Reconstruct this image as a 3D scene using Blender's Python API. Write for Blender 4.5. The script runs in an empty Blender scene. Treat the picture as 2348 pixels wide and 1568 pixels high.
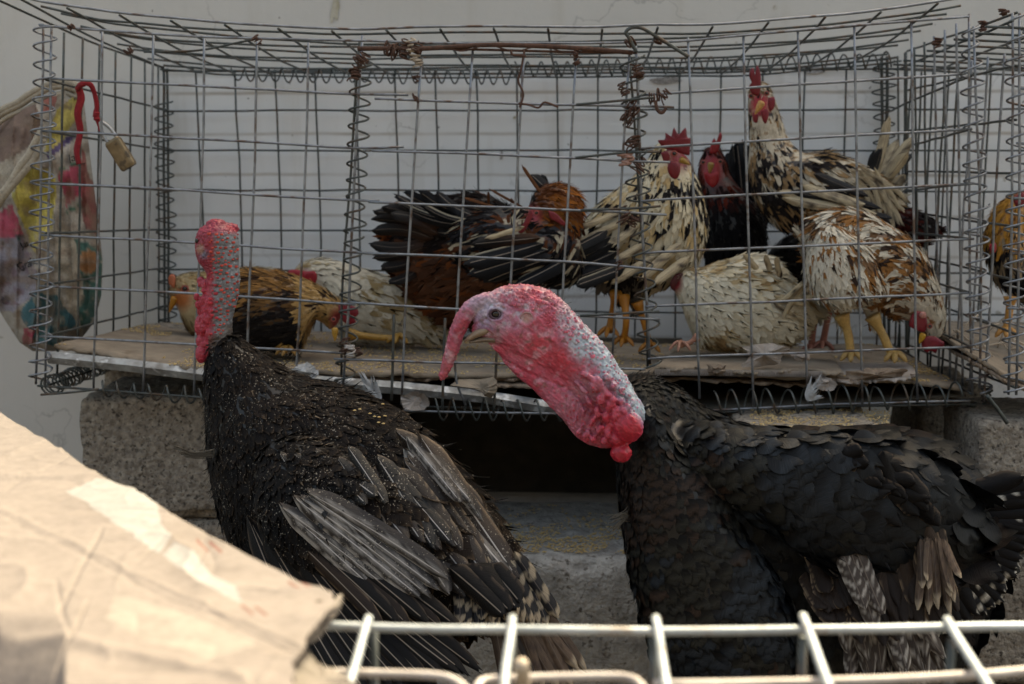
import bpy, math, random
import numpy as np
from mathutils import Vector, Matrix, noise

# ------------------------------------------------------------------ camera, sky, sun, exposure
SC = bpy.context.scene
COL = SC.collection
CAM_Z = 0.95
FPX = 3000.0                      # focal length in units of a 2348 px wide picture
cam_data = bpy.data.cameras.new('camera')
cam = bpy.data.objects.new('camera', cam_data)
COL.objects.link(cam)
SC.camera = cam
cam.location = (0, 0, CAM_Z)
cam.rotation_euler = (math.radians(90 - 8.35), 0, math.radians(2.98))
cam_data.sensor_width = 36.0
cam_data.lens = FPX / 2348 * 36.0
cam_data.clip_start = 0.02
cam_data.clip_end = 500
cam_data.dof.use_dof = True
cam_data.dof.focus_distance = 1.50
cam_data.dof.aperture_fstop = 8.0

SUN_EL, SUN_AZ = math.radians(50), math.radians(30)      # the sun stands behind the house wall
world = bpy.data.worlds.new('World')
SC.world = world
world.use_nodes = True
wn = world.node_tree.nodes
sky = wn.new('ShaderNodeTexSky')
sky.sky_type = 'NISHITA'
sky.sun_disc = False
sky.sun_elevation = SUN_EL
sky.sun_rotation = SUN_AZ
sky.air_density = 0.8
sky.dust_density = 5.0
sky.ozone_density = 0.5
wn['Background'].inputs['Strength'].default_value = 0.15
world.node_tree.links.new(sky.outputs[0], wn['Background'].inputs['Color'])
sd = bpy.data.lights.new('sun', 'SUN')
sd.energy = 2.0
sd.angle = math.radians(0.6)
sd.color = (1.0, 0.985, 0.965)
sun = bpy.data.objects.new('sun', sd)
COL.objects.link(sun)
sdir = Vector((math.sin(SUN_AZ) * math.cos(SUN_EL), math.cos(SUN_AZ) * math.cos(SUN_EL), math.sin(SUN_EL)))
sun.rotation_euler = sdir.to_track_quat('Z', 'Y').to_euler()
sun.location = (0, 0, 8)
vs = SC.view_settings
vs.view_transform = 'Standard'
vs.look = 'None'
vs.gamma = 1
vs.use_curve_mapping = False
vs.exposure = 1.95
try:
    vs.use_white_balance = True
    vs.white_balance_temperature = 8900
    vs.white_balance_tint = 2
except Exception:
    pass
SC.cycles.max_bounces = 6
SC.cycles.diffuse_bounces = 4

# ------------------------------------------------------------------ point helpers
_R = cam.rotation_euler.to_matrix()
RC = np.array(_R)
CO = np.array((0, 0, CAM_Z))

def P(u, v, Y):
    """point of the vertical plane at distance Y that is seen at u, v"""
    d = RC @ np.array(((u - 1174) / FPX, -(v - 784) / FPX, -1.0))
    return CO + d * (Y / d[1])

def G(u, v, z):
    """point of the level plane at height z that is seen at u, v"""
    d = RC @ np.array(((u - 1174) / FPX, -(v - 784) / FPX, -1.0))
    return CO + d * ((z - CAM_Z) / d[2])

def UV(p):
    q = (np.asarray(p) - CO) @ RC
    return np.stack([1174 + FPX * q[..., 0] / -q[..., 2], 784 - FPX * q[..., 1] / -q[..., 2]], -1)

def px(n, Y):
    return n * Y / FPX

def lin(r, g, b, k=1.0):
    def f(c):
        c /= 255.0
        return c / 12.92 if c <= 0.04045 else ((c + 0.055) / 1.055) ** 2.4
    return np.array((f(r), f(g), f(b))) * k

def nrm(a):
    return a / (np.linalg.norm(a, axis=-1, keepdims=True) + 1e-12)

def catmull(pts, k):
    pts = np.asarray(pts, float)
    if len(pts) < 3:
        t = np.linspace(0, 1, k + 1)[:, None]
        return pts[0] * (1 - t) + pts[1] * t
    Q = np.vstack([2 * pts[0] - pts[1], pts, 2 * pts[-1] - pts[-2]])
    out = []
    for i in range(1, len(Q) - 2):
        for j in range(k):
            t = j / k
            out.append(0.5 * (2 * Q[i] + (Q[i + 1] - Q[i - 1]) * t + (2 * Q[i - 1] - 5 * Q[i] + 4 * Q[i + 1] - Q[i + 2]) * t * t
                              + (3 * Q[i] - Q[i - 1] - 3 * Q[i + 1] + Q[i + 2]) * t ** 3))
    out.append(pts[-1])
    return np.array(out)

# vectorised value noise (for pigments and small relief)
def _hash(i, j, k, seed):
    n = (i * 374761393 + j * 668265263 + k * 2147483647 + seed * 1274126177) & 0xFFFFFFFF
    n = ((n ^ (n >> 13)) * 1274126177) & 0xFFFFFFFF
    n = (n ^ (n >> 16)) & 0xFFFFFFFF
    return n / 4294967295.0

def vnoise(p, scale, seed=0):
    q = np.asarray(p, float) * scale
    i = np.floor(q).astype(np.int64)
    f = q - i
    f = f * f * (3 - 2 * f)
    r = 0
    for a in (0, 1):
        for b in (0, 1):
            for c in (0, 1):
                w = (f[..., 0] if a else 1 - f[..., 0]) * (f[..., 1] if b else 1 - f[..., 1]) * (f[..., 2] if c else 1 - f[..., 2])
                r = r + w * _hash(i[..., 0] + a, i[..., 1] + b, i[..., 2] + c, seed)
    return r

def fbm(p, scale, seed=0, o=3):
    r, a, t = 0, 1.0, 0
    for k in range(o):
        r = r + a * vnoise(p, scale * 2 ** k, seed + k)
        t += a
        a *= 0.5
    return r / t

def worley(p, scale, seed=0):
    """F1, F2 and cell id of a cellular pattern"""
    q = np.asarray(p, float) * scale
    i = np.floor(q).astype(np.int64)
    F1 = np.full(q.shape[:-1], 9.0); F2 = F1.copy(); ID = np.zeros(q.shape[:-1])
    for a in (-1, 0, 1):
        for b in (-1, 0, 1):
            for c in (-1, 0, 1):
                ii = [i[..., 0] + a, i[..., 1] + b, i[..., 2] + c]
                h = [_hash(*ii, seed + s) for s in (11, 23, 37)]
                d = np.sqrt(sum((ii[s] + h[s] - q[..., s]) ** 2 for s in range(3)))
                near = d < F1
                F2 = np.where(near, F1, np.minimum(F2, d))
                ID = np.where(near, h[0], ID)
                F1 = np.where(near, d, F1)
    return F1, F2, ID

# ------------------------------------------------------------------ object helpers
WLOC = {}

def thing(name, label, cat, loc, group=None):
    o = bpy.data.objects.new(name, None)
    COL.objects.link(o)
    o.empty_display_size = 0.05
    o.location = Vector([float(c) for c in loc])
    o['label'] = label
    o['category'] = cat
    if group:
        o['group'] = group
    WLOC[o.name] = np.array([float(c) for c in loc])
    return o

def mesh_obj(name, V, F, mat, parent=None, smooth=True, cols=None, uvs=None, kind=None, label=None):
    V = np.asarray(V, float)
    base = WLOC[parent.name] if parent is not None else np.zeros(3)
    me = bpy.data.meshes.new(name)
    if isinstance(F, np.ndarray):
        n = F.shape[1]
        me.vertices.add(len(V)); me.vertices.foreach_set('co', (V - base).astype(np.float32).ravel())
        me.loops.add(F.size); me.loops.foreach_set('vertex_index', F.astype(np.int32).ravel())
        me.polygons.add(len(F))
        me.polygons.foreach_set('loop_start', np.arange(0, F.size, n, dtype=np.int32))
        me.polygons.foreach_set('loop_total', np.full(len(F), n, dtype=np.int32))
        me.update(calc_edges=True)
        me.validate()
    else:
        me.from_pydata([tuple(c) for c in (V - base)], [], [tuple(int(i) for i in f) for f in F])
        me.update()
    if smooth:
        me.polygons.foreach_set('use_smooth', np.ones(len(me.polygons), dtype=bool))
    if cols is not None:
        a = me.color_attributes.new('Col', 'FLOAT_COLOR', 'POINT')
        c4 = np.ones((len(V), 4), np.float32); c4[:, :3] = cols
        a.data.foreach_set('color', c4.ravel())
    if uvs is not None:
        ul = me.uv_layers.new(name='UVMap')
        li = np.zeros(len(me.loops), np.int32); me.loops.foreach_get('vertex_index', li)
        ul.data.foreach_set('uv', np.asarray(uvs, np.float32)[li].ravel())
    me.materials.append(mat)
    o = bpy.data.objects.new(name, me)
    COL.objects.link(o)
    if parent is not None:
        o.parent = parent
        WLOC[o.name] = base
    else:
        WLOC[o.name] = np.zeros(3)
    if kind:
        o['kind'] = kind
    if label:
        o['label'] = label
    return o

def tag(o, label, cat, group=None):
    o['label'] = label; o['category'] = cat
    if group:
        o['group'] = group
    return o

def join(parts):
    Vs, Fs, n = [], [], 0
    for V, F in parts:
        Vs.append(np.asarray(V)); Fs.append(np.asarray(F) + n); n += len(V)
    w = max(f.shape[1] for f in Fs)
    Fs = [f if f.shape[1] == w else np.hstack([f, f[:, -1:]]) for f in Fs]
    return np.vstack(Vs), np.vstack(Fs)

def tube(pts, r, n=7, cap=True):
    """closed tube of quads along pts; r number or per point"""
    pts = np.asarray(pts, float)
    m = len(pts)
    r = np.broadcast_to(np.asarray(r, float), (m,))
    T = nrm(np.gradient(pts, axis=0))
    up = np.array((0.13, 0.21, 0.97)) if abs(T[0][2]) < 0.8 else np.array((0.97, 0.2, 0.1))
    N = nrm(np.cross(T[0], up))
    ring = []
    ang = np.arange(n) * 2 * math.pi / n
    for i in range(m):
        N = nrm(N - T[i] * (N @ T[i]))
        B = np.cross(T[i], N)
        ring.append(pts[i] + r[i] * (np.cos(ang)[:, None] * N + np.sin(ang)[:, None] * B))
    V = np.vstack(ring)
    F = [(i * n + j, i * n + (j + 1) % n, (i + 1) * n + (j + 1) % n, (i + 1) * n + j) for i in range(m - 1) for j in range(n)]
    if cap:
        V = np.vstack([V, pts[0][None], pts[-1][None]])
        a, b = m * n, m * n + 1
        for j in range(0, n):
            F.append((a, (j + 1) % n, j, j)); F.append((b, (m - 1) * n + j, (m - 1) * n + (j + 1) % n, (m - 1) * n + (j + 1) % n))
    return V, np.array(F)

def fixq(F):
    """quads with a doubled corner become triangles"""
    return [tuple(dict.fromkeys(f)) for f in F.tolist()]

def wire(pts, r, mat, parent, name='wire', k=4, wob=0.0006, n=7):
    pts = np.asarray(pts, float)
    if len(pts) == 2:
        L = np.linalg.norm(pts[1] - pts[0]); c = max(3, int(L / 0.06))
        pts = np.array([pts[0] + (pts[1] - pts[0]) * t for t in np.linspace(0, 1, c)])
    pts = catmull(pts, k)
    if wob:
        sd_ = RNG.integers(1, 9999)
        for a in range(3):
            pts[:, a] += (vnoise(pts, 14, sd_ + a * 7) - 0.5) * wob * 4
    V, F = tube(pts, r, n)
    return mesh_obj(name, V, fixq(F), mat, parent)

def coil(A, B, rad, pitch, r, mat, parent, name='coil', squash=0.8, jit=0.15):
    A, B = np.asarray(A, float), np.asarray(B, float)
    L = np.linalg.norm(B - A); T = (B - A) / L
    n1 = nrm(np.cross(T, np.array((0, 1, 0.02)))); n2 = np.cross(T, n1)
    turns = L / pitch
    k = int(turns * 14)
    th = np.linspace(0, turns * 2 * math.pi, k)
    s = np.linspace(0, 1, k)
    off = (np.interp(s * turns, np.arange(int(turns) + 2), RNG.normal(0, jit * pitch * 0.5, int(turns) + 2)))
    rr = rad * (1 + np.interp(s * turns, np.arange(int(turns) + 2), RNG.normal(0, 0.09, int(turns) + 2)))
    pts = A + T * (s * L + off)[:, None] + n1 * (np.cos(th) * rr)[:, None] + n2 * (np.sin(th) * rr * squash)[:, None]
    V, F = tube(pts, r, 6)
    return mesh_obj(name, V, fixq(F), mat, parent)

def tangle(c, size, r, mat, parent, turns=7, name='wire_tie', ax=(0, 0, 1)):
    """a knot of thin binding wire"""
    k = turns * 10
    t = np.linspace(0, turns * 2 * math.pi, k)
    a = nrm(np.array(ax, float)); n1 = nrm(np.cross(a, (0.2, 1, 0.1))); n2 = np.cross(a, n1)
    q = RNG.normal(0, 1, (turns + 2, 3))
    s = np.linspace(0, turns, k)
    j = np.stack([np.interp(s, np.arange(turns + 2), q[:, i]) for i in range(3)], 1)
    pts = np.asarray(c) + size * (0.55 * np.cos(t)[:, None] * n1 + 0.45 * np.sin(t)[:, None] * n2 + a * (np.linspace(-1, 1, k) * 0.7)[:, None] + 0.28 * j)
    V, F = tube(pts, r, 5)
    return mesh_obj(name, V, fixq(F), mat, parent)

RNG = np.random.default_rng(7)
random.seed(7)

def box_np(x0, x1, y0, y1, z0, z1, n=10, rough=0.0, bev=0.006, seed=0, scale=25):
    """subdivided, worn block: welded grid on the six faces, edges rounded, surface chipped"""
    vid, V, F = {}, [], []
    L = np.array((x1 - x0, y1 - y0, z1 - z0)); o = np.array((x0, y0, z0))
    N = [max(2, int(round(n * l / max(L)))) for l in L]
    def vert(ix):
        if ix not in vid:
            vid[ix] = len(V); V.append([o[a] + L[a] * ix[a] / N[a] for a in range(3)])
        return vid[ix]
    for ax in range(3):
        b, c = (ax + 1) % 3, (ax + 2) % 3
        for side in (0, N[ax]):
            for i in range(N[b]):
                for j in range(N[c]):
                    q = []
                    for (di, dj) in ((0, 0), (1, 0), (1, 1), (0, 1)):
                        ix = [0, 0, 0]; ix[ax] = side; ix[b] = i + di; ix[c] = j + dj
                        q.append(vert(tuple(ix)))
                    F.append(q if side else q[::-1])
    V = np.array(V, float)
    lo, hi = o + bev, o + L - bev
    inner = np.clip(V, lo, hi)
    d = V - inner
    dn = np.linalg.norm(d, axis=1, keepdims=True)
    V = np.where(dn > 1e-9, inner + d / np.maximum(dn, 1e-9) * bev, V)
    nn = nrm(V - (o + L / 2))
    if rough:
        nrmv = nrm(d + 1e-9)
        V = V + nrmv * ((fbm(V, scale, seed, 4) - 0.5) * 2 * rough)[:, None]
        edge = np.sort(np.minimum(V - o, o + L - V), axis=1)[:, 1]
        chip = np.clip(1 - edge / 0.02, 0, 1) * np.clip(fbm(V, 18, seed + 5, 3) - 0.45, 0, 1) * 0.05
        V = V - nn * chip[:, None]
    return V, np.array(F)

# ------------------------------------------------------------------ rib lofts and remeshing
def loft(ribs, Y=None, n=24, k=4, pw=1.0):
    """ribs: (u1,v1,u2,v2,half depth in px,Y) -> closed body; returns V, F, spine points"""
    R = []
    for r in ribs:
        y = r[5] if len(r) > 5 else Y
        A, B = P(r[0], r[1], y), P(r[2], r[3], y)
        R.append(np.concatenate([(A + B) / 2, (A - B) / 2, [px(r[4], y)]]))
    R = catmull(np.array(R), k)
    c, a, d = R[:, :3], R[:, 3:6], R[:, 6]
    T = nrm(np.gradient(c, axis=0))
    rings = []
    ang = np.arange(n) * 2 * math.pi / n
    def ring(i, sc=1.0, off=0.0):
        dv = nrm(np.cross(a[i], T[i]) + np.array((0, 1e-6, 0)))
        if dv[1] < 0:
            dv = -dv
        dv = nrm(dv * 0.5 + np.array((0, 0.5, 0)))
        cs, sn = np.cos(ang), np.sin(ang)
        return c[i] + T[i] * off + (cs[:, None] * a[i] + sn[:, None] * dv * d[i]) * sc
    h0, h1 = np.linalg.norm(a[0]), np.linalg.norm(a[-1])
    rings += [ring(0, 0.45, -0.5 * min(h0, d[0])), ring(0, 0.8, -0.33 * min(h0, d[0]))]
    rings += [ring(i) for i in range(len(R))]
    rings += [ring(len(R) - 1, 0.8, 0.33 * min(h1, d[-1])), ring(len(R) - 1, 0.45, 0.5 * min(h1, d[-1]))]
    m = len(rings)
    V = np.vstack(rings)
    F = [(i * n + j, (i + 1) * n + j, (i + 1) * n + (j + 1) % n, i * n + (j + 1) % n) for i in range(m - 1) for j in range(n)]
    V = np.vstack([V, rings[0].mean(0)[None], rings[-1].mean(0)[None]])
    q0, q1 = m * n, m * n + 1
    for j in range(n):
        F.append((q0, j, (j + 1) % n, (j + 1) % n)); F.append((q1, (m - 1) * n + (j + 1) % n, (m - 1) * n + j, (m - 1) * n + j))
    return V, np.array(F), c

def ball(c, r, ax=None, seg=12):
    """ellipsoid; r = three radii; ax = optional 3x3 rows"""
    r = np.broadcast_to(np.asarray(r, float), (3,))
    V, F = [], []
    rows = seg // 2
    for i in range(1, rows):
        th = math.pi * i / rows
        for j in range(seg):
            ph = 2 * math.pi * j / seg
            V.append((math.sin(th) * math.cos(ph), math.sin(th) * math.sin(ph), math.cos(th)))
    V += [(0, 0, 1), (0, 0, -1)]
    a, b = (rows - 1) * seg, (rows - 1) * seg + 1
    for i in range(rows - 2):
        for j in range(seg):
            F.append((i * seg + j, (i + 1) * seg + j, (i + 1) * seg + (j + 1) % seg, i * seg + (j + 1) % seg))
    for j in range(seg):
        F.append((a, j, (j + 1) % seg, (j + 1) % seg)); F.append((b, (rows - 2) * seg + (j + 1) % seg, (rows - 2) * seg + j, (rows - 2) * seg + j))
    V = np.array(V) * r
    if ax is not None:
        V = V @ np.asarray(ax)
    return V + np.asarray(c), np.array(F)

def remesh(parts, voxel, smooth=4, fac=0.5):
    V, F = join(parts)
    me = bpy.data.meshes.new('tmp'); me.from_pydata([tuple(c) for c in V], [], fixq(F)); me.update()
    o = bpy.data.objects.new('tmp', me); COL.objects.link(o)
    m = o.modifiers.new('r', 'REMESH'); m.mode = 'VOXEL'; m.voxel_size = voxel
    if smooth:
        s = o.modifiers.new('s', 'SMOOTH'); s.iterations = smooth; s.factor = fac
    dg = bpy.context.evaluated_depsgraph_get()
    e = o.evaluated_get(dg).to_mesh()
    nV = len(e.vertices)
    co = np.zeros(nV * 3, np.float32); e.vertices.foreach_get('co', co)
    no = np.zeros(nV * 3, np.float32); e.vertices.foreach_get('normal', no)
    fv = np.zeros(len(e.loops), np.int32); e.loops.foreach_get('vertex_index', fv)
    ls = np.zeros(len(e.polygons), np.int32); e.polygons.foreach_get('loop_total', ls)
    assert (ls == 4).all()
    o.evaluated_get(dg).to_mesh_clear()
    bpy.data.objects.remove(o); bpy.data.meshes.remove(me)
    return co.reshape(-1, 3).astype(float), fv.reshape(-1, 4), no.reshape(-1, 3).astype(float)

def sample(V, F, n, spacing, rng):
    """spread points over a quad mesh; spacing = function(points)->min distance"""
    t = np.vstack([F[:, [0, 1, 2]], F[:, [0, 2, 3]]])
    A, B, C = V[t[:, 0]], V[t[:, 1]], V[t[:, 2]]
    N = np.cross(B - A, C - A); ar = np.linalg.norm(N, axis=1)
    idx = rng.choice(len(t), n, p=ar / ar.sum())
    r1, r2 = np.sqrt(rng.random(n)), rng.random(n)
    p = A[idx] * (1 - r1)[:, None] + B[idx] * (r1 * (1 - r2))[:, None] + C[idx] * (r1 * r2)[:, None]
    nn = nrm(N[idx])
    sp = spacing(p)
    cell = float(sp.max())
    grid, keep = {}, []
    keys = np.floor(p / cell).astype(int)
    for i in range(n):
        k = tuple(keys[i]); ok = True
        for a in (-1, 0, 1):
            for b in (-1, 0, 1):
                for c in (-1, 0, 1):
                    for j in grid.get((k[0] + a, k[1] + b, k[2] + c), ()):
                        d = p[i] - p[j]
                        if d[0] * d[0] + d[1] * d[1] + d[2] * d[2] < sp[i] * sp[i]:
                            ok = False; break
                    if not ok: break
                if not ok: break
            if not ok: break
        if ok:
            grid.setdefault(k, []).append(i); keep.append(i)
    keep = np.array(keep)
    return p[keep], nn[keep]

# ------------------------------------------------------------------ feathers
def ftemplate(kind, nx=5, ny=5, seed=0):
    rg = np.random.default_rng(seed)
    s = np.linspace(-1, 1, nx)
    t = np.linspace(0, 1, ny) ** (0.8 if kind != 'long' else 1.0)
    S, T = np.meshgrid(s, t)
    if kind == 'scale':
        w = 0.5 * np.minimum(1, (T / 0.35) ** 0.6) * np.sqrt(np.clip(1 - (np.clip(T - 0.55, 0, 1) / 0.52) ** 2, 0.02, 1))
        y = T - 0.10 * S ** 2 * T
    elif kind == 'fluff':
        w = 0.5 * np.minimum(1, (T / 0.3 + 0.05) ** 0.6) * (1 - 0.45 * T ** 2)
        y = T - 0.05 * S ** 2 * T
    elif kind == 'hackle':
        w = 0.5 * np.minimum(1, (T / 0.3 + 0.02) ** 0.6) * (1 - 0.92 * np.clip((T - 0.25) / 0.75, 0, 1) ** 1.4)
        y = T * 1.0
    else:  # long flight feather
        w = 0.5 * np.minimum(1, (T / 0.16 + 0.02) ** 0.7) * np.sqrt(np.clip(1 - (np.clip(T - 0.8, 0, 1) / 0.215) ** 2, 0.03, 1))
        y = T - 0.04 * S ** 2
    X = S * w
    last = slice((ny - 1) * nx, ny * nx)
    jit = {'scale': 0.07, 'fluff': 0.22, 'hackle': 0.0, 'long': 0.015}[kind]
    y = y.copy(); y[-1] += rg.normal(0, jit, nx); 
    if kind in ('fluff', 'scale') and ny > 3:
        X = X.copy(); X[-1] += rg.normal(0, 0.03, nx); X[-2] += rg.normal(0, 0.02, nx)
    F = [(i * nx + j, i * nx + j + 1, (i + 1) * nx + j + 1, (i + 1) * nx + j) for i in range(ny - 1) for j in range(nx - 1)]
    return X.ravel(), y.ravel(), S.ravel(), T.ravel(), np.array(F)

def place_feathers(p, n, flow, L, W, kind, rng, lift=0.16, camber=0.22, curl=0.06, sink=0.10, nx=5, ny=5, spread=0.12, droop=0.0, rollv=0.12):
    """returns V, F, uv(s,t), index of the feather of every vertex"""
    N = len(p)
    f = flow - n * np.sum(flow * n, 1, keepdims=True)
    f = nrm(f)
    side = nrm(np.cross(f, n))
    a = rng.normal(0, spread, N)[:, None]
    f = nrm(f * np.cos(a) + side * np.sin(a))
    side = np.cross(f, n)
    l = np.clip(lift + rng.normal(0, lift * 0.35 + 0.01, N), -0.1, 1.2)[:, None]
    d = f * np.cos(l) + n * np.sin(l)
    up = n * np.cos(l) - f * np.sin(l)
    roll = rng.normal(0, rollv, N)[:, None]
    sx = side * np.cos(roll) + up * np.sin(roll)
    up = up * np.cos(roll) - side * np.sin(roll)
    Vs, Fs, Us, Is = [], [], [], []
    base = 0
    var = [ftemplate(kind, nx, ny, s) for s in range(5)]
    which = rng.integers(0, 5, N)
    for w in range(5):
        ix = np.where(which == w)[0]
        if not len(ix):
            continue
        X, Yt, S, T, F = var[w]
        m = len(X)
        Lw, Ww = L[ix][:, None], W[ix][:, None]
        x = X[None] * Ww
        y = Yt[None] * Lw
        cur = (curl * rng.normal(1, 0.6, len(ix)))[:, None]
        z = -camber * Ww * (S[None] ** 2) * 0.5 * np.minimum(1, T[None] * 2) + cur * Lw * (T[None] ** 2) - sink * Lw * (1 - T[None]) - droop * Lw * T[None] ** 2
        v = p[ix][:, None] + sx[ix][:, None] * x[..., None] + d[ix][:, None] * y[..., None] + up[ix][:, None] * z[..., None]
        Vs.append(v.reshape(-1, 3))
        Fs.append((F[None] + (np.arange(len(ix)) * m)[:, None, None] + base).reshape(-1, 4))
        Us.append(np.tile(np.stack([S, T], 1), (len(ix), 1)))
        Is.append(np.repeat(ix, m))
        base += len(ix) * m
    return np.vstack(Vs), np.vstack(Fs), np.vstack(Us), np.concatenate(Is)

def spine_flow(p, spine, power=4):
    """direction along the nearest stretch of the spine, first rib to last"""
    T = nrm(np.gradient(spine, axis=0))
    d = np.linalg.norm(p[:, None] - spine[None], axis=2) + 1e-4
    w = 1 / d ** power
    w /= w.sum(1, keepdims=True)
    par = (w * np.linspace(0, 1, len(spine))[None]).sum(1)
    return nrm(w @ T), par

def field(uv, ctrl, power=3):
    """ctrl rows: u, v, values... -> inverse distance mix"""
    c = np.asarray(ctrl, float)
    d = np.linalg.norm(uv[:, None] - c[None, :, :2], axis=2) + 4
    w = 1 / d ** power; w /= w.sum(1, keepdims=True)
    return w @ c[:, 2:]

def mix(a, b, t):
    t = np.clip(np.asarray(t), 0, 1)
    if t.ndim and (np.asarray(a).ndim == 1 or np.asarray(a).ndim == t.ndim + 1):
        t = t[..., None]
    return a * (1 - t) + b * t

def sstep(a, b, x):
    t = np.clip((x - a) / (b - a), 0, 1)
    return t * t * (3 - 2 * t)

def URN(p, seed, sc=60, r=None, k=0.5):
    x = np.clip((fbm(p, sc, seed, 2) - 0.5) * 2.4 + 0.5, 0, 1)
    if r is not None:
        x = np.clip(x + (r.random(len(p)) - 0.5) * k, 0, 1)
    return x

# ------------------------------------------------------------------ materials
def new_mat(name):
    m = bpy.data.materials.new(name); m.use_nodes = True
    nt = m.node_tree
    return m, nt, nt.nodes, nt.links, nt.nodes['Principled BSDF']

def math_node(N, Lk, op, a, b=None):
    q = N.new('ShaderNodeMath'); q.operation = op
    for i, x in enumerate((a, b)):
        if x is None: continue
        if isinstance(x, (int, float)): q.inputs[i].default_value = x
        else: Lk.new(x, q.inputs[i])
    return q.outputs[0]

def noise_node(N, Lk, scale, detail=4, vec=None, rough=0.55, coord='Object'):
    t = N.new('ShaderNodeTexNoise'); t.inputs['Scale'].default_value = scale
    t.inputs['Detail'].default_value = detail; t.inputs['Roughness'].default_value = rough
    if vec is None:
        tc = N.new('ShaderNodeNewGeometry'); vec = tc.outputs['Position']
    Lk.new(vec, t.inputs['Vector'])
    return t.outputs['Fac']

def ramp(N, Lk, fac, stops):
    r = N.new('ShaderNodeValToRGB'); Lk.new(fac, r.inputs[0])
    e = r.color_ramp.elements
    while len(e) < len(stops): e.new(0.5)
    for i, (p_, c) in enumerate(stops):
        e[i].position = p_; e[i].color = (*[float(x) for x in c], 1)
    return r.outputs[0]

def mixc(N, Lk, fac, a, b, blend='MIX'):
    q = N.new('ShaderNodeMix'); q.data_type = 'RGBA'; q.blend_type = blend
    for sock, x in ((q.inputs[0], fac), (q.inputs[6], a), (q.inputs[7], b)):
        if isinstance(x, (int, float)): sock.default_value = x
        elif isinstance(x, (tuple, np.ndarray)): sock.default_value = (*[float(c) for c in x], 1)
        else: Lk.new(x, sock)
    return q.outputs[2]

def bump(N, Lk, bs, h, strength, dist):
    b = N.new('ShaderNodeBump'); b.inputs['Strength'].default_value = strength; b.inputs['Distance'].default_value = dist
    Lk.new(h, b.inputs['Height']); Lk.new(b.outputs[0], bs.inputs['Normal'])

def rough_mat(name, c1, c2, scale, rough=0.8, bstr=0.4, bdist=0.003, bscale=None, metallic=0.0, c3=None, s3=None, t3=0.62):
    m, nt, N, Lk, bs = new_mat(name)
    f = noise_node(N, Lk, scale, 5)
    c = ramp(N, Lk, f, [(0.3, c1), (0.7, c2)])
    if c3 is not None:
        g = noise_node(N, Lk, s3, 4)
        g = math_node(N, Lk, 'MULTIPLY', math_node(N, Lk, 'SUBTRACT', g, t3), 9)
        q = N.new('ShaderNodeClamp'); Lk.new(g, q.inputs[0])
        c = mixc(N, Lk, q.outputs[0], c, c3)
    Lk.new(c, bs.inputs['Base Color'])
    bs.inputs['Roughness'].default_value = rough; bs.inputs['Metallic'].default_value = metallic
    bump(N, Lk, bs, noise_node(N, Lk, bscale or scale * 4, 6), bstr, bdist)
    return m

M = {}
M['wire'] = rough_mat('galvanised_wire', (0.15, 0.16, 0.175), (0.29, 0.305, 0.33), 60, 0.42, 0.3, 0.0006, 400, 0.75, c3=(0.12, 0.085, 0.07), s3=45, t3=0.54)
M['wire_dull'] = rough_mat('dull_wire', (0.05, 0.056, 0.052), (0.10, 0.108, 0.103), 60, 0.5, 0.3, 0.0006, 400, 0.6, c3=(0.10, 0.07, 0.05), s3=40, t3=0.52)
M['rust'] = rough_mat('rusty_wire', (0.05, 0.025, 0.018), (0.12, 0.055, 0.035), 150, 0.85, 0.6, 0.001, 500, 0.1)
M['wire_near'] = rough_mat('white_galvanised_wire', (0.30, 0.335, 0.35), (0.46, 0.49, 0.50), 60, 0.5, 0.5, 0.0008, 160, 0.35, c3=(0.26, 0.20, 0.15), s3=38, t3=0.57)
M['rim'] = rough_mat('worn_white_metal', (0.16, 0.15, 0.14), (0.42, 0.44, 0.45), 45, 0.5, 0.5, 0.001, 150, 0.3, c3=(0.66, 0.68, 0.70), s3=50, t3=0.56)
M['concrete'] = rough_mat('concrete_block', (0.15, 0.12, 0.095), (0.40, 0.345, 0.28), 95, 0.95, 1.0, 0.009, 130, c3=(0.06, 0.048, 0.038), s3=170, t3=0.555)
M['slab'] = rough_mat('grey_cement', (0.27, 0.25, 0.225), (0.56, 0.53, 0.485), 45, 0.95, 1.0, 0.007, 120, c3=(0.14, 0.12, 0.10), s3=90, t3=0.57)
M['bounce_pave'] = rough_mat('bounce_paving', (0.08, 0.075, 0.07), (0.12, 0.11, 0.10), 8, 0.9, 0.4, 0.003, 60)
M['soil'] = rough_mat('packed_soil', (0.055, 0.045, 0.035), (0.11, 0.095, 0.075), 20, 0.98, 1.0, 0.01, 90, c3=(0.03, 0.028, 0.02), s3=60, t3=0.6)
M['card'] = rough_mat('dirty_cardboard', (0.19, 0.145, 0.105), (0.29, 0.23, 0.17), 30, 0.95, 0.6, 0.001, 260, c3=(0.18, 0.13, 0.09), s3=22, t3=0.58)
M['card_edge'] = rough_mat('torn_cardboard_edge', (0.17, 0.12, 0.085), (0.30, 0.225, 0.165), 80, 0.95, 1.0, 0.002, 400, c3=(0.09, 0.06, 0.045), s3=90, t3=0.56)
M['paper'] = rough_mat('torn_pale_paper', (0.28, 0.235, 0.20), (0.40, 0.34, 0.30), 60, 0.95, 0.8, 0.002, 200)
M['dark'] = rough_mat('shade_sheet', (0.06, 0.05, 0.038), (0.10, 0.085, 0.065), 30, 0.9, 0.5, 0.002, 90)
M['brass'] = rough_mat('worn_brass', (0.16, 0.115, 0.065), (0.26, 0.19, 0.11), 90, 0.45, 0.3, 0.0006, 300, 0.6, c3=(0.10, 0.075, 0.05), s3=80, t3=0.55)
M['steel'] = rough_mat('dull_steel', (0.25, 0.25, 0.25), (0.4, 0.4, 0.4), 90, 0.35, 0.2, 0.0004, 300, 0.9)
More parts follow.
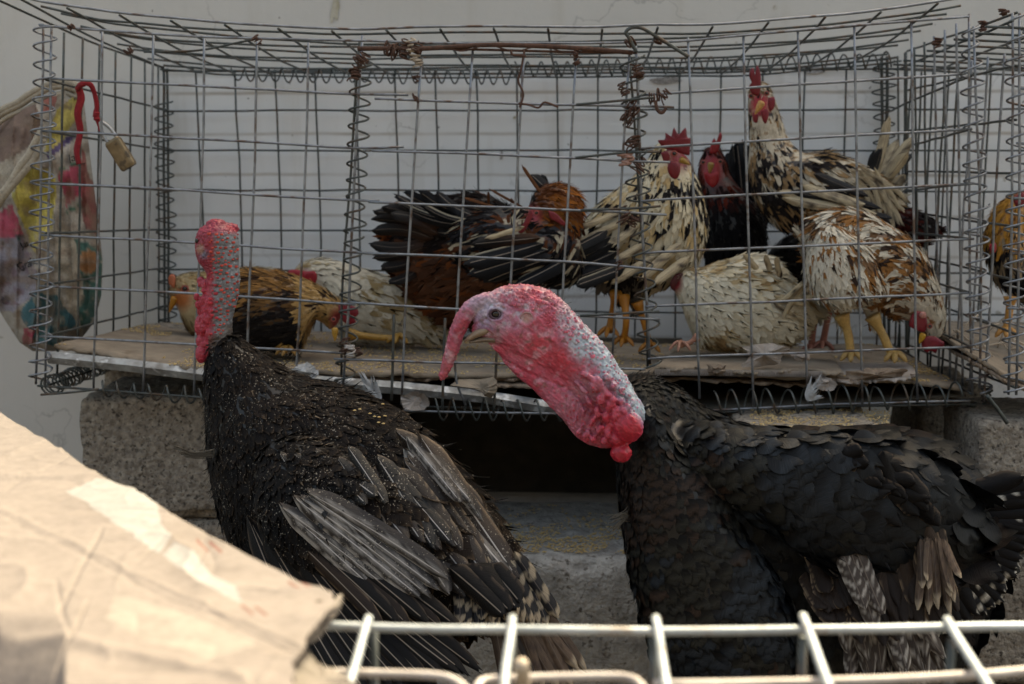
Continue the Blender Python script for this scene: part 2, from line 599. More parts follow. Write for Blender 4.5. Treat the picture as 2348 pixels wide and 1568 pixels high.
M['red_cloth'] = rough_mat('red_cloth', (0.20, 0.008, 0.014), (0.30, 0.014, 0.022), 200, 0.9, 0.7, 0.001, 800)
M['wood'] = rough_mat('pale_stick', (0.34, 0.27, 0.2), (0.48, 0.40, 0.32), 90, 0.8, 0.4, 0.001, 200)
M['plastic'] = rough_mat('pinkish_wire', (0.36, 0.31, 0.28), (0.50, 0.46, 0.43), 50, 0.6, 0.3, 0.001, 200, 0.2)
M['fluff_feather'] = rough_mat('loose_grey_feather', (0.3, 0.3, 0.3), (0.5, 0.5, 0.5), 200, 0.9, 0.5, 0.001, 900)
M['ink'] = rough_mat('dark_print', (0.03, 0.035, 0.04), (0.07, 0.07, 0.07), 200, 0.9, 0.2, 0.0005, 500)
M['grain'] = rough_mat('grain', (0.46, 0.27, 0.08), (0.70, 0.54, 0.28), 300, 0.85, 0.2, 0.0003, 900)
M['claw'] = rough_mat('claw', (0.2, 0.15, 0.1), (0.3, 0.24, 0.17), 200, 0.6, 0.2, 0.0003, 900)

def wall_mat():
    m, nt, N, Lk, bs = new_mat('painted_plaster')
    f = noise_node(N, Lk, 3.0, 6)
    c = ramp(N, Lk, f, [(0.3, (0.52, 0.485, 0.44)), (0.7, (0.60, 0.565, 0.52))])
    geo = N.new('ShaderNodeNewGeometry')
    sp0 = N.new('ShaderNodeSeparateXYZ'); Lk.new(geo.outputs['Position'], sp0.inputs[0])
    ed = math_node(N, Lk, 'ADD', sp0.outputs[2], math_node(N, Lk, 'MULTIPLY', noise_node(N, Lk, 18, 5), 0.018))
    ed = ramp(N, Lk, math_node(N, Lk, 'SUBTRACT', ed, 0.6), [(0.493, (1, 1, 1)), (0.499, (0, 0, 0))])
    gx = math_node(N, Lk, 'ADD', sp0.outputs[0], math_node(N, Lk, 'MULTIPLY', noise_node(N, Lk, 14, 4), 0.05))
    ed = math_node(N, Lk, 'MULTIPLY', ed, ramp(N, Lk, math_node(N, Lk, 'ADD', gx, 1.2), [(0.40, (0, 0, 0)), (0.47, (1, 1, 1))]))
    c = mixc(N, Lk, ed, c, ramp(N, Lk, f, [(0.3, (0.70, 0.69, 0.67)), (0.7, (0.80, 0.79, 0.775))]))
    # fine vertical runs of old dirt
    mp = N.new('ShaderNodeMapping'); mp.inputs['Scale'].default_value = (9, 1, 1.1); Lk.new(geo.outputs['Position'], mp.inputs['Vector'])
    st = noise_node(N, Lk, 2.2, 5, mp.outputs[0])
    st = ramp(N, Lk, st, [(0.56, (0, 0, 0)), (0.78, (1, 1, 1))])
    c = mixc(N, Lk, math_node(N, Lk, 'MULTIPLY', st, 0.30), c, (0.40, 0.34, 0.26))
    # brown lines below each rear wire: its soft shadow painted in, with rusty dust
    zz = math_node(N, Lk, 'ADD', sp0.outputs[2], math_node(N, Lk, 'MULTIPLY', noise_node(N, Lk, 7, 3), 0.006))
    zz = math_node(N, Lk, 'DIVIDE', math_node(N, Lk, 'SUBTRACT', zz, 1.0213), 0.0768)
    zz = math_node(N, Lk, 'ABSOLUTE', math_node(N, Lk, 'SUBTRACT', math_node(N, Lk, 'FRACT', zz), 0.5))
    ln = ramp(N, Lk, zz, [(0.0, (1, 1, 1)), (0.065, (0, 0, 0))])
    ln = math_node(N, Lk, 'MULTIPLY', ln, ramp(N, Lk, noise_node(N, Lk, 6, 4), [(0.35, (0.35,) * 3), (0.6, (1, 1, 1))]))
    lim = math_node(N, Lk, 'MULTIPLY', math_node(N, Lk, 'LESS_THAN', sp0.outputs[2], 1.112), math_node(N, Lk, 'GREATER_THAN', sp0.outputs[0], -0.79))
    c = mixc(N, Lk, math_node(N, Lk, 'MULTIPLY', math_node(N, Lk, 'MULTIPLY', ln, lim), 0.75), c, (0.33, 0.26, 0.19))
    # small brown spots
    sp = noise_node(N, Lk, 26, 3)
    sp = ramp(N, Lk, sp, [(0.72, (0, 0, 0)), (0.76, (1, 1, 1))])
    c = mixc(N, Lk, math_node(N, Lk, 'MULTIPLY', sp, 0.6), c, (0.25, 0.20, 0.13))
    sp = noise_node(N, Lk, 61, 2)
    sp = ramp(N, Lk, sp, [(0.755, (0, 0, 0)), (0.78, (1, 1, 1))])
    c = mixc(N, Lk, math_node(N, Lk, 'MULTIPLY', sp, 0.7), c, (0.12, 0.10, 0.08))
    # hairline cracks only in some places
    d = N.new('ShaderNodeTexNoise'); d.inputs['Scale'].default_value = 6; d.inputs['Detail'].default_value = 6
    Lk.new(geo.outputs['Position'], d.inputs['Vector'])
    vv = N.new('ShaderNodeVectorMath'); vv.operation = 'MULTIPLY_ADD'
    Lk.new(d.outputs['Color'], vv.inputs[0]); vv.inputs[1].default_value = (0.35, 0.35, 0.35); Lk.new(geo.outputs['Position'], vv.inputs[2])
    vo = N.new('ShaderNodeTexVoronoi'); vo.feature = 'DISTANCE_TO_EDGE'; vo.inputs['Scale'].default_value = 2.3
    Lk.new(vv.outputs[0], vo.inputs['Vector'])
    cr = ramp(N, Lk, vo.outputs['Distance'], [(0.0, (1, 1, 1)), (0.006, (0, 0, 0))])
    gate = ramp(N, Lk, noise_node(N, Lk, 3.6, 3), [(0.50, (0, 0, 0)), (0.60, (1, 1, 1))])
    cr = math_node(N, Lk, 'MULTIPLY', cr, gate)
    c = mixc(N, Lk, math_node(N, Lk, 'MULTIPLY', cr, 0.5), c, (0.22, 0.2, 0.18))
    Lk.new(c, bs.inputs['Base Color'])
    bs.inputs['Roughness'].default_value = 0.75
    bump(N, Lk, bs, noise_node(N, Lk, 45, 6), 0.35, 0.002)
    return m
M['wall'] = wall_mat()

def attr_mat(name, rough=0.6, sss=0.0, bscale=900, bstr=0.4, bdist=0.0006, var=0.25, spec=0.5, sheen=0.0):
    m, nt, N, Lk, bs = new_mat(name)
    a = N.new('ShaderNodeVertexColor'); a.layer_name = 'Col'
    f = noise_node(N, Lk, bscale * 0.5, 4)
    g = ramp(N, Lk, f, [(0.3, (1 - var,) * 3), (0.7, (1 + var * 0.5,) * 3)])
    c = mixc(N, Lk, 1.0, a.outputs[0], g, 'MULTIPLY')
    Lk.new(c, bs.inputs['Base Color'])
    bs.inputs['Roughness'].default_value = rough
    bs.inputs['Specular IOR Level'].default_value = spec
    if sss:
        bs.inputs['Subsurface Weight'].default_value = sss
        bs.inputs['Subsurface Radius'].default_value = (0.004, 0.0015, 0.001)
        bs.inputs['Subsurface Scale'].default_value = 0.6
    bump(N, Lk, bs, noise_node(N, Lk, bscale, 4), bstr, bdist)
    return m
M['skin'] = attr_mat('bare_skin', 0.42, 0.0, 700, 0.5, 0.0006, 0.22, 0.45)
M['paint'] = attr_mat('printed_surface', 0.85, 0.0, 300, 0.5, 0.0008, 0.15, 0.3)
M['sack'] = attr_mat('woven_sack', 0.8, 0.0, 500, 0.5, 0.0008, 0.25, 0.3)
M['under'] = attr_mat('down_under_feathers', 0.95, 0.0, 300, 0.8, 0.002, 0.4, 0.1)

def feather_mat(name, rough, spec, barb=0.35, shaft=None, shaft_w=0.05, flake=0.0, flake_col=(0.32, 0.28, 0.23), freq=26):
    m, nt, N, Lk, bs = new_mat(name)
    a = N.new('ShaderNodeVertexColor'); a.layer_name = 'Col'
    uv = N.new('ShaderNodeUVMap'); uv.uv_map = 'UVMap'
    sx = N.new('ShaderNodeSeparateXYZ'); Lk.new(uv.outputs[0], sx.inputs[0])
    ab = math_node(N, Lk, 'ABSOLUTE', sx.outputs[0])
    geo = N.new('ShaderNodeNewGeometry')
    gp = N.new('ShaderNodeSeparateXYZ'); Lk.new(geo.outputs['Position'], gp.inputs[0])
    k1 = math_node(N, Lk, 'SUBTRACT', math_node(N, Lk, 'MULTIPLY', sx.outputs[1], freq), math_node(N, Lk, 'MULTIPLY', ab, freq * 0.35))
    cb = N.new('ShaderNodeCombineXYZ'); Lk.new(k1, cb.inputs[0])
    Lk.new(math_node(N, Lk, 'MULTIPLY', gp.outputs[0], 45), cb.inputs[1]); Lk.new(math_node(N, Lk, 'MULTIPLY', gp.outputs[2], 45), cb.inputs[2])
    f = noise_node(N, Lk, 1.0, 3, cb.outputs[0], 0.7)
    g = ramp(N, Lk, f, [(0.3, (1 - barb,) * 3), (0.7, (1 + barb,) * 3)])
    c = mixc(N, Lk, 1.0, a.outputs[0], g, 'MULTIPLY')
    if shaft is not None:
        s = math_node(N, Lk, 'LESS_THAN', ab, shaft_w)
        s = math_node(N, Lk, 'MULTIPLY', s, math_node(N, Lk, 'LESS_THAN', sx.outputs[1], 0.93))
        c = mixc(N, Lk, math_node(N, Lk, 'MULTIPLY', s, 0.85), c, shaft)
    if flake:
        q = noise_node(N, Lk, 420, 2)
        q2 = noise_node(N, Lk, 30, 3)
        q = math_node(N, Lk, 'ADD', q, math_node(N, Lk, 'MULTIPLY', q2, 0.25))
        q = ramp(N, Lk, q, [(0.80 - flake * 0.2, (0, 0, 0)), (0.83 - flake * 0.2, (1, 1, 1))])
        c = mixc(N, Lk, math_node(N, Lk, 'MULTIPLY', q, 0.8), c, flake_col)
    Lk.new(c, bs.inputs['Base Color'])
    bs.inputs['Roughness'].default_value = rough
    bs.inputs['Specular IOR Level'].default_value = spec
    bump(N, Lk, bs, f, 0.55, 0.0012)
    return m
M['plume_dark'] = feather_mat('dark_glossy_plumage', 0.42, 0.16, 0.5)
M['plume_brown'] = feather_mat('dusty_brown_plumage', 0.6, 0.10, 0.5, flake=0.08)
M['quill_dark'] = feather_mat('flight_feather', 0.5, 0.15, 0.35, shaft=(0.26, 0.21, 0.17), shaft_w=0.055, freq=70)
M['quill_plain'] = feather_mat('plain_dark_feather', 0.45, 0.12, 0.45, freq=60)
M['quill_pale'] = feather_mat('pale_shafted_feather', 0.5, 0.35, 0.4, shaft=(0.50, 0.46, 0.43), shaft_w=0.05, flake=0.15, freq=70)
M['quill_bar'] = feather_mat('barred_feather', 0.6, 0.3, 0.35, shaft=(0.13, 0.10, 0.08), shaft_w=0.05, freq=60)
M['plume'] = feather_mat('hen_plumage', 0.8, 0.1, 0.22)

def eye_mat():
    m, nt, N, Lk, bs = new_mat('wet_dark_eye')
    bs.inputs['Base Color'].default_value = (0.02, 0.014, 0.01, 1)
    bs.inputs['Roughness'].default_value = 0.08
    return m
M['eye'] = eye_mat()
# ================================================================== THE SETTING
gv = [(-60, -60, 0), (60, -60, 0), (60, 60, 0), (-60, 60, 0)]
g = mesh_obj('ground', gv, [(0, 1, 2, 3)], M['soil'], smooth=False); g['kind'] = 'structure'

pv = mesh_obj('bounce_pavement', [(-20, -7, 0.004), (20, -7, 0.004), (20, 0.75, 0.004), (-20, 0.75, 0.004)], [(0, 1, 2, 3)], M['bounce_pave'], smooth=False); pv['kind'] = 'structure'  # unseen paving, added to set how much sunlight bounces off the ground
def ux_(u): return float(P(u, 1000, 2.44)[0])
WALL_Y, WALL_H = 2.495, 2.50
def plain_box(x0, x1, y0, y1, z0, z1):
    V = [(x, y, z) for z in (z0, z1) for y in (y0, y1) for x in (x0, x1)]
    return V, [(0, 2, 3, 1), (4, 5, 7, 6), (0, 1, 5, 4), (2, 6, 7, 3), (0, 4, 6, 2), (1, 3, 7, 5)]
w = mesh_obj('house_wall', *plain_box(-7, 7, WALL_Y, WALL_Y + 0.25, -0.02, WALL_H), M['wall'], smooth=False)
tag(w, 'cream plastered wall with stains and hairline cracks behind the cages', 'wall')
ow = mesh_obj('house_wall', *plain_box(-9, 9, -5.25, -5.0, -0.02, 3.4), M['soil'], smooth=False)  # unseen wall, height and tone set to hold back low sky light
tag(ow, 'unseen grey brown wall opposite, behind the viewer, added to block low sky light', 'wall')

db = mesh_obj('shade_board', *plain_box(ux_(760), ux_(1560), 2.44, 2.452, float(P(1200, 1128, 2.44)[2]), 0.60), M['dark'], smooth=False)  # added board, its dark colour stands in for the shade under the cage
tag(db, 'added dark board standing in for deep shade under the cage, between the blocks', 'board')
# brown stains of its own shape on the plaster (pigment patches, lying on the wall)
def stain(cu, cv, w_, h_, seed):
    rg = np.random.default_rng(seed)
    c = P(cu, cv, WALL_Y)
    k = 26
    a = np.linspace(0, 2 * math.pi, k, endpoint=False)
    r = 1 + 0.35 * np.interp(a, np.linspace(0, 2 * math.pi, 9), rg.normal(0, 1, 9))
    x = c[0] + np.cos(a) * r * px(w_, WALL_Y) + np.sin(a) * px(w_ * 0.35, WALL_Y)
    z = c[2] + np.sin(a) * r * px(h_, WALL_Y)
    V = [(c[0], WALL_Y - 0.002, c[2])] + [(x[i], WALL_Y - 0.002, z[i]) for i in range(k)]
    F = [(0, 1 + (i + 1) % k, 1 + i) for i in range(k)]
    return V, F
M['stain'] = rough_mat('brown_drip', (0.34, 0.29, 0.19), (0.50, 0.46, 0.38), 60, 0.9, 0.2, 0.001, 150)
M['crumble'] = rough_mat('crumbled_plaster', (0.20, 0.18, 0.165), (0.46, 0.43, 0.40), 120, 0.95, 1.0, 0.004, 240)
for i, (a, b, c_, d) in enumerate([(768, 18, 7, 26), (1528, 182, 30, 9), (1870, 160, 34, 6), (1150, 355, 3, 10), (512, 580, 5, 9), (1180, 270, 2.5, 3)]):
    mesh_obj('stain', *stain(a, b, c_, d, 30 + i), M['stain'] if i in (0, 4, 5) else M['crumble'], w)

# concrete blocks the cages stand on
def block(x0, x1, y0, y1, z0, z1, label, group='concrete blocks under the cages', mat='concrete', n=44, rough=0.006, seed=0, rot=0.0, bev=0.008):
    cx, cy = (x0 + x1) / 2, (y0 + y1) / 2
    t = mesh_obj('concrete_block', *box_np(x0 - cx, x1 - cx, y0 - cy, y1 - cy, 0, z1 - z0, n, rough, bev, seed), M[mat])
    t.location = (cx, cy, z0); t.rotation_euler = (0, 0, rot)
    return tag(t, label, 'concrete block', group)
def ux(u, Y): return float(P(u, 900, Y)[0])
xl, xr = ux(176, 1.98), ux(785, 1.98)
block(xl, xr, 1.98, 2.18, 0.369, 0.568, 'rough pitted concrete block under the left end of the cage, behind the left turkey', seed=3)
block(xl + 0.006, xr + 0.01, 1.985, 2.185, 0.168, 0.366, 'rough concrete block, lower one of the left pile behind the cardboard', seed=4)
block(xl + 0.0, xr - 0.004, 1.982, 2.182, -0.03, 0.165, 'lowest concrete block of the left pile, near the ground', seed=5)
block(ux(238, 2.22), ux(560, 2.22), 2.21, 2.41, 0.44, 0.628, 'shaded concrete block behind the left pile under the tray', seed=6, n=24)
block(ux(238, 2.22), ux(560, 2.22), 2.21, 2.41, -0.03, 0.437, 'tall shaded concrete block standing against the wall at left', seed=7, n=24)
block(ux(1000, 1.86), ux(1690, 1.86), 1.86, 2.2, -0.02, 0.352, 'grey cement slab with spilled grain on top between the two turkeys', group=None, mat='slab', seed=8, n=56, rough=0.004, rot=-0.05, bev=0.02)
block(ux(1712, 1.74), ux(2068, 1.74), 1.74, 2.14, 0.37, 0.566, 'pale concrete block with grain on top behind the right turkey', seed=9, n=40)
block(ux(1712, 1.74), ux(2068, 1.74), 1.745, 2.145, 0.168, 0.367, 'concrete block under the pale one, hidden behind the right turkey', seed=10, n=30)
block(ux(1715, 1.74), ux(2075, 1.74), 1.742, 2.142, -0.02, 0.165, 'bottom concrete block of the pile behind the right turkey', seed=11, n=20)
block(ux(2104, 2.2), ux(2260, 2.2), 2.2, 2.4, 0.30, 0.56, 'dark concrete block deep in shade left of the right hand pile', seed=12, n=24, rough=0.004)
block(ux(2104, 2.2), ux(2262, 2.2), 2.202, 2.402, -0.02, 0.297, 'lower dark concrete block deep in shade beside the right hand pile', seed=13, n=24)
x0 = ux(2238, 1.88)
block(x0, x0 + 0.40, 1.86, 2.06, 0.37, 0.568, 'rough concrete block at the right edge under the second cage', seed=14)
block(x0 + 0.008, x0 + 0.40, 1.862, 2.062, 0.17, 0.368, 'middle concrete block of the pile at the right edge', seed=15)
block(x0 - 0.006, x0 + 0.39, 1.858, 2.058, -0.02, 0.168, 'lowest concrete block of the pile at the right edge', seed=16)

# ================================================================== THE CAGES
RW = 0.00185
def cage(label, loc):
    return thing('wire_cage', label, 'cage', loc, 'wire poultry cages')

A_ = cage('long galvanised wire cage full of chickens, standing on concrete blocks', (-0.03, 2.18, 0.57))
YF, YR = 1.90, 2.47

# --- front, left section
front = M['wire']
def pl(pts, Y): return [P(a, b, Y) for a, b in pts]
left_h = [[(100, 180), (330, 191), (560, 203), (807, 215), (935, 217)], [(97, 300), (330, 312), (560, 324), (807, 339), (926, 337)],
          [(96, 420), (330, 430), (560, 445), (807, 459), (870, 461)], [(94, 538), (330, 550), (560, 564), (800, 578), (870, 581)],
          [(90, 655), (330, 667), (560, 681), (790, 695), (815, 696)], [(90, 771), (330, 783), (560, 796), (790, 809)]]
for q in left_h: wire(pl(q, YF), RW, front, A_)
left_v = [(235, 70, 214, 892), (352, 77, 327, 903), (470, 83, 444, 915), (590, 92, 562, 920), (708, 97, 677, 925)]
for a, b, c_, d in left_v:
    wire(pl([(a, b), (a - (a - c_) * 0.22, b + (d - b) * 0.33), (a - (a - c_) * 0.62, b + (d - b) * 0.68), (c_, d)], YF + 0.004), RW, front, A_)
for a, b in (((100, 56), (82, 880)), ((117, 60), (104, 885))):
    wire(pl([a, ((a[0] + b[0]) / 2 + 2, 470), b], YF), RW, front, A_)
# top edge of the front, sagging; continues over the door and the right section
TOP = [(100, 56), (117, 61), (450, 83), (807, 93), (1000, 98), (1258, 99), (1450, 97), (1600, 91), (1921, 62), (2222, 38)]
wire(pl(TOP, YF - 0.005), RW, front, A_)
wire(pl([(960, 110), (1200, 116), (1330, 119), (1460, 120)], YF - 0.008), RW, M['rust'], A_)
# lower edge, doubled
wire(pl([(86, 885), (240, 895), (470, 912), (700, 925)], YF), RW, M['wire_dull'], A_)
wire(pl([(93, 905), (160, 900), (225, 892)], YF - 0.01), 0.0018, M['wire_dull'], A_)
wire(pl([(925, 940), (1100, 946), (1300, 949), (1500, 948), (1700, 938), (1960, 925), (2225, 918)], YF), RW, front, A_)
wire(pl([(930, 929), (1100, 935), (1300, 940), (1500, 942), (1680, 944), (1900, 934), (2225, 925)], YF + 0.03), RW, M['wire_dull'], A_)
# --- right section
right_h = [[(1468, 218), (1640, 207), (1830, 193), (2040, 181), (2215, 169)], [(1468, 341), (1541, 335), (1860, 316), (2229, 295)],
           [(1470, 461), (1541, 456), (1860, 440), (2232, 421)], [(1474, 581), (1541, 576), (1860, 563), (2232, 547)],
           [(1480, 703), (1541, 699), (1860, 688), (2220, 671)], [(1485, 823), (1541, 820), (1860, 808), (2225, 795)]]
for q in right_h: wire(pl(q, YF), RW, front, A_)
right_v = [(1578, 86, 1593, 539, 1604, 914), (1704, 78, 1716, 539, 1728, 932), (1830, 69, 1841, 539, 1852, 921), (1959, 59, 1968, 539, 1978, 925), (2090, 48, 2096, 539, 2104, 921)]
for a, b, c_, d, e, f in right_v: wire(pl([(a, b), (c_, d), (e, f)], YF - 0.004), RW, front, A_)
wire(pl([(2222, 31), (2223, 539), (2229, 904)], YF), RW, front, A_)
wire(pl([(2232, 60), (2249, 539), (2246, 890)], YF), RW, front, A_)
# --- posts of the doorway
wire(pl([(832, 81), (815, 350), (806, 539), (800, 700), (787, 880)], YF + 0.003), RW * 1.15, front, A_)
wire(pl([(824, 95), (803, 400), (786, 650), (782, 860)], YF + 0.006), RW, M['wire_dull'], A_)
wire(pl([(1453, 125), (1460, 138), (1474, 539), (1491, 835)], YF + 0.003), RW * 1.15, front, A_)
wire(pl([(1445, 140), (1462, 400), (1480, 650), (1485, 840)], YF + 0.006), RW, M['wire_dull'], A_)
# --- the door (a part with its own wires)
Yd = YF - 0.012
door = wire(pl([(820, 112), (973, 110), (1129, 103), (1290, 108), (1450, 121)], YF - 0.012), 0.0034, M['rust'], A_, 'door')
door_h = [[(859, 226), (965, 229), (1195, 237), (1547, 245)], [(853, 345), (1068, 351), (1274, 361), (1536, 372)], [(844, 463), (1094, 473), (1528, 492)],
          [(837, 581), (1094, 590), (1300, 600), (1521, 619)], [(797, 692), (1081, 711), (1329, 724), (1514, 732)], [(766, 823), (980, 830), (1163, 835), (1480, 846)]]
for q in door_h: wire(pl(q, Yd), RW, front, door)
for q in ([(1320, 240), (1440, 228), (1503, 222)], [(1320, 362), (1420, 352), (1512, 348)], [(1330, 481), (1450, 477), (1515, 472)], [(1330, 725), (1420, 720), (1512, 713)]):
    wire(pl(q, Yd - 0.006), RW, M['wire_dull'], door)
door_v = [[(967, 131), (939, 539), (920, 928)], [(1084, 116), (1058, 539), (1043, 835), (1067, 928)], [(1202, 114), (1177, 539), (1164, 800)], [(1322, 119), (1298, 539), (1285, 760)], [(1443, 121), (1419, 539), (1404, 820)],
          [(903, 721), (901, 820), (899, 918)], [(1022, 728), (1018, 840), (1015, 942)], [(1140, 790), (1136, 880), (1132, 945)]]
for q in door_v: wire(pl(q, Yd + 0.004), RW * (1.0 if q[0][1] < 400 else 1.15), front if q[0][1] < 400 else M['wire_dull'], door)

# --- rear panel, straight grid close to the wall
def zrow(v): return float(P(1330, v, YR)[2])
xs = [ux(u, YR) if False else float(P(u, 344, YR)[0]) for u in (455, 544, 635, 726, 817, 908, 1000, 1093, 1185, 1277, 1370, 1462, 1556, 1650, 1745, 1840, 1935, 2028)]
dull = M['wire_dull']
for x in xs: wire([(x, YR, zrow(158)), (x + 0.004 * (x < 0), YR, zrow(560)), (x, YR, zrow(860))], 0.0019, dull, A_, wob=0.001)
for k in range(7):
    z = zrow(160 + 92.4 * k)
    wire([(float(P(380, 344, YR)[0]), YR - 0.004, z), (float(P(2035, 344, YR)[0]), YR - 0.004, z)], 0.0019, dull, A_, wob=0.001)
# --- left side panel
XL = lambda u: float(P(u, 344, YF)[0])
fl0, fl1 = P(100, 56, YF), P(82, 880, YF)
for k in range(1, 8):
    Y = YF + 0.075 * k
    t = (Y - YF) / (YR - YF)
    xa = fl0[0] * (1 - t) + float(P(380, 160, YR)[0]) * t
    xb = fl1[0] * (1 - t) + float(P(385, 800, YR)[0]) * t
    wire([(xa, Y, fl0[2] * (1 - t) + P(380, 157, YR)[2] * t), ((xa + xb) / 2, Y, 0.86), (xb, Y, 0.60)], 0.0019, dull, A_)
for vf, vr in ((182, 253), (300, 345), (418, 438), (535, 525), (652, 613), (770, 700), (885, 790)):
    wire([P(105, vf, YF), P(385, vr, YR)], 0.0019, dull, A_)
for a, b in (((375, 157), (378, 800)), ((383, 157), (388, 800))): wire([P(*a, YR), P(*b, YR)], 0.0026, dull, A_)
# --- right side panel
for k in range(1, 8):
    Y = YF + 0.075 * k; t = (Y - YF) / (YR - YF)
    T0, T1 = P(2222, 38, YF), P(2048, 135, YR)
    B0, B1 = P(2238, 905, YF), P(2052, 790, YR)
    wire([T0 * (1 - t) + T1 * t, B0 * (1 - t) + B1 * t], 0.0019, dull if k > 3 else front, A_)
for vf, vr in ((172, 250), (296, 345), (421, 440), (547, 530), (671, 622), (795, 712), (905, 790)):
    wire([P(2228, vf, YF), P(2048, vr, YR)], 0.0019, dull, A_)
for a, b in (((2022, 130), (2028, 790)), ((2034, 128), (2038, 790)), ((2076, 120), (2079, 800))): wire([P(*a, YR), P(*b, YR)], 0.0030, dull, A_)
# --- top panel: a sagging sheet of mesh between a front edge that stands a little proud and the rear edge
FE = catmull([P(a, b, 1.86) for a, b in ((40, -16), (69, -4), (157, 13), (395, 42), (639, 60), (807, 66), (887, 64), (1132, 59), (1381, 61), (1509, 57), (1634, 55), (1892, 34), (2019, 21), (2149, 3), (2240, -12))], 6)
RE = catmull([P(a, b, YR - 0.01) for a, b in ((375, 150), (460, 156), (520, 162), (749, 167), (960, 169), (1181, 169), (1541, 166), (1700, 164), (1850, 152), (2000, 138), (2060, 130))], 6)
def at_x(C, x):
    return np.array([x, np.interp(x, C[:, 0], C[:, 1]), np.interp(x, C[:, 0], C[:, 2])])
wire(FE[::3], RW, front, A_, k=3)
for j in range(1, 8):
    t = j / 8 * 0.985 + 0.0
    pts = [at_x(FE, x) * (1 - t) + at_x(RE, np.clip(x, RE[0, 0], RE[-1, 0])) * t + np.array((0, 0, 0.003 * math.sin(j * 3 + x * 6))) for x in np.linspace(FE[0, 0], FE[-1, 0], 16)]
    wire(pts, RW, dull, A_, k=3)
wire(RE[::4], RW * 1.2, dull, A_, k=3)
wire(RE[::4] + np.array((0, -0.02, -0.008)), RW, dull, A_, k=3)
for u in (-20, 69 - 33, 157, 276, 395, 517, 639, 762, 887, 1010, 1132, 1256, 1381, 1509, 1634, 1762, 1892, 2019, 2149):
    a = P(u, 40, 1.86); a = at_x(FE, a[0]) + np.array((0, -0.004, -0.004)); b = at_x(RE, np.clip(a[0], RE[0, 0], RE[-1, 0])) + np.array((0, 0, -0.004))
    mid = (a + b) / 2 - np.array((0, 0, 0.006))
    wire([a, mid, b], RW, dull, A_, k=6)
# --- spiral binding wires
cw = 0.0016
coil(P(104, 55, YF), P(96, 470, YF), px(26, YF), px(38, YF), cw, front, A_)
coil(P(96, 470, YF), P(92, 880, YF), px(27, YF), px(39, YF), cw, front, A_)
coil(P(375, 230, YR), P(385, 745, YR), px(22, YR), px(29, YR), cw, dull, A_)
coil(P(828, 150, YF), P(812, 540, YF), px(24, YF), px(40, YF), cw, M['wire_dull'], A_)
coil(P(812, 540, YF), P(790, 880, YF), px(22, YF), px(40, YF), cw, M['wire_dull'], A_)
coil(P(1448, 130, YF), P(1465, 480, YF), px(27, YF), px(42, YF), cw, M['wire_dull'], A_)
coil(P(1465, 480, YF), P(1492, 850, YF), px(24, YF), px(44, YF), cw, M['wire_dull'], A_)
coil(P(2225, 60, YF), P(2238, 470, YF), px(24, YF), px(40, YF), cw, front, A_)
coil(P(2238, 470, YF), P(2245, 900, YF), px(26, YF), px(38, YF), cw, front, A_)
coil(P(2026, 140, YR), P(2030, 430, YR), px(24, YR), px(27, YR), cw, dull, A_)
coil(P(530, 170, YR - 0.02), P(1180, 178, YR - 0.02), px(15, YR), px(29, YR), cw, dull, A_)
coil(P(1180, 160, YR - 0.03), P(2040, 140, YR - 0.03), px(17, YR), px(29, YR), cw, dull, A_)
coil(P(230, 890, YF), P(700, 926, YF), px(20, YF), px(40, YF), cw, dull, A_)
coil(P(110, 885, YF), P(330, 800, YR), px(22, YF), px(26, YF), cw, dull, A_)
coil(P(1000, 938, YF), P(1460, 944, YF), px(26, YF), px(39, YF), cw, dull, A_)
coil(P(1640, 925, YF), P(2200, 905, YF), px(30, YF), px(42, YF), cw, dull, A_, jit=0.35)
# --- rusty ties, hooks
for (a, b, s_, n_) in ((160, 62, 9, 4), (588, 88, 12, 5), (293, 118, 12, 4), (826, 135, 22, 8), (815, 165, 20, 7), (926, 112, 20, 9), (895, 112, 22, 11), (960, 112, 18, 8), (1320, 122, 10, 5), (1325, 140, 11, 5), (955, 228, 12, 5),
                       (1450, 100, 18, 6), (1462, 165, 20, 7), (1430, 205, 16, 6), (1450, 248, 22, 8), (1440, 272, 18, 7), (1452, 325, 22, 8), (1470, 380, 20, 6), (1432, 490, 22, 8), (1455, 505, 18, 6), (1502, 222, 20, 7), (1525, 214, 14, 6),
                       (1510, 92, 12, 5), (790, 790, 16, 6), (820, 805, 13, 5), (1418, 610, 14, 5), (955, 180, 10, 3)):
    tangle(P(a, b, YF - 0.012), px(s_, YF), 0.0011, M['rust'], A_, n_, ax=(RNG.normal(0, 0.5), 0.2, RNG.normal(0, 1)))
tangle(P(1440, 365, YF - 0.012), px(18, YF), 0.0022, rough_mat('pink_thread', (0.30, 0.16, 0.12), (0.42, 0.25, 0.2), 300, 0.95, 0.3, 0.001, 900), A_, 6)
tangle(P(955, 135, YF - 0.012), px(16, YF), 0.0013, M['wood'], A_, 9, 'straw_tuft')
tangle(P(945, 108, YF - 0.014), px(14, YF), 0.0013, M['wood'], A_, 7, 'straw_tuft')
tangle(P(800, 800, YF - 0.014), px(14, YF), 0.0018, M['plastic'], A_, 5, 'straw_tuft', ax=(0.1, 0, 1))
wire(pl([(1460, 120), (1445, 90), (1436, 75), (1450, 64), (1475, 66), (1508, 85), (1540, 105), (1580, 131)], YF - 0.02), 0.0026, dull, A_, 'hook', k=6)
wire(pl([(1502, 230), (1507, 252), (1518, 258), (1527, 246)], YF - 0.02), 0.0026, M['rust'], A_, 'hook', k=6)
wire(pl([(1202, 115), (1194, 160), (1188, 185), (1200, 215), (1192, 246)], YF - 0.018), 0.0016, M['rust'], A_, 'tie_wire', k=6)
wire(pl([(1190, 236), (1215, 240), (1236, 246), (1250, 234), (1280, 245)], YF - 0.018), 0.0016, M['rust'], A_, 'tie_wire', k=6)
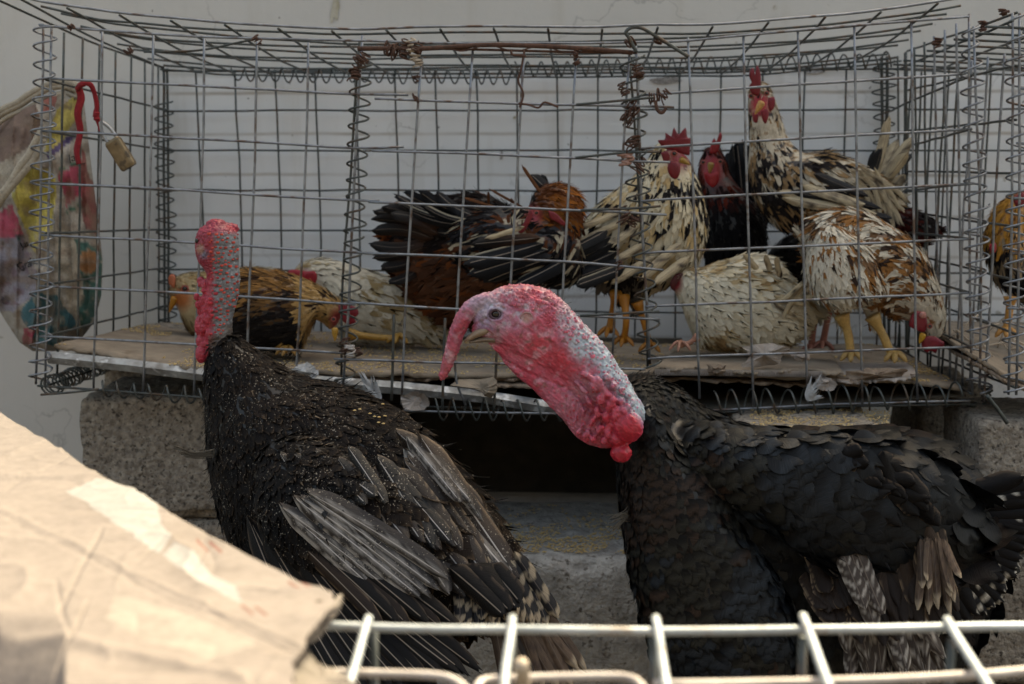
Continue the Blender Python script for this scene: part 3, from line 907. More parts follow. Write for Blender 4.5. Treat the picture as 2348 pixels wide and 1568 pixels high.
wire(pl([(1170, 118), (1176, 127), (1196, 128), (1205, 132)], YF - 0.018), 0.0018, M['rust'], A_, 'tie_wire', k=6)
wire(pl([(330, 118), (450, 115), (540, 97), (585, 88)], YF + 0.04), 0.0017, dull, A_, 'tie_wire', k=6)
wire(pl([(970, 112), (1010, 104), (1060, 116), (1120, 103), (1180, 117), (1240, 106), (1300, 121), (1340, 108)], YF - 0.013), 0.0010, M['rust'], A_, 'tie_wire', k=8)

# --- floor: metal tray rim, cardboard sheets
def floor_z(u, v):  # height of the cardboard surface under a front-edge pixel
    return float(P(u, v, YF)[2])
def sheet(name, poly_front, poly_back, Yf, Yb, thick, mat, parent, seed, rag=0.006, n=60, m=14, kind=None, **kw):
    """a thin sheet: front edge and back edge in pixels, ragged edges, slight warps"""
    Fp = catmull([P(a, b, Yf) for a, b in poly_front], 8); Bp = catmull([P(a, b, Yb) for a, b in poly_back], 8)
    def res(C, k):
        s = np.linspace(0, len(C) - 1, k); i = np.floor(s).astype(int).clip(0, len(C) - 2); f = (s - i)[:, None]
        return C[i] * (1 - f) + C[i + 1] * f
    Fp, Bp = res(Fp, n), res(Bp, n)
    t = np.linspace(0, 1, m)
    top = Fp[:, None] * (1 - t)[None, :, None] + Bp[:, None] * t[None, :, None]
    top[:, 0, 1] += (vnoise(top[:, 0], 70, seed) - 0.5) * rag * 3 + (vnoise(top[:, 0], 260, seed + 3) - 0.5) * rag * 1.5
    top[..., 2] += (fbm(top, 12, seed + 9) - 0.5) * 0.010
    top[:, 0, 2] += (vnoise(top[:, 0], 90, seed + 4) - 0.5) * 0.005
    V = np.vstack([top.reshape(-1, 3), (top - np.array((0, 0, thick))).reshape(-1, 3)])
    q = n * m
    F = []
    for i in range(n - 1):
        for j in range(m - 1):
            a = i * m + j
            F.append((a, a + m, a + m + 1, a + 1)); F.append((q + a, q + a + 1, q + a + m + 1, q + a + m))
        F.append((i * m, q + i * m, q + (i + 1) * m, (i + 1) * m)); F.append((i * m + m - 1, (i + 1) * m + m - 1, q + (i + 1) * m + m - 1, q + i * m + m - 1))
    for i in (0, n - 1):
        for j in range(m - 1):
            a = i * m + j
            F.append((a, a + 1, q + a + 1, q + a) if i == 0 else (a, q + a, q + a + 1, a + 1))
    o = mesh_obj(name, V, np.array(F), mat, parent, smooth=False)
    return o, top
tray, _ = sheet('tray', [(112, 822), (467, 862), (900, 892), (1250, 934), (1480, 955), (1700, 935), (2215, 905)], [(385, 770), (900, 800), (1300, 822), (2050, 812)], YF + 0.03, YR - 0.02, 0.003, M['dark'], A_, 50, 0.0)
mesh_obj('tray_rim', *[(V, fixq(F)) for V, F in [tube(np.array([P(a, b, YF + 0.012) for a, b in ((112, 819), (300, 838), (467, 859), (700, 874), (925, 890), (1100, 908), (1250, 932), (1400, 945), (1490, 955))]), px(15, YF), 4)]][0], M['rim'], A_, smooth=False)
wire(pl([(1480, 858), (1470, 870), (1380, 900), (1200, 940)], YF + 0.05), 0.004, dull, A_)
cb, top1 = sheet('cardboard_sheet', [(128, 786), (200, 800), (300, 818), (420, 838), (560, 848), (760, 852), (1000, 856), (1250, 858), (1500, 852), (1700, 856), (1900, 862), (2080, 872), (2205, 886)],
                 [(372, 738), (600, 750), (1000, 775), (1400, 785), (1800, 790), (2042, 790)], YF + 0.02, YR - 0.03, 0.006, M['card'], A_, 51, 0.008, n=160)
sheet('cardboard_sheet', [(500, 866), (800, 866), (1000, 866), (1250, 868), (1500, 868), (1700, 872), (1860, 882), (2000, 876)], [(600, 800), (1000, 800), (1400, 800), (2000, 800)], YF + 0.03, YR - 0.1, 0.004, M['card_edge'], A_, 52, 0.012, n=140)
sheet('cardboard_sheet', [(1080, 880), (1200, 881), (1350, 880), (1480, 884)], [(1100, 820), (1400, 820)], YF + 0.016, 2.2, 0.004, M['card_edge'], A_, 53, 0.01, n=60)
sheet('cardboard_sheet', [(1500, 842), (1600, 846), (1700, 846), (1800, 846), (1930, 852)], [(1560, 790), (1900, 800)], YF + 0.010, 2.2, 0.0035, M['card'], A_, 54, 0.016, n=80)
sheet('cardboard_sheet', [(1850, 868), (1950, 872), (2050, 868), (2110, 862)], [(1860, 830), (2080, 830)], YF + 0.004, 2.05, 0.003, M['paper'], A_, 55, 0.02, n=60)
# corrugated edge: a wavy strip of paper between the liners
k = 200
u_ = np.linspace(1500, 1895, k)
cz = np.array([P(a, 846 + (a - 1500) * 0.012, YF + 0.004) for a in u_])
ph = np.arange(k) % 2
Vc = np.vstack([cz + np.array([0, 0, 0]) + np.stack([0 * ph, 0 * ph, 0.000 + 0 * ph], 1), cz + np.stack([0 * ph, (ph - 0.5) * 0.006, -0.009 - 0 * ph], 1)])
mesh_obj('corrugated_core', Vc, [(i, i + 1, k + i + 1, k + i) for i in range(k - 1)], M['paper'], A_, smooth=False)

def scrap(pts, Y, mat, parent, seed, name='torn_scrap', th=0.0012, curl=0.02):
    c = np.mean([P(a, b, Y) for a, b in pts], 0)
    Q = catmull([P(a, b, Y) for a, b in pts + pts[:1]], 5)[:-1]
    rg = np.random.default_rng(seed)
    Q = Q + rg.normal(0, 0.0012, Q.shape)
    Q[:, 1] += (vnoise(Q, 40, seed) - 0.5) * curl * 2
    n_ = len(Q)
    c = c + np.array((0, -curl * 0.3, 0))
    In = (Q + c) / 2; In[:, 1] += (vnoise(In, 60, seed + 1) - 0.5) * curl
    V = np.vstack([Q, In, c[None]]); V = np.vstack([V, V + np.array((0, th, -th * 0.4))])
    h = 2 * n_ + 1; F = []
    for i in range(n_):
        j = (i + 1) % n_
        F += [(i, j, n_ + j, n_ + i), (n_ + i, n_ + j, 2 * n_), (h + i, h + n_ + i, h + n_ + j, h + j), (h + n_ + i, h + 2 * n_, h + n_ + j), (i, h + i, h + j, j)]
    return mesh_obj(name, V, F, mat, parent, smooth=False)
scrap([(1700, 796), (1750, 788), (1808, 795), (1800, 815), (1780, 838), (1700, 838), (1720, 815)], YF + 0.02, M['paper'], A_, 1)
scrap([(1812, 812), (1850, 808), (1858, 822), (1835, 832)], YF + 0.02, M['paper'], A_, 2)
scrap([(1880, 862), (1910, 870), (1912, 890), (1890, 895), (1870, 886)], YF - 0.006, M['paper'], A_, 3)
scrap([(1620, 836), (1660, 836), (1655, 856), (1625, 858)], YF - 0.0, M['card_edge'], A_, 4)
scrap([(1940, 850), (2010, 846), (2080, 846), (2070, 866), (2000, 872), (1950, 868)], YF, M['card_edge'], A_, 5)
scrap([(1030, 878), (1130, 866), (1140, 890), (1125, 912), (1100, 900)], YF - 0.01, M['card'], A_, 6)
scrap([(920, 905), (960, 895), (985, 915), (975, 940), (940, 935), (925, 925)], YF - 0.008, M['paper'], A_, 7)
scrap([(670, 845), (700, 834), (722, 850), (724, 866), (690, 862)], YF - 0.002, M['fluff_feather'], A_, 8, 'loose_feather')

# spilled grain: on the cardboard, on the slab, on the pale block
def scatter_grain(name, pts, parent=None, size=0.0022, seed=0):
    rg = np.random.default_rng(seed)
    base = np.array([(1, 0, 0), (-1, 0, 0), (0, 1, 0), (0, -1, 0), (0, 0, 1), (0, 0, -1)], float)
    Fb = np.array([(0, 2, 4), (2, 1, 4), (1, 3, 4), (3, 0, 4), (2, 0, 5), (1, 2, 5), (3, 1, 5), (0, 3, 5)])
    n_ = len(pts)
    s = size * rg.uniform(0.5, 1.3, (n_, 1, 1))
    a = rg.uniform(0, 6.28, n_)
    R = np.zeros((n_, 3, 3)); R[:, 0, 0] = np.cos(a); R[:, 0, 1] = -np.sin(a); R[:, 1, 0] = np.sin(a); R[:, 1, 1] = np.cos(a); R[:, 2, 2] = 1
    V = (base * np.array((1.1, 0.55, 0.4)))[None] * s
    V = np.einsum('nij,nkj->nki', R, V) + np.asarray(pts)[:, None]
    F = (Fb[None] + (np.arange(n_) * 6)[:, None, None]).reshape(-1, 3)
    return mesh_obj(name, V.reshape(-1, 3), F, M['grain'], parent, smooth=False, kind='stuff')
rg = np.random.default_rng(4)
tt = top1.reshape(160, 14, 3)
pts = []
for _ in range(9000):
    i, j = rg.random() * 158.9, rg.random() ** 1.2 * 12.9
    a, b = int(i), int(j); fi, fj = i - a, j - b
    p_ = tt[a, b] * (1 - fi) * (1 - fj) + tt[a + 1, b] * fi * (1 - fj) + tt[a, b + 1] * (1 - fi) * fj + tt[a + 1, b + 1] * fi * fj
    if fbm(p_[None], 14, 77)[0] * (1.15 if 0.2 < i / 160 < 0.62 else 0.85) > 0.5: pts.append(p_ + np.array((0, 0, 0.001)))
scatter_grain('spilled_grain', pts, A_, 0.0024, 3)
g1 = []
for _ in range(2200):
    u, v = rg.uniform(1150, 1480), rg.normal(1255, 42)
    q = G(u, v, 0.355)
    if 1.89 < q[1] < 2.17 and fbm(q[None], 16, 5)[0] > 0.47: g1.append(q)
gg = scatter_grain('spilled_grain', g1, None, 0.0028, 5); tag(gg, 'yellow grain spilled on the grey cement slab between the turkeys', 'grain')
g2 = []
for _ in range(1500):
    u, v = rg.uniform(1720, 2040), rg.uniform(938, 985)
    q = G(u, v, 0.568)
    if 1.76 < q[1] < 2.12: g2.append(q)
gg = scatter_grain('spilled_grain', g2, None, 0.0018, 6); tag(gg, 'fine grain on the pale concrete block behind the right turkey', 'grain')
g3 = [np.array((rg.uniform(-0.4, 1.0), rg.uniform(0.9, 1.8), 0.002)) for _ in range(1800)]
gg = scatter_grain('spilled_grain', g3, None, 0.0028, 7); tag(gg, 'grain strewn on the dark soil at the foot of the blocks', 'grain')

# ================================================================== second cage, cut by the right edge of the picture
B_ = cage('neighbouring wire cage at the right edge, only its left side in view', (1.2, 2.15, 0.57))
YB = 1.84
for a, b in (((2322, 30), (2312, 905)), ((2338, 30), (2330, 905))): wire([P(*a, YB), P((a[0] + b[0]) / 2 + 4, 450, YB), P(*b, YB)], RW, front, B_)
coil(P(2334, 30, YB), P(2334, 460, YB), px(24, YB), px(42, YB), cw, front, B_)
coil(P(2334, 460, YB), P(2322, 900, YB), px(25, YB), px(42, YB), cw, front, B_)
XB = P(2330, 344, YB)[0]
for k in range(1, 9):
    Y = YB + 0.075 * k
    if Y > YR: break
    wire([(XB, Y, 1.085), (XB - 0.002, Y, 0.585)], 0.0019, dull if k > 3 else front, B_)
for vf, vr in ((30, 118), (150, 207), (275, 300), (398, 392), (520, 485), (643, 580), (765, 672), (890, 790)):
    wire([P(2330, vf, YB), P(2080, vr, YR)], 0.0019, dull, B_)
for k in range(9):
    x = XB + 0.075 * k
    wire([(x, YR, 1.1), (x, YR, 0.585)], 0.0019, dull, B_)
    wire([(x, YB, 1.12), (x, YB, 0.585)], 0.0019, front, B_) if k else None
for k in range(7):
    z = zrow(160 + 92.4 * k)
    wire([(XB, YR - 0.004, z), (XB + 0.6, YR - 0.004, z)], 0.0019, dull, B_)
    wire([(XB, YB, z + 0.01), (XB + 0.6, YB, z - 0.01)], 0.0019, front, B_)
# roof mesh of the second cage
for j in range(0, 9):
    Y = YB + 0.075 * j
    if Y > YR: break
    wire([(XB - 0.05, Y, 1.115 - 0.02 * j / 8), (XB + 0.3, Y, 1.10 - 0.02 * j / 8), (XB + 0.62, Y, 1.09)], 0.0019, dull, B_)
for k in range(9):
    x = XB + 0.075 * k - 0.02
    wire([(x, YB - 0.02, 1.12), (x, YR, 1.095)], 0.0019, dull, B_)
for (a, b, s_) in ((2255, 60, 12), (2300, 30, 11), (2150, 100, 14), (2230, 930, 16), (2265, 905, 20)):
    tangle(P(a, b, 1.95), px(s_, 1.9), 0.0013, M['rust'] if b < 200 else dull, B_, 8)
wire(pl([(2262, 905), (2290, 940), (2310, 970)], YB), 0.003, dull, B_)
sheet('cardboard_sheet', [(2215, 800), (2262, 830), (2330, 870), (2460, 905)], [(2095, 730), (2200, 735), (2400, 740)], YB + 0.04, YR - 0.03, 0.006, M['card'], B_, 61, 0.008, n=50)
sheet('cardboard_sheet', [(2225, 822), (2272, 850), (2340, 886), (2460, 915)], [(2110, 760), (2200, 760), (2400, 760)], YB + 0.03, YR - 0.05, 0.006, M['card_edge'], B_, 62, 0.01, n=50)
rg = np.random.default_rng(14)
for i in range(26):
    q = P(rg.uniform(2180, 2348), rg.uniform(745, 815), rg.uniform(2.0, 2.2)); a = rg.normal(0.4, 0.5); L_ = rg.uniform(0.03, 0.07)
    o = mesh_obj('straw', *[(V, fixq(F)) for V, F in [tube([q, q + np.array((math.cos(a), 0.3, -math.sin(a))) * L_], 0.0016, 4)]][0], M['wood'], B_)
# ================================================================== BIRDS: shared tools
def path_ribs(path, Y=None):
    """path rows (u, v, half width, depth[, Y]) -> ribs at right angles to the path"""
    q = np.array([p_[:4] for p_ in path], float)
    T = np.gradient(q[:, :2], axis=0); T /= np.linalg.norm(T, axis=1, keepdims=True)
    out = []
    for i, p_ in enumerate(path):
        nx_, ny_ = -T[i, 1], T[i, 0]
        r = [q[i, 0] - nx_ * q[i, 2], q[i, 1] - ny_ * q[i, 2], q[i, 0] + nx_ * q[i, 2], q[i, 1] + ny_ * q[i, 2], q[i, 3]]
        r.append(p_[4] if len(p_) > 4 else Y)
        out.append(tuple(r))
    return out

def surf(V, uvV, u, v, tol=4):
    d = np.hypot(uvV[:, 0] - u, uvV[:, 1] - v)
    k = np.where(d < tol)[0]
    if not len(k):
        k = np.array([d.argmin()])
    return V[k[V[k, 1].argmin()]]

def pad(name, poly, Y, thick, mat, parent, cols=None, center=None, tilt=(0, 0), bump_=0.0, k=4, seed=0, rnd=True, tip_col=None):
    """flat fleshy thing with rounded rim: combs, wattles"""
    pts = [(a, b) for a, b in poly]
    Q = catmull([P(a, b, Y) for a, b in pts + pts[:1]], k)[:-1] if rnd else np.array([P(a, b, Y) for a, b in pts])
    c = Q.mean(0) if center is None else P(*center, Y)
    Q = Q + np.stack([0 * Q[:, 0], (Q[:, 0] - c[0]) * tilt[0] + (Q[:, 2] - c[2]) * tilt[1], 0 * Q[:, 0]], 1)
    n_ = len(Q); th = px(thick, Y)
    rings = [(1, 0)] + [(s_, h_) for s_, h_ in ((0.94, 0.55), (0.78, 0.85), (0.45, 1.0))]
    V = [c + (Q - c) * s_ + np.array((0, -h_ * th, 0)) for s_, h_ in rings] + [c + (Q - c) * s_ + np.array((0, h_ * th, 0)) for s_, h_ in rings[1:]]
    V = np.vstack(V + [c[None] - (0, th, 0), c[None] + (0, th, 0)])
    if bump_:
        V[:, 1] += (fbm(V, 260, seed) - 0.5) * bump_
    F = []
    for r in range(3):
        for i in range(n_):
            j = (i + 1) % n_
            F.append((r * n_ + i, r * n_ + j, (r + 1) * n_ + j, (r + 1) * n_ + i))
    o = [0, 4, 5, 6]
    for r in range(3):
        for i in range(n_):
            j = (i + 1) % n_
            F.append((o[r] * n_ + j, o[r] * n_ + i, o[r + 1] * n_ + i, o[r + 1] * n_ + j))
    e = 7 * n_
    F += [(3 * n_ + i, 3 * n_ + (i + 1) % n_, e) for i in range(n_)] + [(6 * n_ + (i + 1) % n_, 6 * n_ + i, e + 1) for i in range(n_)]
    col = lin(150, 22, 34) if cols is None else cols
    cc = np.tile(col, (len(V), 1)) * (0.75 + 0.5 * fbm(V, 200, seed + 3))[:, None]
    return mesh_obj(name, V, F, mat, parent, cols=cc)

def quill(name, a, b, w, style, mat, parent, rng, curl=0.06, bend=0.0, roll=0.0, nx=9, ny=22, face=(0, -1, 0.15), split=True):
    """one large feather from a=(u,v,Y) root to b=(u,v,Y) tip, w = width in px"""
    A, B = P(*a), P(*b)
    L = np.linalg.norm(B - A); d = (B - A) / L
    n = np.array(face, float); n = nrm(n - d * (n @ d)); s_ = np.cross(d, n)
    cr, sr = math.cos(roll), math.sin(roll); n, s_ = n * cr + s_ * sr, s_ * cr - n * sr
    X, Yt, S, T, F = ftemplate('long' if style != 'fluffy' else 'fluff', nx, ny, int(rng.integers(0, 9999)))
    W = px(w, (a[2] + b[2]) / 2)
    # vane splits: some stations open a gap at the edge
    yy = Yt * L
    if split:
        for _ in range(rng.integers(1, 4)):
            t0 = rng.uniform(0.35, 0.95); sg = rng.choice((-1, 1))
            m_ = (S * sg > 0.3) & (T > t0)
            yy = yy + m_ * 0.006 * L * np.abs(S) * 0.8; X = X - m_ * sg * 0.03 * np.abs(S)
    z = -0.25 * W * S ** 2 + curl * L * (T - 0.5) ** 2 * 2
    pts = A + s_ * (X * W + bend * L * np.sin(T * math.pi))[:, None] + d * yy[:, None] + n * z[:, None]
    F2 = F
    cols = STYLE[style](S, T, pts, rng)
    return mesh_obj(name, pts, F2, mat, parent, cols=cols, uvs=np.stack([S, T], 1))

def _n(p, s, seed): return fbm(p, s, seed, 3)
def st_dark(S, T, p, r):
    c = np.tile(lin(17, 15, 15), (len(S), 1)); return mix(c, np.tile(lin(98, 82, 68), (len(S), 1)), (np.abs(S) > 0.9) * 0.5 * (_n(p, 300, 3) > 0.45))
def st_white(S, T, p, r):
    c = np.tile(lin(34, 28, 27), (len(S), 1)); k = np.clip(1.2 - np.abs(S) * 2.2, 0, 1) * np.clip((_n(p, 700, 4) - 0.35) * 5, 0, 1) * (1 - T * 0.6)
    k = np.maximum(k, (S > 0.72) * 0.8 * (_n(p, 500, 6) > 0.42))
    return mix(c, np.tile(lin(178, 172, 166), (len(S), 1)), k * 0.9)
def st_brown(S, T, p, r):
    b = r.uniform(0.55, 1.3)
    c = np.tile(lin(48, 37, 30) * b, (len(S), 1)); c = mix(c, np.tile(lin(34, 28, 26), (len(S), 1)), sstep(0.55, 0.9, T) * 0.7)
    return mix(c, np.tile(lin(140, 118, 95), (len(S), 1)), (np.abs(S) > 0.85) * 0.55 * (_n(p, 400, 3) > 0.45))
def st_bar(S, T, p, r):
    k = np.sin((T * 5.5 + np.abs(S) * 0.7 + r.uniform(0, 1)) * 2 * math.pi) + (_n(p, 170, 9) - 0.5) * 3.0
    return mix(np.tile(lin(58, 48, 42), (len(S), 1)), np.tile(lin(160, 152, 143), (len(S), 1)), np.clip(k * 2.5 - 0.9, 0, 1) * (np.abs(S) > 0.12) * 0.85)
def st_tail(S, T, p, r):
    c = np.tile(lin(20, 18, 19), (len(S), 1)); c = mix(c, np.tile(lin(62, 38, 24), (len(S), 1)), np.clip(np.sin(T * 90) * 0.6, 0, 1) * (T < 0.7) * 0.5)
    o_ = r.uniform(-0.03, 0.03); k = ((T > 0.965) | ((T > 0.86 + o_) & (T < 0.885 + o_)) | ((T > 0.72 + o_) & (T < 0.74 + o_) & (S < 0.2))) * (_n(p, 260, 5) > 0.50)
    return mix(c, np.tile(lin(190, 182, 168), (len(S), 1)), k * 0.9)
def st_buff(S, T, p, r):
    c = np.tile(lin(88, 70, 56) * r.uniform(0.5, 1.15), (len(S), 1))
    k = (np.sin(T * 38 + S * 3) > 0.2) * (_n(p, 500, 7) > 0.45) * (T < 0.85)
    c = mix(c, np.tile(lin(52, 38, 32), (len(S), 1)), k * 0.75)
    return mix(c, np.tile(lin(180, 162, 136), (len(S), 1)), (T > 0.9) * 0.5)
def st_bw(S, T, p, r):
    k = np.sin(T * 2 * math.pi * 3.2 + np.abs(S) * 1.5 + r.uniform(0, 2)) > 0.25
    return mix(np.tile(lin(24, 22, 24), (len(S), 1)), np.tile(lin(150, 134, 112), (len(S), 1)), k * 0.85 * (_n(p, 500, 7) > 0.3))
def st_black(S, T, p, r):
    return mix(np.tile(lin(22, 22, 25), (len(S), 1)), np.tile(lin(60, 62, 66), (len(S), 1)), np.clip(_n(p, 60, 3) - 0.55, 0, 1) * 2)
def st_cream(S, T, p, r):
    return mix(np.tile(lin(186, 168, 138), (len(S), 1)), np.tile(lin(60, 48, 42), (len(S), 1)), np.clip((_n(p, 110, 3) - 0.53) * 6, 0, 1)) * (1 - 0.3 * np.abs(S)[:, None])
def st_brownblack(S, T, p, r):
    return mix(np.tile(lin(60, 38, 26), (len(S), 1)), np.tile(lin(22, 20, 20), (len(S), 1)), np.clip(T * 1.4 - 0.2 + (np.abs(S) < 0.4) * 0.3, 0, 1))
def st_edge(S, T, p, r):
    return mix(np.tile(lin(22, 23, 26), (len(S), 1)), np.tile(lin(180, 170, 150), (len(S), 1)), ((np.abs(S) > 0.8) & (S > 0)) * 0.8)
def st_orange(S, T, p, r):
    return np.tile(lin(104, 62, 32), (len(S), 1)) * (0.7 + 0.5 * _n(p, 200, 3))[:, None]
STYLE = dict(dark=st_dark, white=st_white, brown=st_brown, bar=st_bar, tail=st_tail, buff=st_buff, bw=st_bw, black=st_black, cream=st_cream, brownblack=st_brownblack, edge=st_edge, orange=st_orange, fluffy=st_buff)

def plumage(name, V, F, keepfn, ctrl, colfn, kind, mat, parent, n, rng, density=0.42, wl=0.62, lift=0.14, scale=1.0, **kw):
    """cover a body; ctrl rows: u, v, du, dv, length px"""
    uvV = UV(V)
    def fld(p): return field(UV(p), ctrl)
    p, nn = sample(V, F, n, lambda q: np.clip(fld(q)[:, 2], 5, 400) * scale * q[:, 1] / FPX * density, rng)
    k = keepfn(p, nn, UV(p)); p, nn = p[k], nn[k]
    c = fld(p)
    X = RC[:, 0]; Z = RC[:, 1]
    flow = c[:, :1] * X[None] - c[:, 1:2] * Z[None]
    L = c[:, 2] * scale * p[:, 1] / FPX * rng.uniform(0.85, 1.15, len(p))
    W = L * wl * rng.uniform(0.85, 1.15, len(p))
    V2, F2, S, I = place_feathers(p, nn, flow, L, W, kind, rng, lift=lift, **kw)
    cols = colfn(UV(p), p, rng, S[:, 0], S[:, 1], I, V2)
    return mesh_obj(name, V2, F2, mat, parent, cols=cols, uvs=S, kind='stuff')

# ================================================================== RIGHT TURKEY
rt = np.random.default_rng(21)
TR = thing('turkey', 'black bronze turkey in profile with long red wattled head and drooping snood, right of centre', 'turkey', (float(P(1800, 1400, 1.62)[0]), 1.62, 0.0))
YH = 1.50
neck = [(1084, 742, 1088, 768, 14), (1096, 700, 1104, 776, 24), (1113, 680, 1126, 786, 33), (1135, 663, 1146, 800, 40), (1165, 653, 1172, 815, 45), (1205, 651, 1205, 832, 47), (1250, 661, 1238, 852, 46),
        (1288, 686, 1268, 868, 44), (1322, 722, 1296, 890, 43), (1352, 754, 1322, 916, 43), (1387, 790, 1350, 945, 43), (1417, 836, 1376, 975, 44), (1443, 873, 1400, 985, 44), (1460, 908, 1425, 985, 42), (1478, 935, 1452, 1000, 36, 1.55)]
dew = [(1130, 770, 1124, 793, 12), (1160, 760, 1152, 828, 17), (1210, 780, 1184, 862, 21), (1260, 810, 1218, 890, 23), (1300, 840, 1248, 920, 24), (1340, 880, 1288, 960, 26), (1375, 915, 1318, 998, 29), (1405, 940, 1345, 1016, 32), (1430, 965, 1380, 1026, 34), (1450, 990, 1420, 1026, 30)]
sn = path_ribs([(1128, 688, 20, 16), (1100, 694, 19, 17), (1078, 708, 19, 18), (1060, 734, 19, 19), (1047, 766, 18, 19), (1036, 802, 16, 18), (1024, 840, 13, 14), (1015, 862, 9, 9), (1012, 871, 4, 4)])
sn = [r[:5] for r in sn]
parts = [loft(neck, YH)[:2], loft(dew, YH - 0.002)[:2], loft(sn, YH - 0.004)[:2]]
V0, F0, _n0 = remesh(parts, 0.0022, 6)
uv0 = UV(V0)
extra = []
def lobe(u, v, a, b, yo=0.0, Vb=None, uvb=None, Yc=None, rot=0.0, dep=None):
    s_ = surf(V0 if Vb is None else Vb, uv0 if uvb is None else uvb, u, v, 5)
    Y = s_[1] + yo
    c = P(u, v, Y)
    cr, sr = math.cos(rot), math.sin(rot)
    ax = np.array([(cr, 0, sr), (0, 1, 0), (-sr, 0, cr)])
    return ball(c, (px(a, Y), px(dep if dep else min(a, b), Y), px(b, Y)), ax)
extra.append(ball(P(1441, 978, YH - 0.024), (px(35, YH), px(30, YH), px(37, YH)), seg=32))
extra.append(ball(P(1424, 1038, YH - 0.018), (px(25, YH), px(23, YH), px(23, YH)), seg=32))
extra.append(ball(P(1416, 1008, YH - 0.02), (px(20, YH), px(18, YH), px(16, YH)), seg=32))
LB = []
for (u, v, a, b, r_) in ((1402, 925, 13, 22, -0.4), (1372, 878, 13, 22, 0.7), (1352, 865, 9, 16, 0.7), (1395, 905, 12, 10, 0), (1415, 950, 15, 22, -0.3), (1378, 915, 12, 16, 0.3), (1390, 955, 11, 18, 0.1), (1370, 945, 9, 16, 0.2),
                         (1425, 920, 10, 12, 0.2), (1440, 935, 10, 11, 0), (1408, 885, 10, 12, 0.4), (1428, 895, 8, 10, 0.2), (1392, 865, 9, 12, 0.6), (1375, 985, 10, 16, -0.5), (1358, 965, 8, 15, -0.4), (1395, 995, 12, 14, 0.2), (1345, 995, 9, 14, -0.6), (1442, 905, 8, 9, 0), (1450, 925, 7, 9, 0), (1350, 920, 8, 18, 0.5), (1338, 895, 7, 14, 0.8), (1335, 940, 6, 20, 0.2), (1318, 965, 5, 18, -0.2), (1330, 985, 6, 16, -0.5), (1360, 1005, 9, 12, -0.6), (1408, 1005, 12, 12, 0), (1412, 968, 12, 20, 0.1), (1398, 980, 10, 14, 0), (1385, 1010, 10, 9, 0), (1362, 885, 10, 16, 0.6), (1384, 895, 10, 14, 0.3), (1430, 942, 12, 14, 0), (1340, 860, 8, 12, 0.9), (1325, 880, 6, 12, 0.9)):
    LB.append((u, v, a, b, r_)); extra.append(lobe(u, v, a * 0.95, b * 0.95, -0.0040, rot=r_))
top = catmull([(1165, 655), (1205, 652), (1248, 661), (1279, 680), (1317, 717), (1351, 752), (1395, 805), (1417, 836), (1441, 870), (1457, 917), (1466, 945)], 6)
V1, F1, n1 = remesh(parts + extra, 0.00115, 3, 0.5)
uv1 = UV(V1)
N1 = n1
wart = field(uv1, [(1060, 740, .15), (1030, 830, .25), (1110, 720, .25), (1160, 680, .9), (1200, 665, 1), (1250, 690, 1), (1300, 740, 1), (1350, 790, 1), (1400, 860, .9), (1440, 920, .7), (1170, 750, .25), (1220, 790, .2), (1280, 850, .15), (1350, 900, .5), (1400, 950, .8), (1300, 950, .1), (1220, 870, .1), (1380, 1000, .5), (1443, 978, 0), (1423, 1040, 0), (1210, 730, .2), (1250, 750, .5), (1320, 800, .7)])[:, 0]
fold = field(uv1, [(1100, 720, 0), (1250, 700, 0), (1400, 940, 1), (1370, 900, .9), (1350, 970, .6), (1380, 1005, 1), (1300, 900, .1), (1250, 860, .1), (1330, 960, .15), (1443, 978, 0), (1423, 1040, 0), (1430, 880, .2), (1300, 760, 0)], 4)[:, 0]
w1, w2, wid = worley(V1, 235, 3)
x1, x2, _ = worley(V1 * np.array((1, 1, 1)), 120, 8)
disp = wart * (0.55 - w1) * 0.0024 + fold * (0.5 - x1) * 0.0016
q = V1.copy(); rot = math.radians(38); q[:, 0], q[:, 2] = V1[:, 0] * math.cos(rot) - V1[:, 2] * math.sin(rot), V1[:, 0] * math.sin(rot) + V1[:, 2] * math.cos(rot)
wr = np.abs(fbm(q * np.array((0.5, 1, 1.6)), 210, 5, 3) - 0.5) * 2
disp += (wr - 0.25) * 0.0017
def gl(pts, w_, h_):
    C = catmull(pts, 8); d_ = np.full(len(uv1), 1e9)
    for q_ in C: d_ = np.minimum(d_, np.hypot(uv1[:, 0] - q_[0], uv1[:, 1] - q_[1]))
    return -h_ * np.exp(-(d_ / w_) ** 2)
disp += gl([(1122, 800), (1160, 828), (1215, 858), (1270, 878), (1320, 905), (1350, 935)], 4.5, 0.0022) + gl([(1120, 792), (1150, 790), (1175, 800)], 3, 0.0010)
disp += gl([(1178, 752), (1190, 735), (1186, 712), (1170, 700)], 3.5, 0.0014) + gl([(1130, 768), (1122, 762), (1112, 764)], 3, 0.0015) + gl([(1120, 700), (1150, 692), (1185, 706)], 3, 0.0012) + gl([(1108, 735), (1095, 742), (1086, 742)], 3.5, 0.0014)
for k_ in range(9):
    disp += gl([(1300 + 12 * k_, 905 + 9 * k_), (1296 + 10 * k_, 940 + 7 * k_), (1304 + 9 * k_, 975 + 4 * k_)], 3, 0.0011)
snm = sstep(1085, 1060, uv1[:, 0])
disp += snm * (np.abs(fbm(V1 * np.array((1.7, 1, .7)), 260, 6, 2) - 0.5) - 0.12) * 0.003
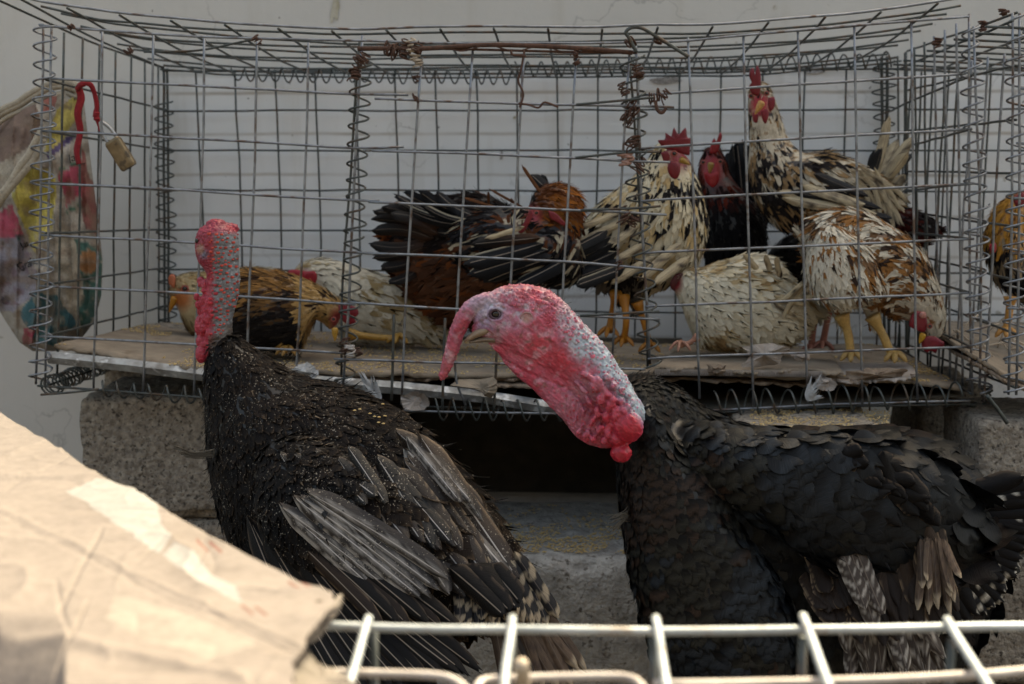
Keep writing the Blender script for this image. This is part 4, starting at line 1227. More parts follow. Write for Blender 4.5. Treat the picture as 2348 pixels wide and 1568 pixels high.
# socket round the eye, groove behind the jaw
de = np.hypot((uv1[:, 0] - 1137) / 17, (uv1[:, 1] - 721) / 12)
disp += np.exp(-((de - 1.15) / 0.28) ** 2) * 0.0016 - np.exp(-(de / 0.8) ** 2) * 0.003
for (u, v, a) in ((1207, 730, 15),):
    dr = np.hypot(uv1[:, 0] - u, uv1[:, 1] - v) / a
    disp += np.exp(-((dr - 1.1) / 0.3) ** 2) * 0.0012 - np.exp(-(dr / 0.7) ** 2) * 0.0015
V1 = V1 + N1 * disp[:, None]
# deeper crimson patches
RED, PINK, BLUE, MAUVE = lin(196, 56, 70), lin(205, 110, 115), lin(150, 158, 176), lin(158, 122, 140)
ctrl = [(1060, 740, *lin(182, 92, 100)), (1046, 770, *lin(176, 88, 98)), (1030, 830, *lin(180, 84, 88)), (1014, 865, *lin(186, 84, 88)), (1110, 715, *lin(165, 150, 165)), (1137, 700, *lin(165, 155, 172)), (1160, 735, *lin(180, 120, 138)), (1115, 745, *lin(150, 125, 150)),
        (1150, 672, *lin(192, 106, 104)), (1190, 665, *lin(200, 105, 105)), (1235, 690, *lin(200, 70, 80)), (1185, 715, *lin(186, 104, 116)), (1255, 735, *lin(196, 72, 84)), (1290, 715, *lin(190, 92, 104)), (1310, 745, *lin(186, 104, 118)), (1345, 785, *lin(160, 158, 170)), (1390, 840, *lin(150, 156, 172)), (1430, 900, *lin(130, 150, 175)), (1464, 945, *lin(130, 165, 205)),
        (1180, 790, *lin(192, 84, 94)), (1230, 800, *lin(200, 76, 84)), (1285, 825, *lin(192, 52, 64)), (1330, 860, *lin(186, 46, 58)), (1150, 800, *lin(190, 60, 74)), (1200, 865, *lin(192, 58, 76)), (1260, 920, *lin(198, 72, 90)), (1310, 960, *lin(196, 60, 78)), (1350, 990, *lin(190, 48, 64)), (1400, 960, *lin(188, 40, 54)), (1443, 978, *lin(206, 38, 56)), (1423, 1040, *lin(208, 42, 60)), (1370, 900, *lin(190, 48, 62)), (1130, 775, *lin(165, 112, 112)), (1420, 930, *lin(180, 60, 74))]
c1 = field(uv1 + (np.stack([fbm(V1, 130, 31), fbm(V1, 130, 37)], 1) - 0.5) * 44, ctrl, 3.5)
napew = field(uv1, [(1100, 720, 0), (1180, 670, .15), (1250, 690, .35), (1300, 730, .8), (1350, 780, 1), (1400, 840, 1), (1440, 900, 1), (1465, 945, 1), (1250, 780, 0), (1300, 830, .1), (1350, 860, .5), (1400, 930, .3), (1390, 890, .6), (1443, 978, 0), (1250, 740, .2), (1330, 800, .9)], 4)[:, 0]
wtop = sstep(0.42, 0.22, w1) * (0.35 + 0.65 * (wid > 0.35))
c1 = mix(c1, np.tile(lin(160, 176, 184), (len(c1), 1)), napew ** 1.4 * (1 - wtop) * (0.5 + 0.5 * (fbm(V1, 55, 66) > 0.42)) * 0.9)
c1 = mix(c1, np.tile(lin(214, 96, 108), (len(c1), 1)), napew * wtop * (fbm(V1, 60, 5) > 0.40) * 0.7)
c1 = mix(c1, np.tile(lin(206, 178, 180), (len(c1), 1)), np.clip((fbm(V1, 120, 14, 4) - 0.54) * 7, 0, 1) * (0.5 - 0.4 * fold) * sstep(1420, 1250, uv1[:, 0] + 0.3 * (uv1[:, 1] - 800)))
c1 = mix(c1, np.tile(lin(158, 30, 46), (len(c1), 1)), np.clip((fbm(V1, 60, 24, 4) - 0.52) * 6, 0, 1) * 0.55 * (1 - napew))
c1 = mix(c1, np.tile(lin(110, 78, 60), (len(c1), 1)), np.clip((fbm(V1, 150, 15) - 0.66) * 12, 0, 1) * 0.6 * (uv1[:, 0] < 1300))
bulb = np.maximum(np.exp(-(np.hypot(uv1[:, 0] - 1443, uv1[:, 1] - 980) / 33) ** 8), np.exp(-(np.hypot(uv1[:, 0] - 1422, uv1[:, 1] - 1036) / 30) ** 8))
lbm = np.zeros(len(c1))
for (u, v, a, b, r_) in LB:
    dx, dz = uv1[:, 0] - u, -(uv1[:, 1] - v)
    xx, zz = dx * math.cos(r_) + dz * math.sin(r_), -dx * math.sin(r_) + dz * math.cos(r_)
    lbm = np.maximum(lbm, np.clip(1.5 - 1.1 * np.hypot(xx / a, zz / b), 0, 1))
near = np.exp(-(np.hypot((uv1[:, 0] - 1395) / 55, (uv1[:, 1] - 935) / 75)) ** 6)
c1 = mix(c1, np.tile(lin(126, 34, 44), (len(c1), 1)), near * (1 - lbm) * 0.65 * (1 - napew))  # gaps between lobes painted darker, crease shade put into the colour
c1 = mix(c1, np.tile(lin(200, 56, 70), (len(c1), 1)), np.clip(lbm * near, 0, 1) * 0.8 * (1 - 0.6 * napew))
c1 = mix(c1, np.tile(lin(178, 38, 52), (len(c1), 1)), bulb)
c1 = c1 * (0.80 + 0.35 * sstep(0.0, 0.4, wr))[:, None]  # wrinkle grooves darkened too, their shade is in the colour
c1 = mix(c1, np.tile(lin(176, 186, 196), (len(c1), 1)), np.clip((fbm(V1, 150, 99, 4) - 0.52) * 7, 0, 1) * 0.55 * np.exp(-(np.hypot((uv1[:, 0] - 1165) / 75, (uv1[:, 1] - 705) / 50)) ** 4))
earm = np.exp(-(np.hypot(uv1[:, 0] - 1208, uv1[:, 1] - 730) / 13) ** 4)
c1 = mix(c1, np.tile(lin(166, 142, 124), (len(c1), 1)), earm * (0.45 + 0.5 * fbm(V1, 260, 91)))
eyem = np.exp(-(de / 1.0) ** 4)
c1 = mix(c1, np.tile(lin(110, 84, 96), (len(c1), 1)), eyem * 0.8)
WARTS, WC, done = [], [], []
for _ in range(900):
    t = rt.random(); q = top[int(t * (len(top) - 1))]; off = rt.random() ** 0.7 * (58 if t < 0.4 else 44 if t < 0.8 else 34)
    u, v = q[0] - off * 0.62 - 1, q[1] + off * 0.78 + 2
    a = rt.uniform(2.6, 4.6) * (1.0 if t < 0.45 else rt.choice((0.8, 1.0, 1.45)))
    if any((u - x_) ** 2 + (v - y_) ** 2 < ((a + b_) * 0.86) ** 2 for x_, y_, b_ in done): continue
    if t > 0.5 and rt.random() < 0.45: done.append((u, v, a)); continue
    done.append((u, v, a)); s_ = surf(V1, uv1, u, v, 4)
    wv, wf = ball(s_ + (0, 0.0003, 0), (px(a, YH), px(a * 0.8, YH), px(a * rt.uniform(0.75, 1.2), YH)), seg=8)
    WARTS.append((wv, wf)); kk = ((V1 - s_) ** 2).sum(1).argmin(); WC.append(np.tile(mix(c1[kk] * 1.08, lin(204, 100, 110), 0.65 if (t > 0.4 and rt.random() < 0.75) else 0.15), (len(wv), 1)) * rt.uniform(0.85, 1.12))
Vw, Fw = join(WARTS)
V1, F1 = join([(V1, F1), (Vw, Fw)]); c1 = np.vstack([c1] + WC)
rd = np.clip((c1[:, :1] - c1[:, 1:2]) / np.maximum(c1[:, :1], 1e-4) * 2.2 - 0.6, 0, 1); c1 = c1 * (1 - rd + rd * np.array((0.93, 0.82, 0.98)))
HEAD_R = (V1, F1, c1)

YB_ = 1.66
body = [(1438, 868, 1440, 1010, 62, 1.54), (1480, 858, 1448, 1090, 95, 1.58), (1545, 885, 1438, 1190, 130, 1.62), (1620, 935, 1450, 1320, 165, 1.65), (1705, 972, 1490, 1450, 190, 1.67), (1800, 982, 1580, 1580, 205, 1.68), (1900, 984, 1730, 1680, 205, 1.68),
        (2010, 984, 1900, 1700, 195, 1.68), (2110, 1004, 2050, 1640, 170, 1.67), (2195, 1060, 2160, 1540, 120, 1.66), (2260, 1130, 2230, 1430, 60, 1.66)]
breast = [(1500, 930, 1455, 985, 40, 1.52), (1550, 1010, 1440, 1090, 62, 1.53), (1640, 1130, 1436, 1200, 75, 1.53), (1720, 1240, 1448, 1320, 80, 1.53), (1790, 1350, 1480, 1450, 80, 1.53), (1830, 1480, 1545, 1570, 75, 1.54), (1850, 1600, 1620, 1680, 50, 1.56)]
wing = [(1580, 965, 1570, 1050, 40, 1.55), (1680, 980, 1660, 1130, 60, 1.53), (1790, 990, 1790, 1230, 66, 1.52), (1900, 992, 1920, 1300, 66, 1.52), (2030, 1010, 2060, 1320, 60, 1.53), (2140, 1060, 2160, 1300, 50, 1.55), (2220, 1130, 2230, 1250, 34, 1.58)]
leg1 = path_ribs([(1850, 1600, 60, 60, 1.62), (1850, 1800, 40, 40, 1.62), (1845, 1950, 16, 16, 1.63), (1850, 2160, 13, 13, 1.64)])
leg2 = path_ribs([(1780, 1600, 60, 60, 1.72), (1770, 1800, 40, 40, 1.72), (1765, 1950, 16, 16, 1.72), (1765, 2080, 13, 13, 1.72)])
Vb, Fb, nb = remesh([loft(body)[:2], loft(breast)[:2], loft(wing)[:2], loft(leg1)[:2], loft(leg2)[:2]], 0.006, 10)
cb_ = np.tile(lin(12, 11, 11), (len(Vb), 1))
uvb_ = UV(Vb)
legm = Vb[:, 2] < 0.20
cb_[legm] = lin(150, 120, 105)
Va, Fa = join([(V1, F1), (Vb, Fb)])
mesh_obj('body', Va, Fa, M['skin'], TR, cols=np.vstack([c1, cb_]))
ctrlR = [(1450, 880, .6, .7, 20), (1468, 930, .2, 1, 20), (1470, 1000, .1, 1, 24), (1455, 1100, 0, 1, 30), (1480, 1200, .12, 1, 34), (1520, 1350, .25, 1, 42), (1600, 1480, .35, .9, 48), (1560, 905, .9, .4, 26), (1640, 960, .85, .45, 36), (1520, 950, .6, .7, 24),
         (1530, 1060, .35, .9, 30), (1610, 1180, .5, .85, 38), (1700, 1340, .55, .8, 46), (1760, 1450, .6, .75, 50), (1700, 1040, .95, .5, 50), (1800, 1020, 1, .22, 56), (1950, 1005, 1, .12, 64), (1620, 1030, .8, .7, 36), (1740, 1130, .85, .7, 54), (1840, 1120, .9, .6, 66), (1950, 1130, .9, .6, 66), (2050, 1110, .9, .5, 70),
         (1850, 1270, .85, .75, 60), (2000, 1270, .7, .85, 64), (2150, 1100, 1, .45, 80), (2230, 1150, 1, .55, 84), (1700, 1220, .75, .8, 44), (1900, 1500, .4, 1, 60), (2150, 1400, .5, .9, 70)]
def colR(uvp, p, r, s, t, I, V):
    n_ = len(uvp)
    hue = np.clip(fbm(p, 7, 5) + r.normal(0, 0.05, n_), 0, 1)
    bronze = lin(58, 44, 36); blue = lin(42, 48, 54); green = lin(46, 45, 40)
    band = np.where((hue > 0.56)[:, None], bronze, np.where((hue > 0.44)[:, None], green, blue))
    base = np.tile(lin(9, 9, 10), (n_, 1)) * r.uniform(0.8, 1.3, n_)[:, None]
    st = np.clip(0.12 + field(uvp, [(1470, 900, .3), (1480, 1100, .65), (1520, 1350, .8), (1650, 1050, .8), (1750, 1100, .5), (1900, 1100, .35), (2050, 1200, .15), (1850, 1280, .1), (1700, 1400, .9), (2150, 1100, .1)])[:, 0], 0, 1)
    b = base[I]; k = sstep(0.42, 0.6, t) * sstep(0.93, 0.80, t) * st[I]
    c = mix(b, band[I], k * 0.8)
    return mix(c, np.tile(lin(8, 8, 9), (len(t), 1)), sstep(0.84, 0.93, t) * 0.9)
keep = lambda p, n, uv: (p[:, 2] > 0.30) & (n[:, 1] < 0.75)
plumage('plumage', Vb, Fb, keep, ctrlR, colR, 'scale', M['plume_dark'], TR, 90000, rt, density=0.31, scale=1.4, wl=1.0, lift=0.055, camber=0.13, nx=7, ny=6, spread=0.09, curl=0.012, sink=0.02)
def colR2(uvp, p, r, s, t, I, V):
    return (np.tile(lin(16, 15, 17), (len(uvp), 1)) * r.uniform(0.4, 1.6, len(uvp))[:, None])[I]
keep2 = lambda p, n, uv: (p[:, 2] > 0.30) & (n[:, 1] < 0.6) & ((uv[:, 0] > 1830) & (uv[:, 1] > 1180) | (uv[:, 0] < 1475) | (rt.random(len(uv)) < 0.10))
plumage('loose_barbs', Vb, Fb, keep2, [(a, b, c_, d, e * 0.8) for a, b, c_, d, e in ctrlR], colR2, 'hackle', M['plume_dark'], TR, 9000, rt, density=0.5, wl=0.16, lift=0.28, nx=3, ny=4, spread=0.4)
# brown secondaries, barred primaries, tail fan
for k_ in range(3):
    for i in range(13):
        a = (i + 0.3 * k_) / 12.6; j = rt.normal(0, 8, 4)
        quill('wing_feather', (1850 + 270 * a + j[0], 1262 - 175 * a + j[1] + 45 * k_, 1.54 - 0.012 * k_), (1890 + 300 * a + j[2], 1372 + 30 * k_ - 20 * a + 40 * math.sin(a * 3.1) + 1.6 * j[3], 1.486 - 0.004 * k_), 46, 'brown', M['quill_plain'], TR, rt, roll=rt.normal(0, 0.28), bend=rt.normal(0, 0.03))
for i in range(11):
    a = i / 10
    quill('primary_feather', (1905 + 150 * a, 1250 + rt.normal(0, 8), 1.515), (1965 + 190 * a + rt.normal(0, 14), 1490 + 75 * math.sin(0.5 + a * 2.4) + rt.normal(0, 12), 1.495), 44, 'bar', M['quill_bar'], TR, rt, roll=rt.normal(0, 0.3), bend=rt.normal(0, 0.04))
for (a0, b0, a1, b1) in ((1925, 1250, 1985, 1395), (1960, 1255, 2025, 1410), (1945, 1245, 2010, 1450), (2030, 1360, 2080, 1540)):
    quill('primary_feather', (a0, b0, 1.50), (a1, b1, 1.468), 46, 'bar', M['quill_bar'], TR, rt, roll=rt.normal(0, 0.15))
for i in range(9):
    a = i / 8
    quill('primary_feather', (1950 + 100 * a, 1390, 1.53), (1985 + 200 * a + rt.normal(0, 16), 1572 + rt.normal(0, 18), 1.50), 36, 'bar', M['quill_bar'], TR, rt, roll=rt.normal(0, 0.4), bend=rt.normal(0, 0.05))
for i in range(12):
    quill('ragged_feather', (2110 + 5 * i, 1235 + 8 * rt.random(), 1.50), (2105 + 9 * i + rt.normal(0, 8), 1370 + rt.normal(0, 26), 1.47), 20, 'buff', M['quill_bar'], TR, rt, roll=rt.normal(0, 0.5), nx=5, ny=12)
for i in range(24):
    a = i / 23; ang = math.radians(-20 + 100 * a)
    R0, R1 = 60, 290 - 12 * a + rt.normal(0, 7)
    cu_, cv_ = 2080, 1190
    quill('tail_feather', (cu_ + R0 * math.cos(ang), cv_ + R0 * math.sin(ang), 1.63 - 0.03 * a), (cu_ + R1 * math.cos(ang), cv_ + R1 * math.sin(ang), 1.60 - 0.03 * a), 66, 'tail' if i > 8 or i in (2, 5) else 'dark', M['quill_plain'], TR, rt, roll=rt.normal(0, 0.16), curl=-0.05)
for i in range(14):
    a = i / 13; ang = math.radians(-26 + 100 * a); R1 = 165 + rt.normal(0, 14)
    quill('tail_covert', (2060 + 20 * math.cos(ang), 1185 + 20 * math.sin(ang), 1.59), (2060 + R1 * math.cos(ang), 1175 + R1 * math.sin(ang), 1.58 - 0.02 * a), 56, 'tail' if i % 4 == 0 else 'dark', M['quill_plain'], TR, rt, roll=rt.normal(0, 0.2))
for i in range(5):
    a = i / 4
    quill('tail_feather', (2030 + 40 * a, 1330, 1.62), (2090 + 110 * a, 1475 + 20 * a, 1.60), 70, 'tail', M['quill_plain'], TR, rt)
for i in range(20):
    a = rt.random()
    quill('scapular_feather', (1900 + 190 * a + rt.normal(0, 12), 1060 + 60 * a + rt.normal(0, 26), 1.50), (1990 + 180 * a + rt.normal(0, 12), 1100 + 90 * a + rt.normal(0, 30), 1.49), 46, 'dark', M['quill_plain'], TR, rt, roll=rt.normal(0, 0.3))
# beard tuft
for i in range(26):
    a = rt.uniform(-0.5, 0.5)
    wire([P(1446, 1175 + rt.normal(0, 8), 1.52), P(1425, 1190 + a * 30, 1.50), P(1403 + rt.normal(0, 6), 1205 + a * 45, 1.49)], 0.0005, M['dark'], TR, 'beard_hair', k=3, n=4)
# beak, eye, ear bristles
def painted(name, VF, col, mat, parent, var=0.4, seed=1, sc=300):
    V, F = VF[0], VF[1]
    return mesh_obj(name, V, fixq(F), mat, parent, cols=np.tile(col, (len(V), 1)) * (1 - var / 2 + var * fbm(V, sc, seed))[:, None])
HORN = lin(146, 124, 104)
painted('upper_beak', loft([(1120, 742, 1124, 764, 20), (1104, 748, 1108, 770, 20), (1088, 757, 1092, 775, 16), (1074, 769, 1077, 781, 10), (1065, 780, 1066, 785, 3)], YH - 0.0045, 16), HORN, M['skin'], TR)
painted('lower_beak', loft([(1134, 768, 1136, 786, 19), (1110, 771, 1112, 784, 16), (1090, 777, 1092, 786, 11), (1076, 782, 1077, 787, 5)], YH - 0.0045, 16), HORN * 0.6, M['skin'], TR)
ey = surf(V1, UV(V1), 1137, 721, 4)
painted('eye', ball(P(1137, 720, ey[1] + 0.0015), (px(11, YH), px(7, YH), px(9.5, YH))), (0.02, 0.01, 0.01), M['eye'], TR)
def torus_lid(cu_, cv_, Y, a, b, r_, col, parent, name='eyelid'):
    C = np.array([P(cu_ + a * math.cos(t), cv_ + b * math.sin(t), Y) for t in np.linspace(0, 2 * math.pi, 25)])
    V, F = tube(C, px(r_, Y), 8, cap=False)
    painted(name, (V, F), col, M['skin'], parent)
torus_lid(1137, 720, ey[1] - 0.001, 13, 10.5, 3.2, lin(74, 50, 62), TR)
torus_lid(1137, 721, ey[1] - 0.0002, 19, 15, 2.4, lin(150, 128, 148), TR)
torus_lid(1208, 730, surf(V1, UV(V1), 1208, 730, 4)[1] + 0.0004, 14, 14, 2.6, lin(158, 120, 118), TR, 'ear_rim')
for i in range(40):
    t = rt.random(); q = top[int(t * (len(top) - 1))]; s_ = P(q[0] - 2, q[1] + 1, YH - 0.004)
    wire([s_, s_ + np.array((rt.normal(0.004, 0.003), rt.normal(-0.002, 0.002), rt.uniform(0.002, 0.006)))], 0.00025, M['dark'], TR, 'bristle', k=2, n=3, wob=0)
# short plumes at the top of the neck, standing up like a ruff
pR, nR = sample(Vb, Fb, 6000, lambda q: np.full(len(q), 0.006), rt)
uvq = UV(pR); k = (uvq[:, 0] < 1500) & (uvq[:, 1] < 1010) & (nR[:, 1] < 0.8); pR, nR = pR[k], nR[k]
fl = np.tile(RC[:, 0] * 0.6 + np.array((0, 0, -0.5)), (len(pR), 1))
V, F, S, I = place_feathers(pR, nR, fl, np.full(len(pR), 0.011), np.full(len(pR), 0.005), 'fluff', rt, lift=0.5, nx=3, ny=4, spread=0.5)
mesh_obj('ruff', V, F, M['plume_dark'], TR, cols=np.tile(lin(26, 25, 27), (len(V), 1)), uvs=S, kind='stuff')

# ================================================================== LEFT TURKEY
lt = np.random.default_rng(33)
TL = thing('turkey', 'brown black turkey seen from behind, upright warty red neck and drooping wing, left', 'turkey', (float(P(850, 1300, 1.60)[0]), 1.60, 0.0))
YL = 1.66
lneck = [(472, 516, 520, 515, 26), (456, 528, 538, 526, 38), (451, 548, 545, 546, 44), (450, 572, 547, 570, 44), (456, 598, 547, 597, 40), (472, 620, 548, 619, 36), (475, 645, 550, 643, 34), (470, 675, 547, 672, 34), (466, 705, 541, 700, 34), (464, 735, 533, 728, 34), (468, 765, 532, 756, 36), (474, 800, 540, 786, 42), (478, 840, 570, 815, 52)]
lsn = path_ribs([(500, 524, 12, 14), (522, 520, 9, 11), (538, 522, 8, 9), (546, 526, 5, 6)]); lsn = [r[:5] for r in lsn]
parts = [loft(lneck, YL)[:2], loft(lsn, YL + 0.01)[:2]]
V0, F0, _q = remesh(parts, 0.0024, 5); uv0 = UV(V0)
extra = [ball(P(462, 812, YL - 0.01), (px(15, YL), px(15, YL), px(22, YL))), ball(P(459, 748, YL - 0.004), (px(14, YL), px(15, YL), px(26, YL))), ball(P(470, 700, YL - 0.004), (px(10, YL), px(12, YL), px(30, YL))),
         ball(P(462, 782, YL - 0.006), (px(14, YL), px(14, YL), px(16, YL))), ball(P(470, 660, YL - 0.006), (px(8, YL), px(10, YL), px(22, YL)))]
for _ in range(44):
    u, v = lt.normal(468, 9), lt.uniform(640, 800)
    extra.append(lobe(u, v, lt.uniform(5, 9), lt.uniform(6, 11), 0.0, dep=6))
V1, F1, N1 = remesh(parts + extra, 0.0012, 2, 0.5)
uv1 = UV(V1)
w1, w2, wid = worley(V1, 170, 3); y1, y2, _ = worley(V1, 330, 9)
crown = sstep(545, 525, uv1[:, 1]) + sstep(490, 475, uv1[:, 0]) * sstep(640, 600, uv1[:, 1])
front_ = sstep(492, 476, uv1[:, 0]) * sstep(620, 650, uv1[:, 1])
disp = np.clip(crown, 0, 1) * (np.clip((w2 - w1), 0, 0.25) - 0.12) * 0.006 + (y2 - y1 - 0.25) * 0.0012 + (np.abs(fbm(V1 * np.array((0.4, 0.4, 1.8)), 300, 4) - 0.5) - 0.1) * 0.0030 * (1 - np.clip(crown, 0, 1))
V1 = V1 + N1 * disp[:, None]
c1 = mix(np.tile(lin(128, 132, 138), (len(V1), 1)), np.tile(lin(170, 70, 80), (len(V1), 1)), np.clip((fbm(V1, 90, 77) - 0.42) * 5, 0, 0.85) * sstep(500, 486, uv1[:, 0]))
c1 = mix(c1, np.tile(lin(78, 66, 60), (len(V1), 1)), np.clip((fbm(V1 * np.array((.5, .5, 2)), 200, 3) - 0.45) * 5, 0, 1) * 0.7)
redm = np.clip(sstep(496, 478, uv1[:, 0]) + crown, 0, 1)
redm = np.clip(redm + (fbm(V1, 90, 8) - 0.5) * 0.8 * (redm > 0.02), 0, 1)
c1 = mix(c1, np.tile(lin(154, 46, 64), (len(V1), 1)), redm)
c1 = mix(c1, np.tile(lin(178, 50, 68), (len(V1), 1)), front_ * 0.8)
c1 = mix(c1, np.tile(lin(100, 112, 130), (len(V1), 1)), np.exp(-(np.hypot((uv1[:, 0] - 468) / 10, (uv1[:, 1] - 583) / 10)) ** 2) * 0.9)
c1 = mix(c1, np.tile(lin(170, 130, 112), (len(V1), 1)), np.exp(-(np.hypot((uv1[:, 0] - 459) / 9, (uv1[:, 1] - 571) / 12)) ** 4) * 0.9)
c1 = c1 * (0.66 + 0.7 * np.clip((y2 - y1) * 2, 0, 0.6))[:, None]
c1 = mix(c1, np.tile(lin(70, 60, 54), (len(V1), 1)), sstep(745, 790, uv1[:, 1] + (uv1[:, 0] - 480) * 0.5) * (uv1[:, 0] > 478) * 0.9)
WARTS, WC, done = [], [], []
for _ in range(1400):
    u, v = lt.uniform(480, 548), lt.uniform(532, 765)
    if v > 690 and u > 545 - (v - 690) * 0.4: continue
    dens = 1.0 if u > 486 else 0.8
    a = lt.uniform(2.6, 4.8) * (1.25 if (u < 505 and v > 640) else 1)
    if any((u - x_) ** 2 + ((v - y_) * 1.2) ** 2 < ((a + b_) * 1.4) ** 2 for x_, y_, b_ in done): continue
    done.append((u, v, a)); s_ = surf(V1, uv1, u, v, 4)
    wv, wf = ball(s_ + (0, 0.0002, 0), (px(a * 1.15, YL), px(a, YL), px(a * 0.85, YL)), seg=8)
    WARTS.append((wv, wf)); WC.append(np.tile(lin(196, 70, 58) if u > 500 or v < 600 else lin(186, 46, 60), (len(wv), 1)) * lt.uniform(0.65, 1.15))
Vw, Fw = join(WARTS)
V1, F1 = join([(V1, F1), (Vw, Fw)]); c1 = np.vstack([c1] + WC)
lbody = [(478, 800, 545, 770, 42, 1.66), (470, 862, 600, 812, 66, 1.66), (474, 960, 690, 862, 98, 1.66), (486, 1080, 800, 888, 130, 1.65), (515, 1200, 892, 930, 150, 1.64), (590, 1330, 978, 992, 158, 1.63), (700, 1440, 1052, 1072, 156, 1.62), (830, 1510, 1122, 1162, 140, 1.60), (960, 1500, 1180, 1262, 105, 1.58), (1050, 1450, 1212, 1340, 60, 1.56)]
lwing = [(600, 1040, 700, 1000, 40, 1.56), (590, 1160, 800, 1040, 60, 1.52), (640, 1260, 920, 1100, 66, 1.50), (740, 1340, 1030, 1180, 62, 1.49), (860, 1400, 1110, 1270, 52, 1.49), (980, 1420, 1160, 1340, 36, 1.49)]
lleg = path_ribs([(860, 1500, 60, 60, 1.60), (880, 1750, 40, 40, 1.61), (885, 1900, 16, 16, 1.62), (885, 2070, 13, 13, 1.62)])
lleg2 = path_ribs([(800, 1480, 60, 60, 1.70), (810, 1700, 40, 40, 1.70), (815, 1850, 16, 16, 1.70), (815, 2015, 13, 13, 1.70)])
Vb, Fb, nb = remesh([loft(lbody)[:2], loft(lwing)[:2], loft(lleg)[:2], loft(lleg2)[:2]], 0.006, 3)
cb_ = np.tile(lin(13, 11, 10), (len(Vb), 1)); cb_[Vb[:, 2] < 0.20] = lin(150, 115, 100)
Va, Fa = join([(V1, F1), (Vb, Fb)])
mesh_obj('body', Va, Fa, M['skin'], TL, cols=np.vstack([c1, cb_]))
ctrlL = [(500, 800, .1, 1, 24), (490, 900, .1, 1, 26), (495, 1050, .1, 1, 34), (530, 1200, .3, 1, 40), (600, 1300, .5, .9, 44), (560, 830, .6, .8, 28), (560, 900, .5, .9, 30), (650, 880, .8, .5, 32), (640, 960, .7, .6, 34), (760, 920, .85, .5, 36), (860, 950, .8, .6, 40), (900, 1050, .7, .7, 50),
         (700, 1050, .6, .7, 36), (620, 1100, .5, .85, 38), (650, 1180, .6, .85, 46), (760, 1150, .7, .7, 52), (850, 1200, .75, .7, 70), (1000, 1100, .65, .8, 70), (1080, 1200, .6, .85, 74), (1150, 1300, .5, .9, 74), (950, 1300, .7, .75, 70), (800, 1300, .75, .65, 60), (530, 1000, .3, 1, 34), (580, 1050, .4, .9, 34)]
def colL(uvp, p, r, s, t, I, V):
    n_ = len(uvp)
    brown = np.clip(field(uvp, [(500, 850, .3), (560, 900, .55), (650, 900, .6), (760, 930, .5), (650, 1050, .2), (600, 1180, .08), (750, 1100, .2), (850, 1000, .5), (950, 1080, .8), (1000, 1180, .9), (1120, 1280, .8), (850, 1200, .7), (530, 1100, .25)])[:, 0] + r.normal(0, 0.12, n_), 0, 1)
    base = mix(np.tile(lin(8, 8, 10), (n_, 1)), np.tile(lin(28, 21, 17), (n_, 1)), brown) * r.uniform(0.6, 1.4, n_)[:, None]
    c = base[I]
    edge = sstep(0.80, 0.98, t) * brown[I] + (np.abs(s) > 0.85) * 0.35 * brown[I]
    c = mix(c, np.tile(lin(112, 92, 72), (len(t), 1)), np.clip(edge, 0, 1) * 0.45 * (fbm(V, 380, 8) > 0.44))
    return c
keep = lambda p, n, uv: (p[:, 2] > 0.30) & (n[:, 1] < 0.75)
plumage('plumage', Vb, Fb, keep, ctrlL, colL, 'scale', M['plume_brown'], TL, 120000, lt, density=0.31, scale=1.2, wl=0.6, lift=0.075, camber=0.14, nx=5, ny=6, spread=0.12, curl=0.02, sink=0.015)
def colL2(uvp, p, r, s, t, I, V):
    base = np.where((r.random(len(uvp)) < 0.05)[:, None], lin(112, 96, 80), lin(18, 16, 16)) * r.uniform(0.5, 1.3, len(uvp))[:, None]
    return base[I]
plumage('loose_barbs', Vb, Fb, keep, ctrlL, colL2, 'hackle', M['plume_brown'], TL, 9000, lt, density=0.42, wl=0.12, lift=0.3, nx=3, ny=4, spread=0.5)
# rows of large feathers: back and shoulder, wing coverts, flight feathers, tail
def row(n_, a0, a1, b0, b1, w, style, mat, name, jit=7, bow=0, **kw):
    for i in range(n_):
        t = i / max(1, n_ - 1); j = lt.normal(0, jit, 4)
        A0 = [a0[k_] + (a1[k_] - a0[k_]) * t for k_ in range(3)]; B0 = [b0[k_] + (b1[k_] - b0[k_]) * t for k_ in range(3)]
        stl = style if isinstance(style, str) else style[i % len(style)]
        quill(name, (A0[0] + j[0], A0[1] + j[1] + bow * math.sin(t * 3.1), A0[2] + 0.03), (B0[0] + j[2], B0[1] + j[3] + bow * math.sin(t * 3.1), B0[2]), w * lt.uniform(0.85, 1.1), stl, mat, TL, lt, roll=lt.normal(0, 0.16), **kw)
row(13, (690, 1215, 1.455), (580, 1200, 1.50), (1112, 1540, 1.40), (770, 1620, 1.40), 50, 'dark', M['quill_dark'], 'primary_feather', jit=4, bend=0.02)
row(6, (720, 1190, 1.45), (650, 1205, 1.46), (1060, 1440, 1.412), (880, 1440, 1.415), 48, ('dark', 'brown'), M['quill_dark'], 'secondary_feather')
row(6, (720, 1130, 1.44), (650, 1165, 1.445), (1030, 1330, 1.425), (930, 1410, 1.43), 50, 'white', M['quill_pale'], 'secondary_feather', jit=5)
row(8, (950, 1020, 1.50), (860, 1110, 1.47), (1190, 1330, 1.47), (1040, 1380, 1.44), 58, ('brown', 'white', 'brown'), M['quill_pale'], 'scapular_feather', jit=10)
row(4, (940, 1000, 1.50), (980, 1030, 1.50), (1060, 1150, 1.485), (1110, 1190, 1.485), 34, 'white', M['quill_pale'], 'scapular_feather', jit=5)
row(8, (930, 1000, 1.53), (1080, 1180, 1.50), (1110, 1200, 1.52), (1215, 1370, 1.49), 46, ('brown', 'white'), M['quill_pale'], 'scapular_feather', jit=8)
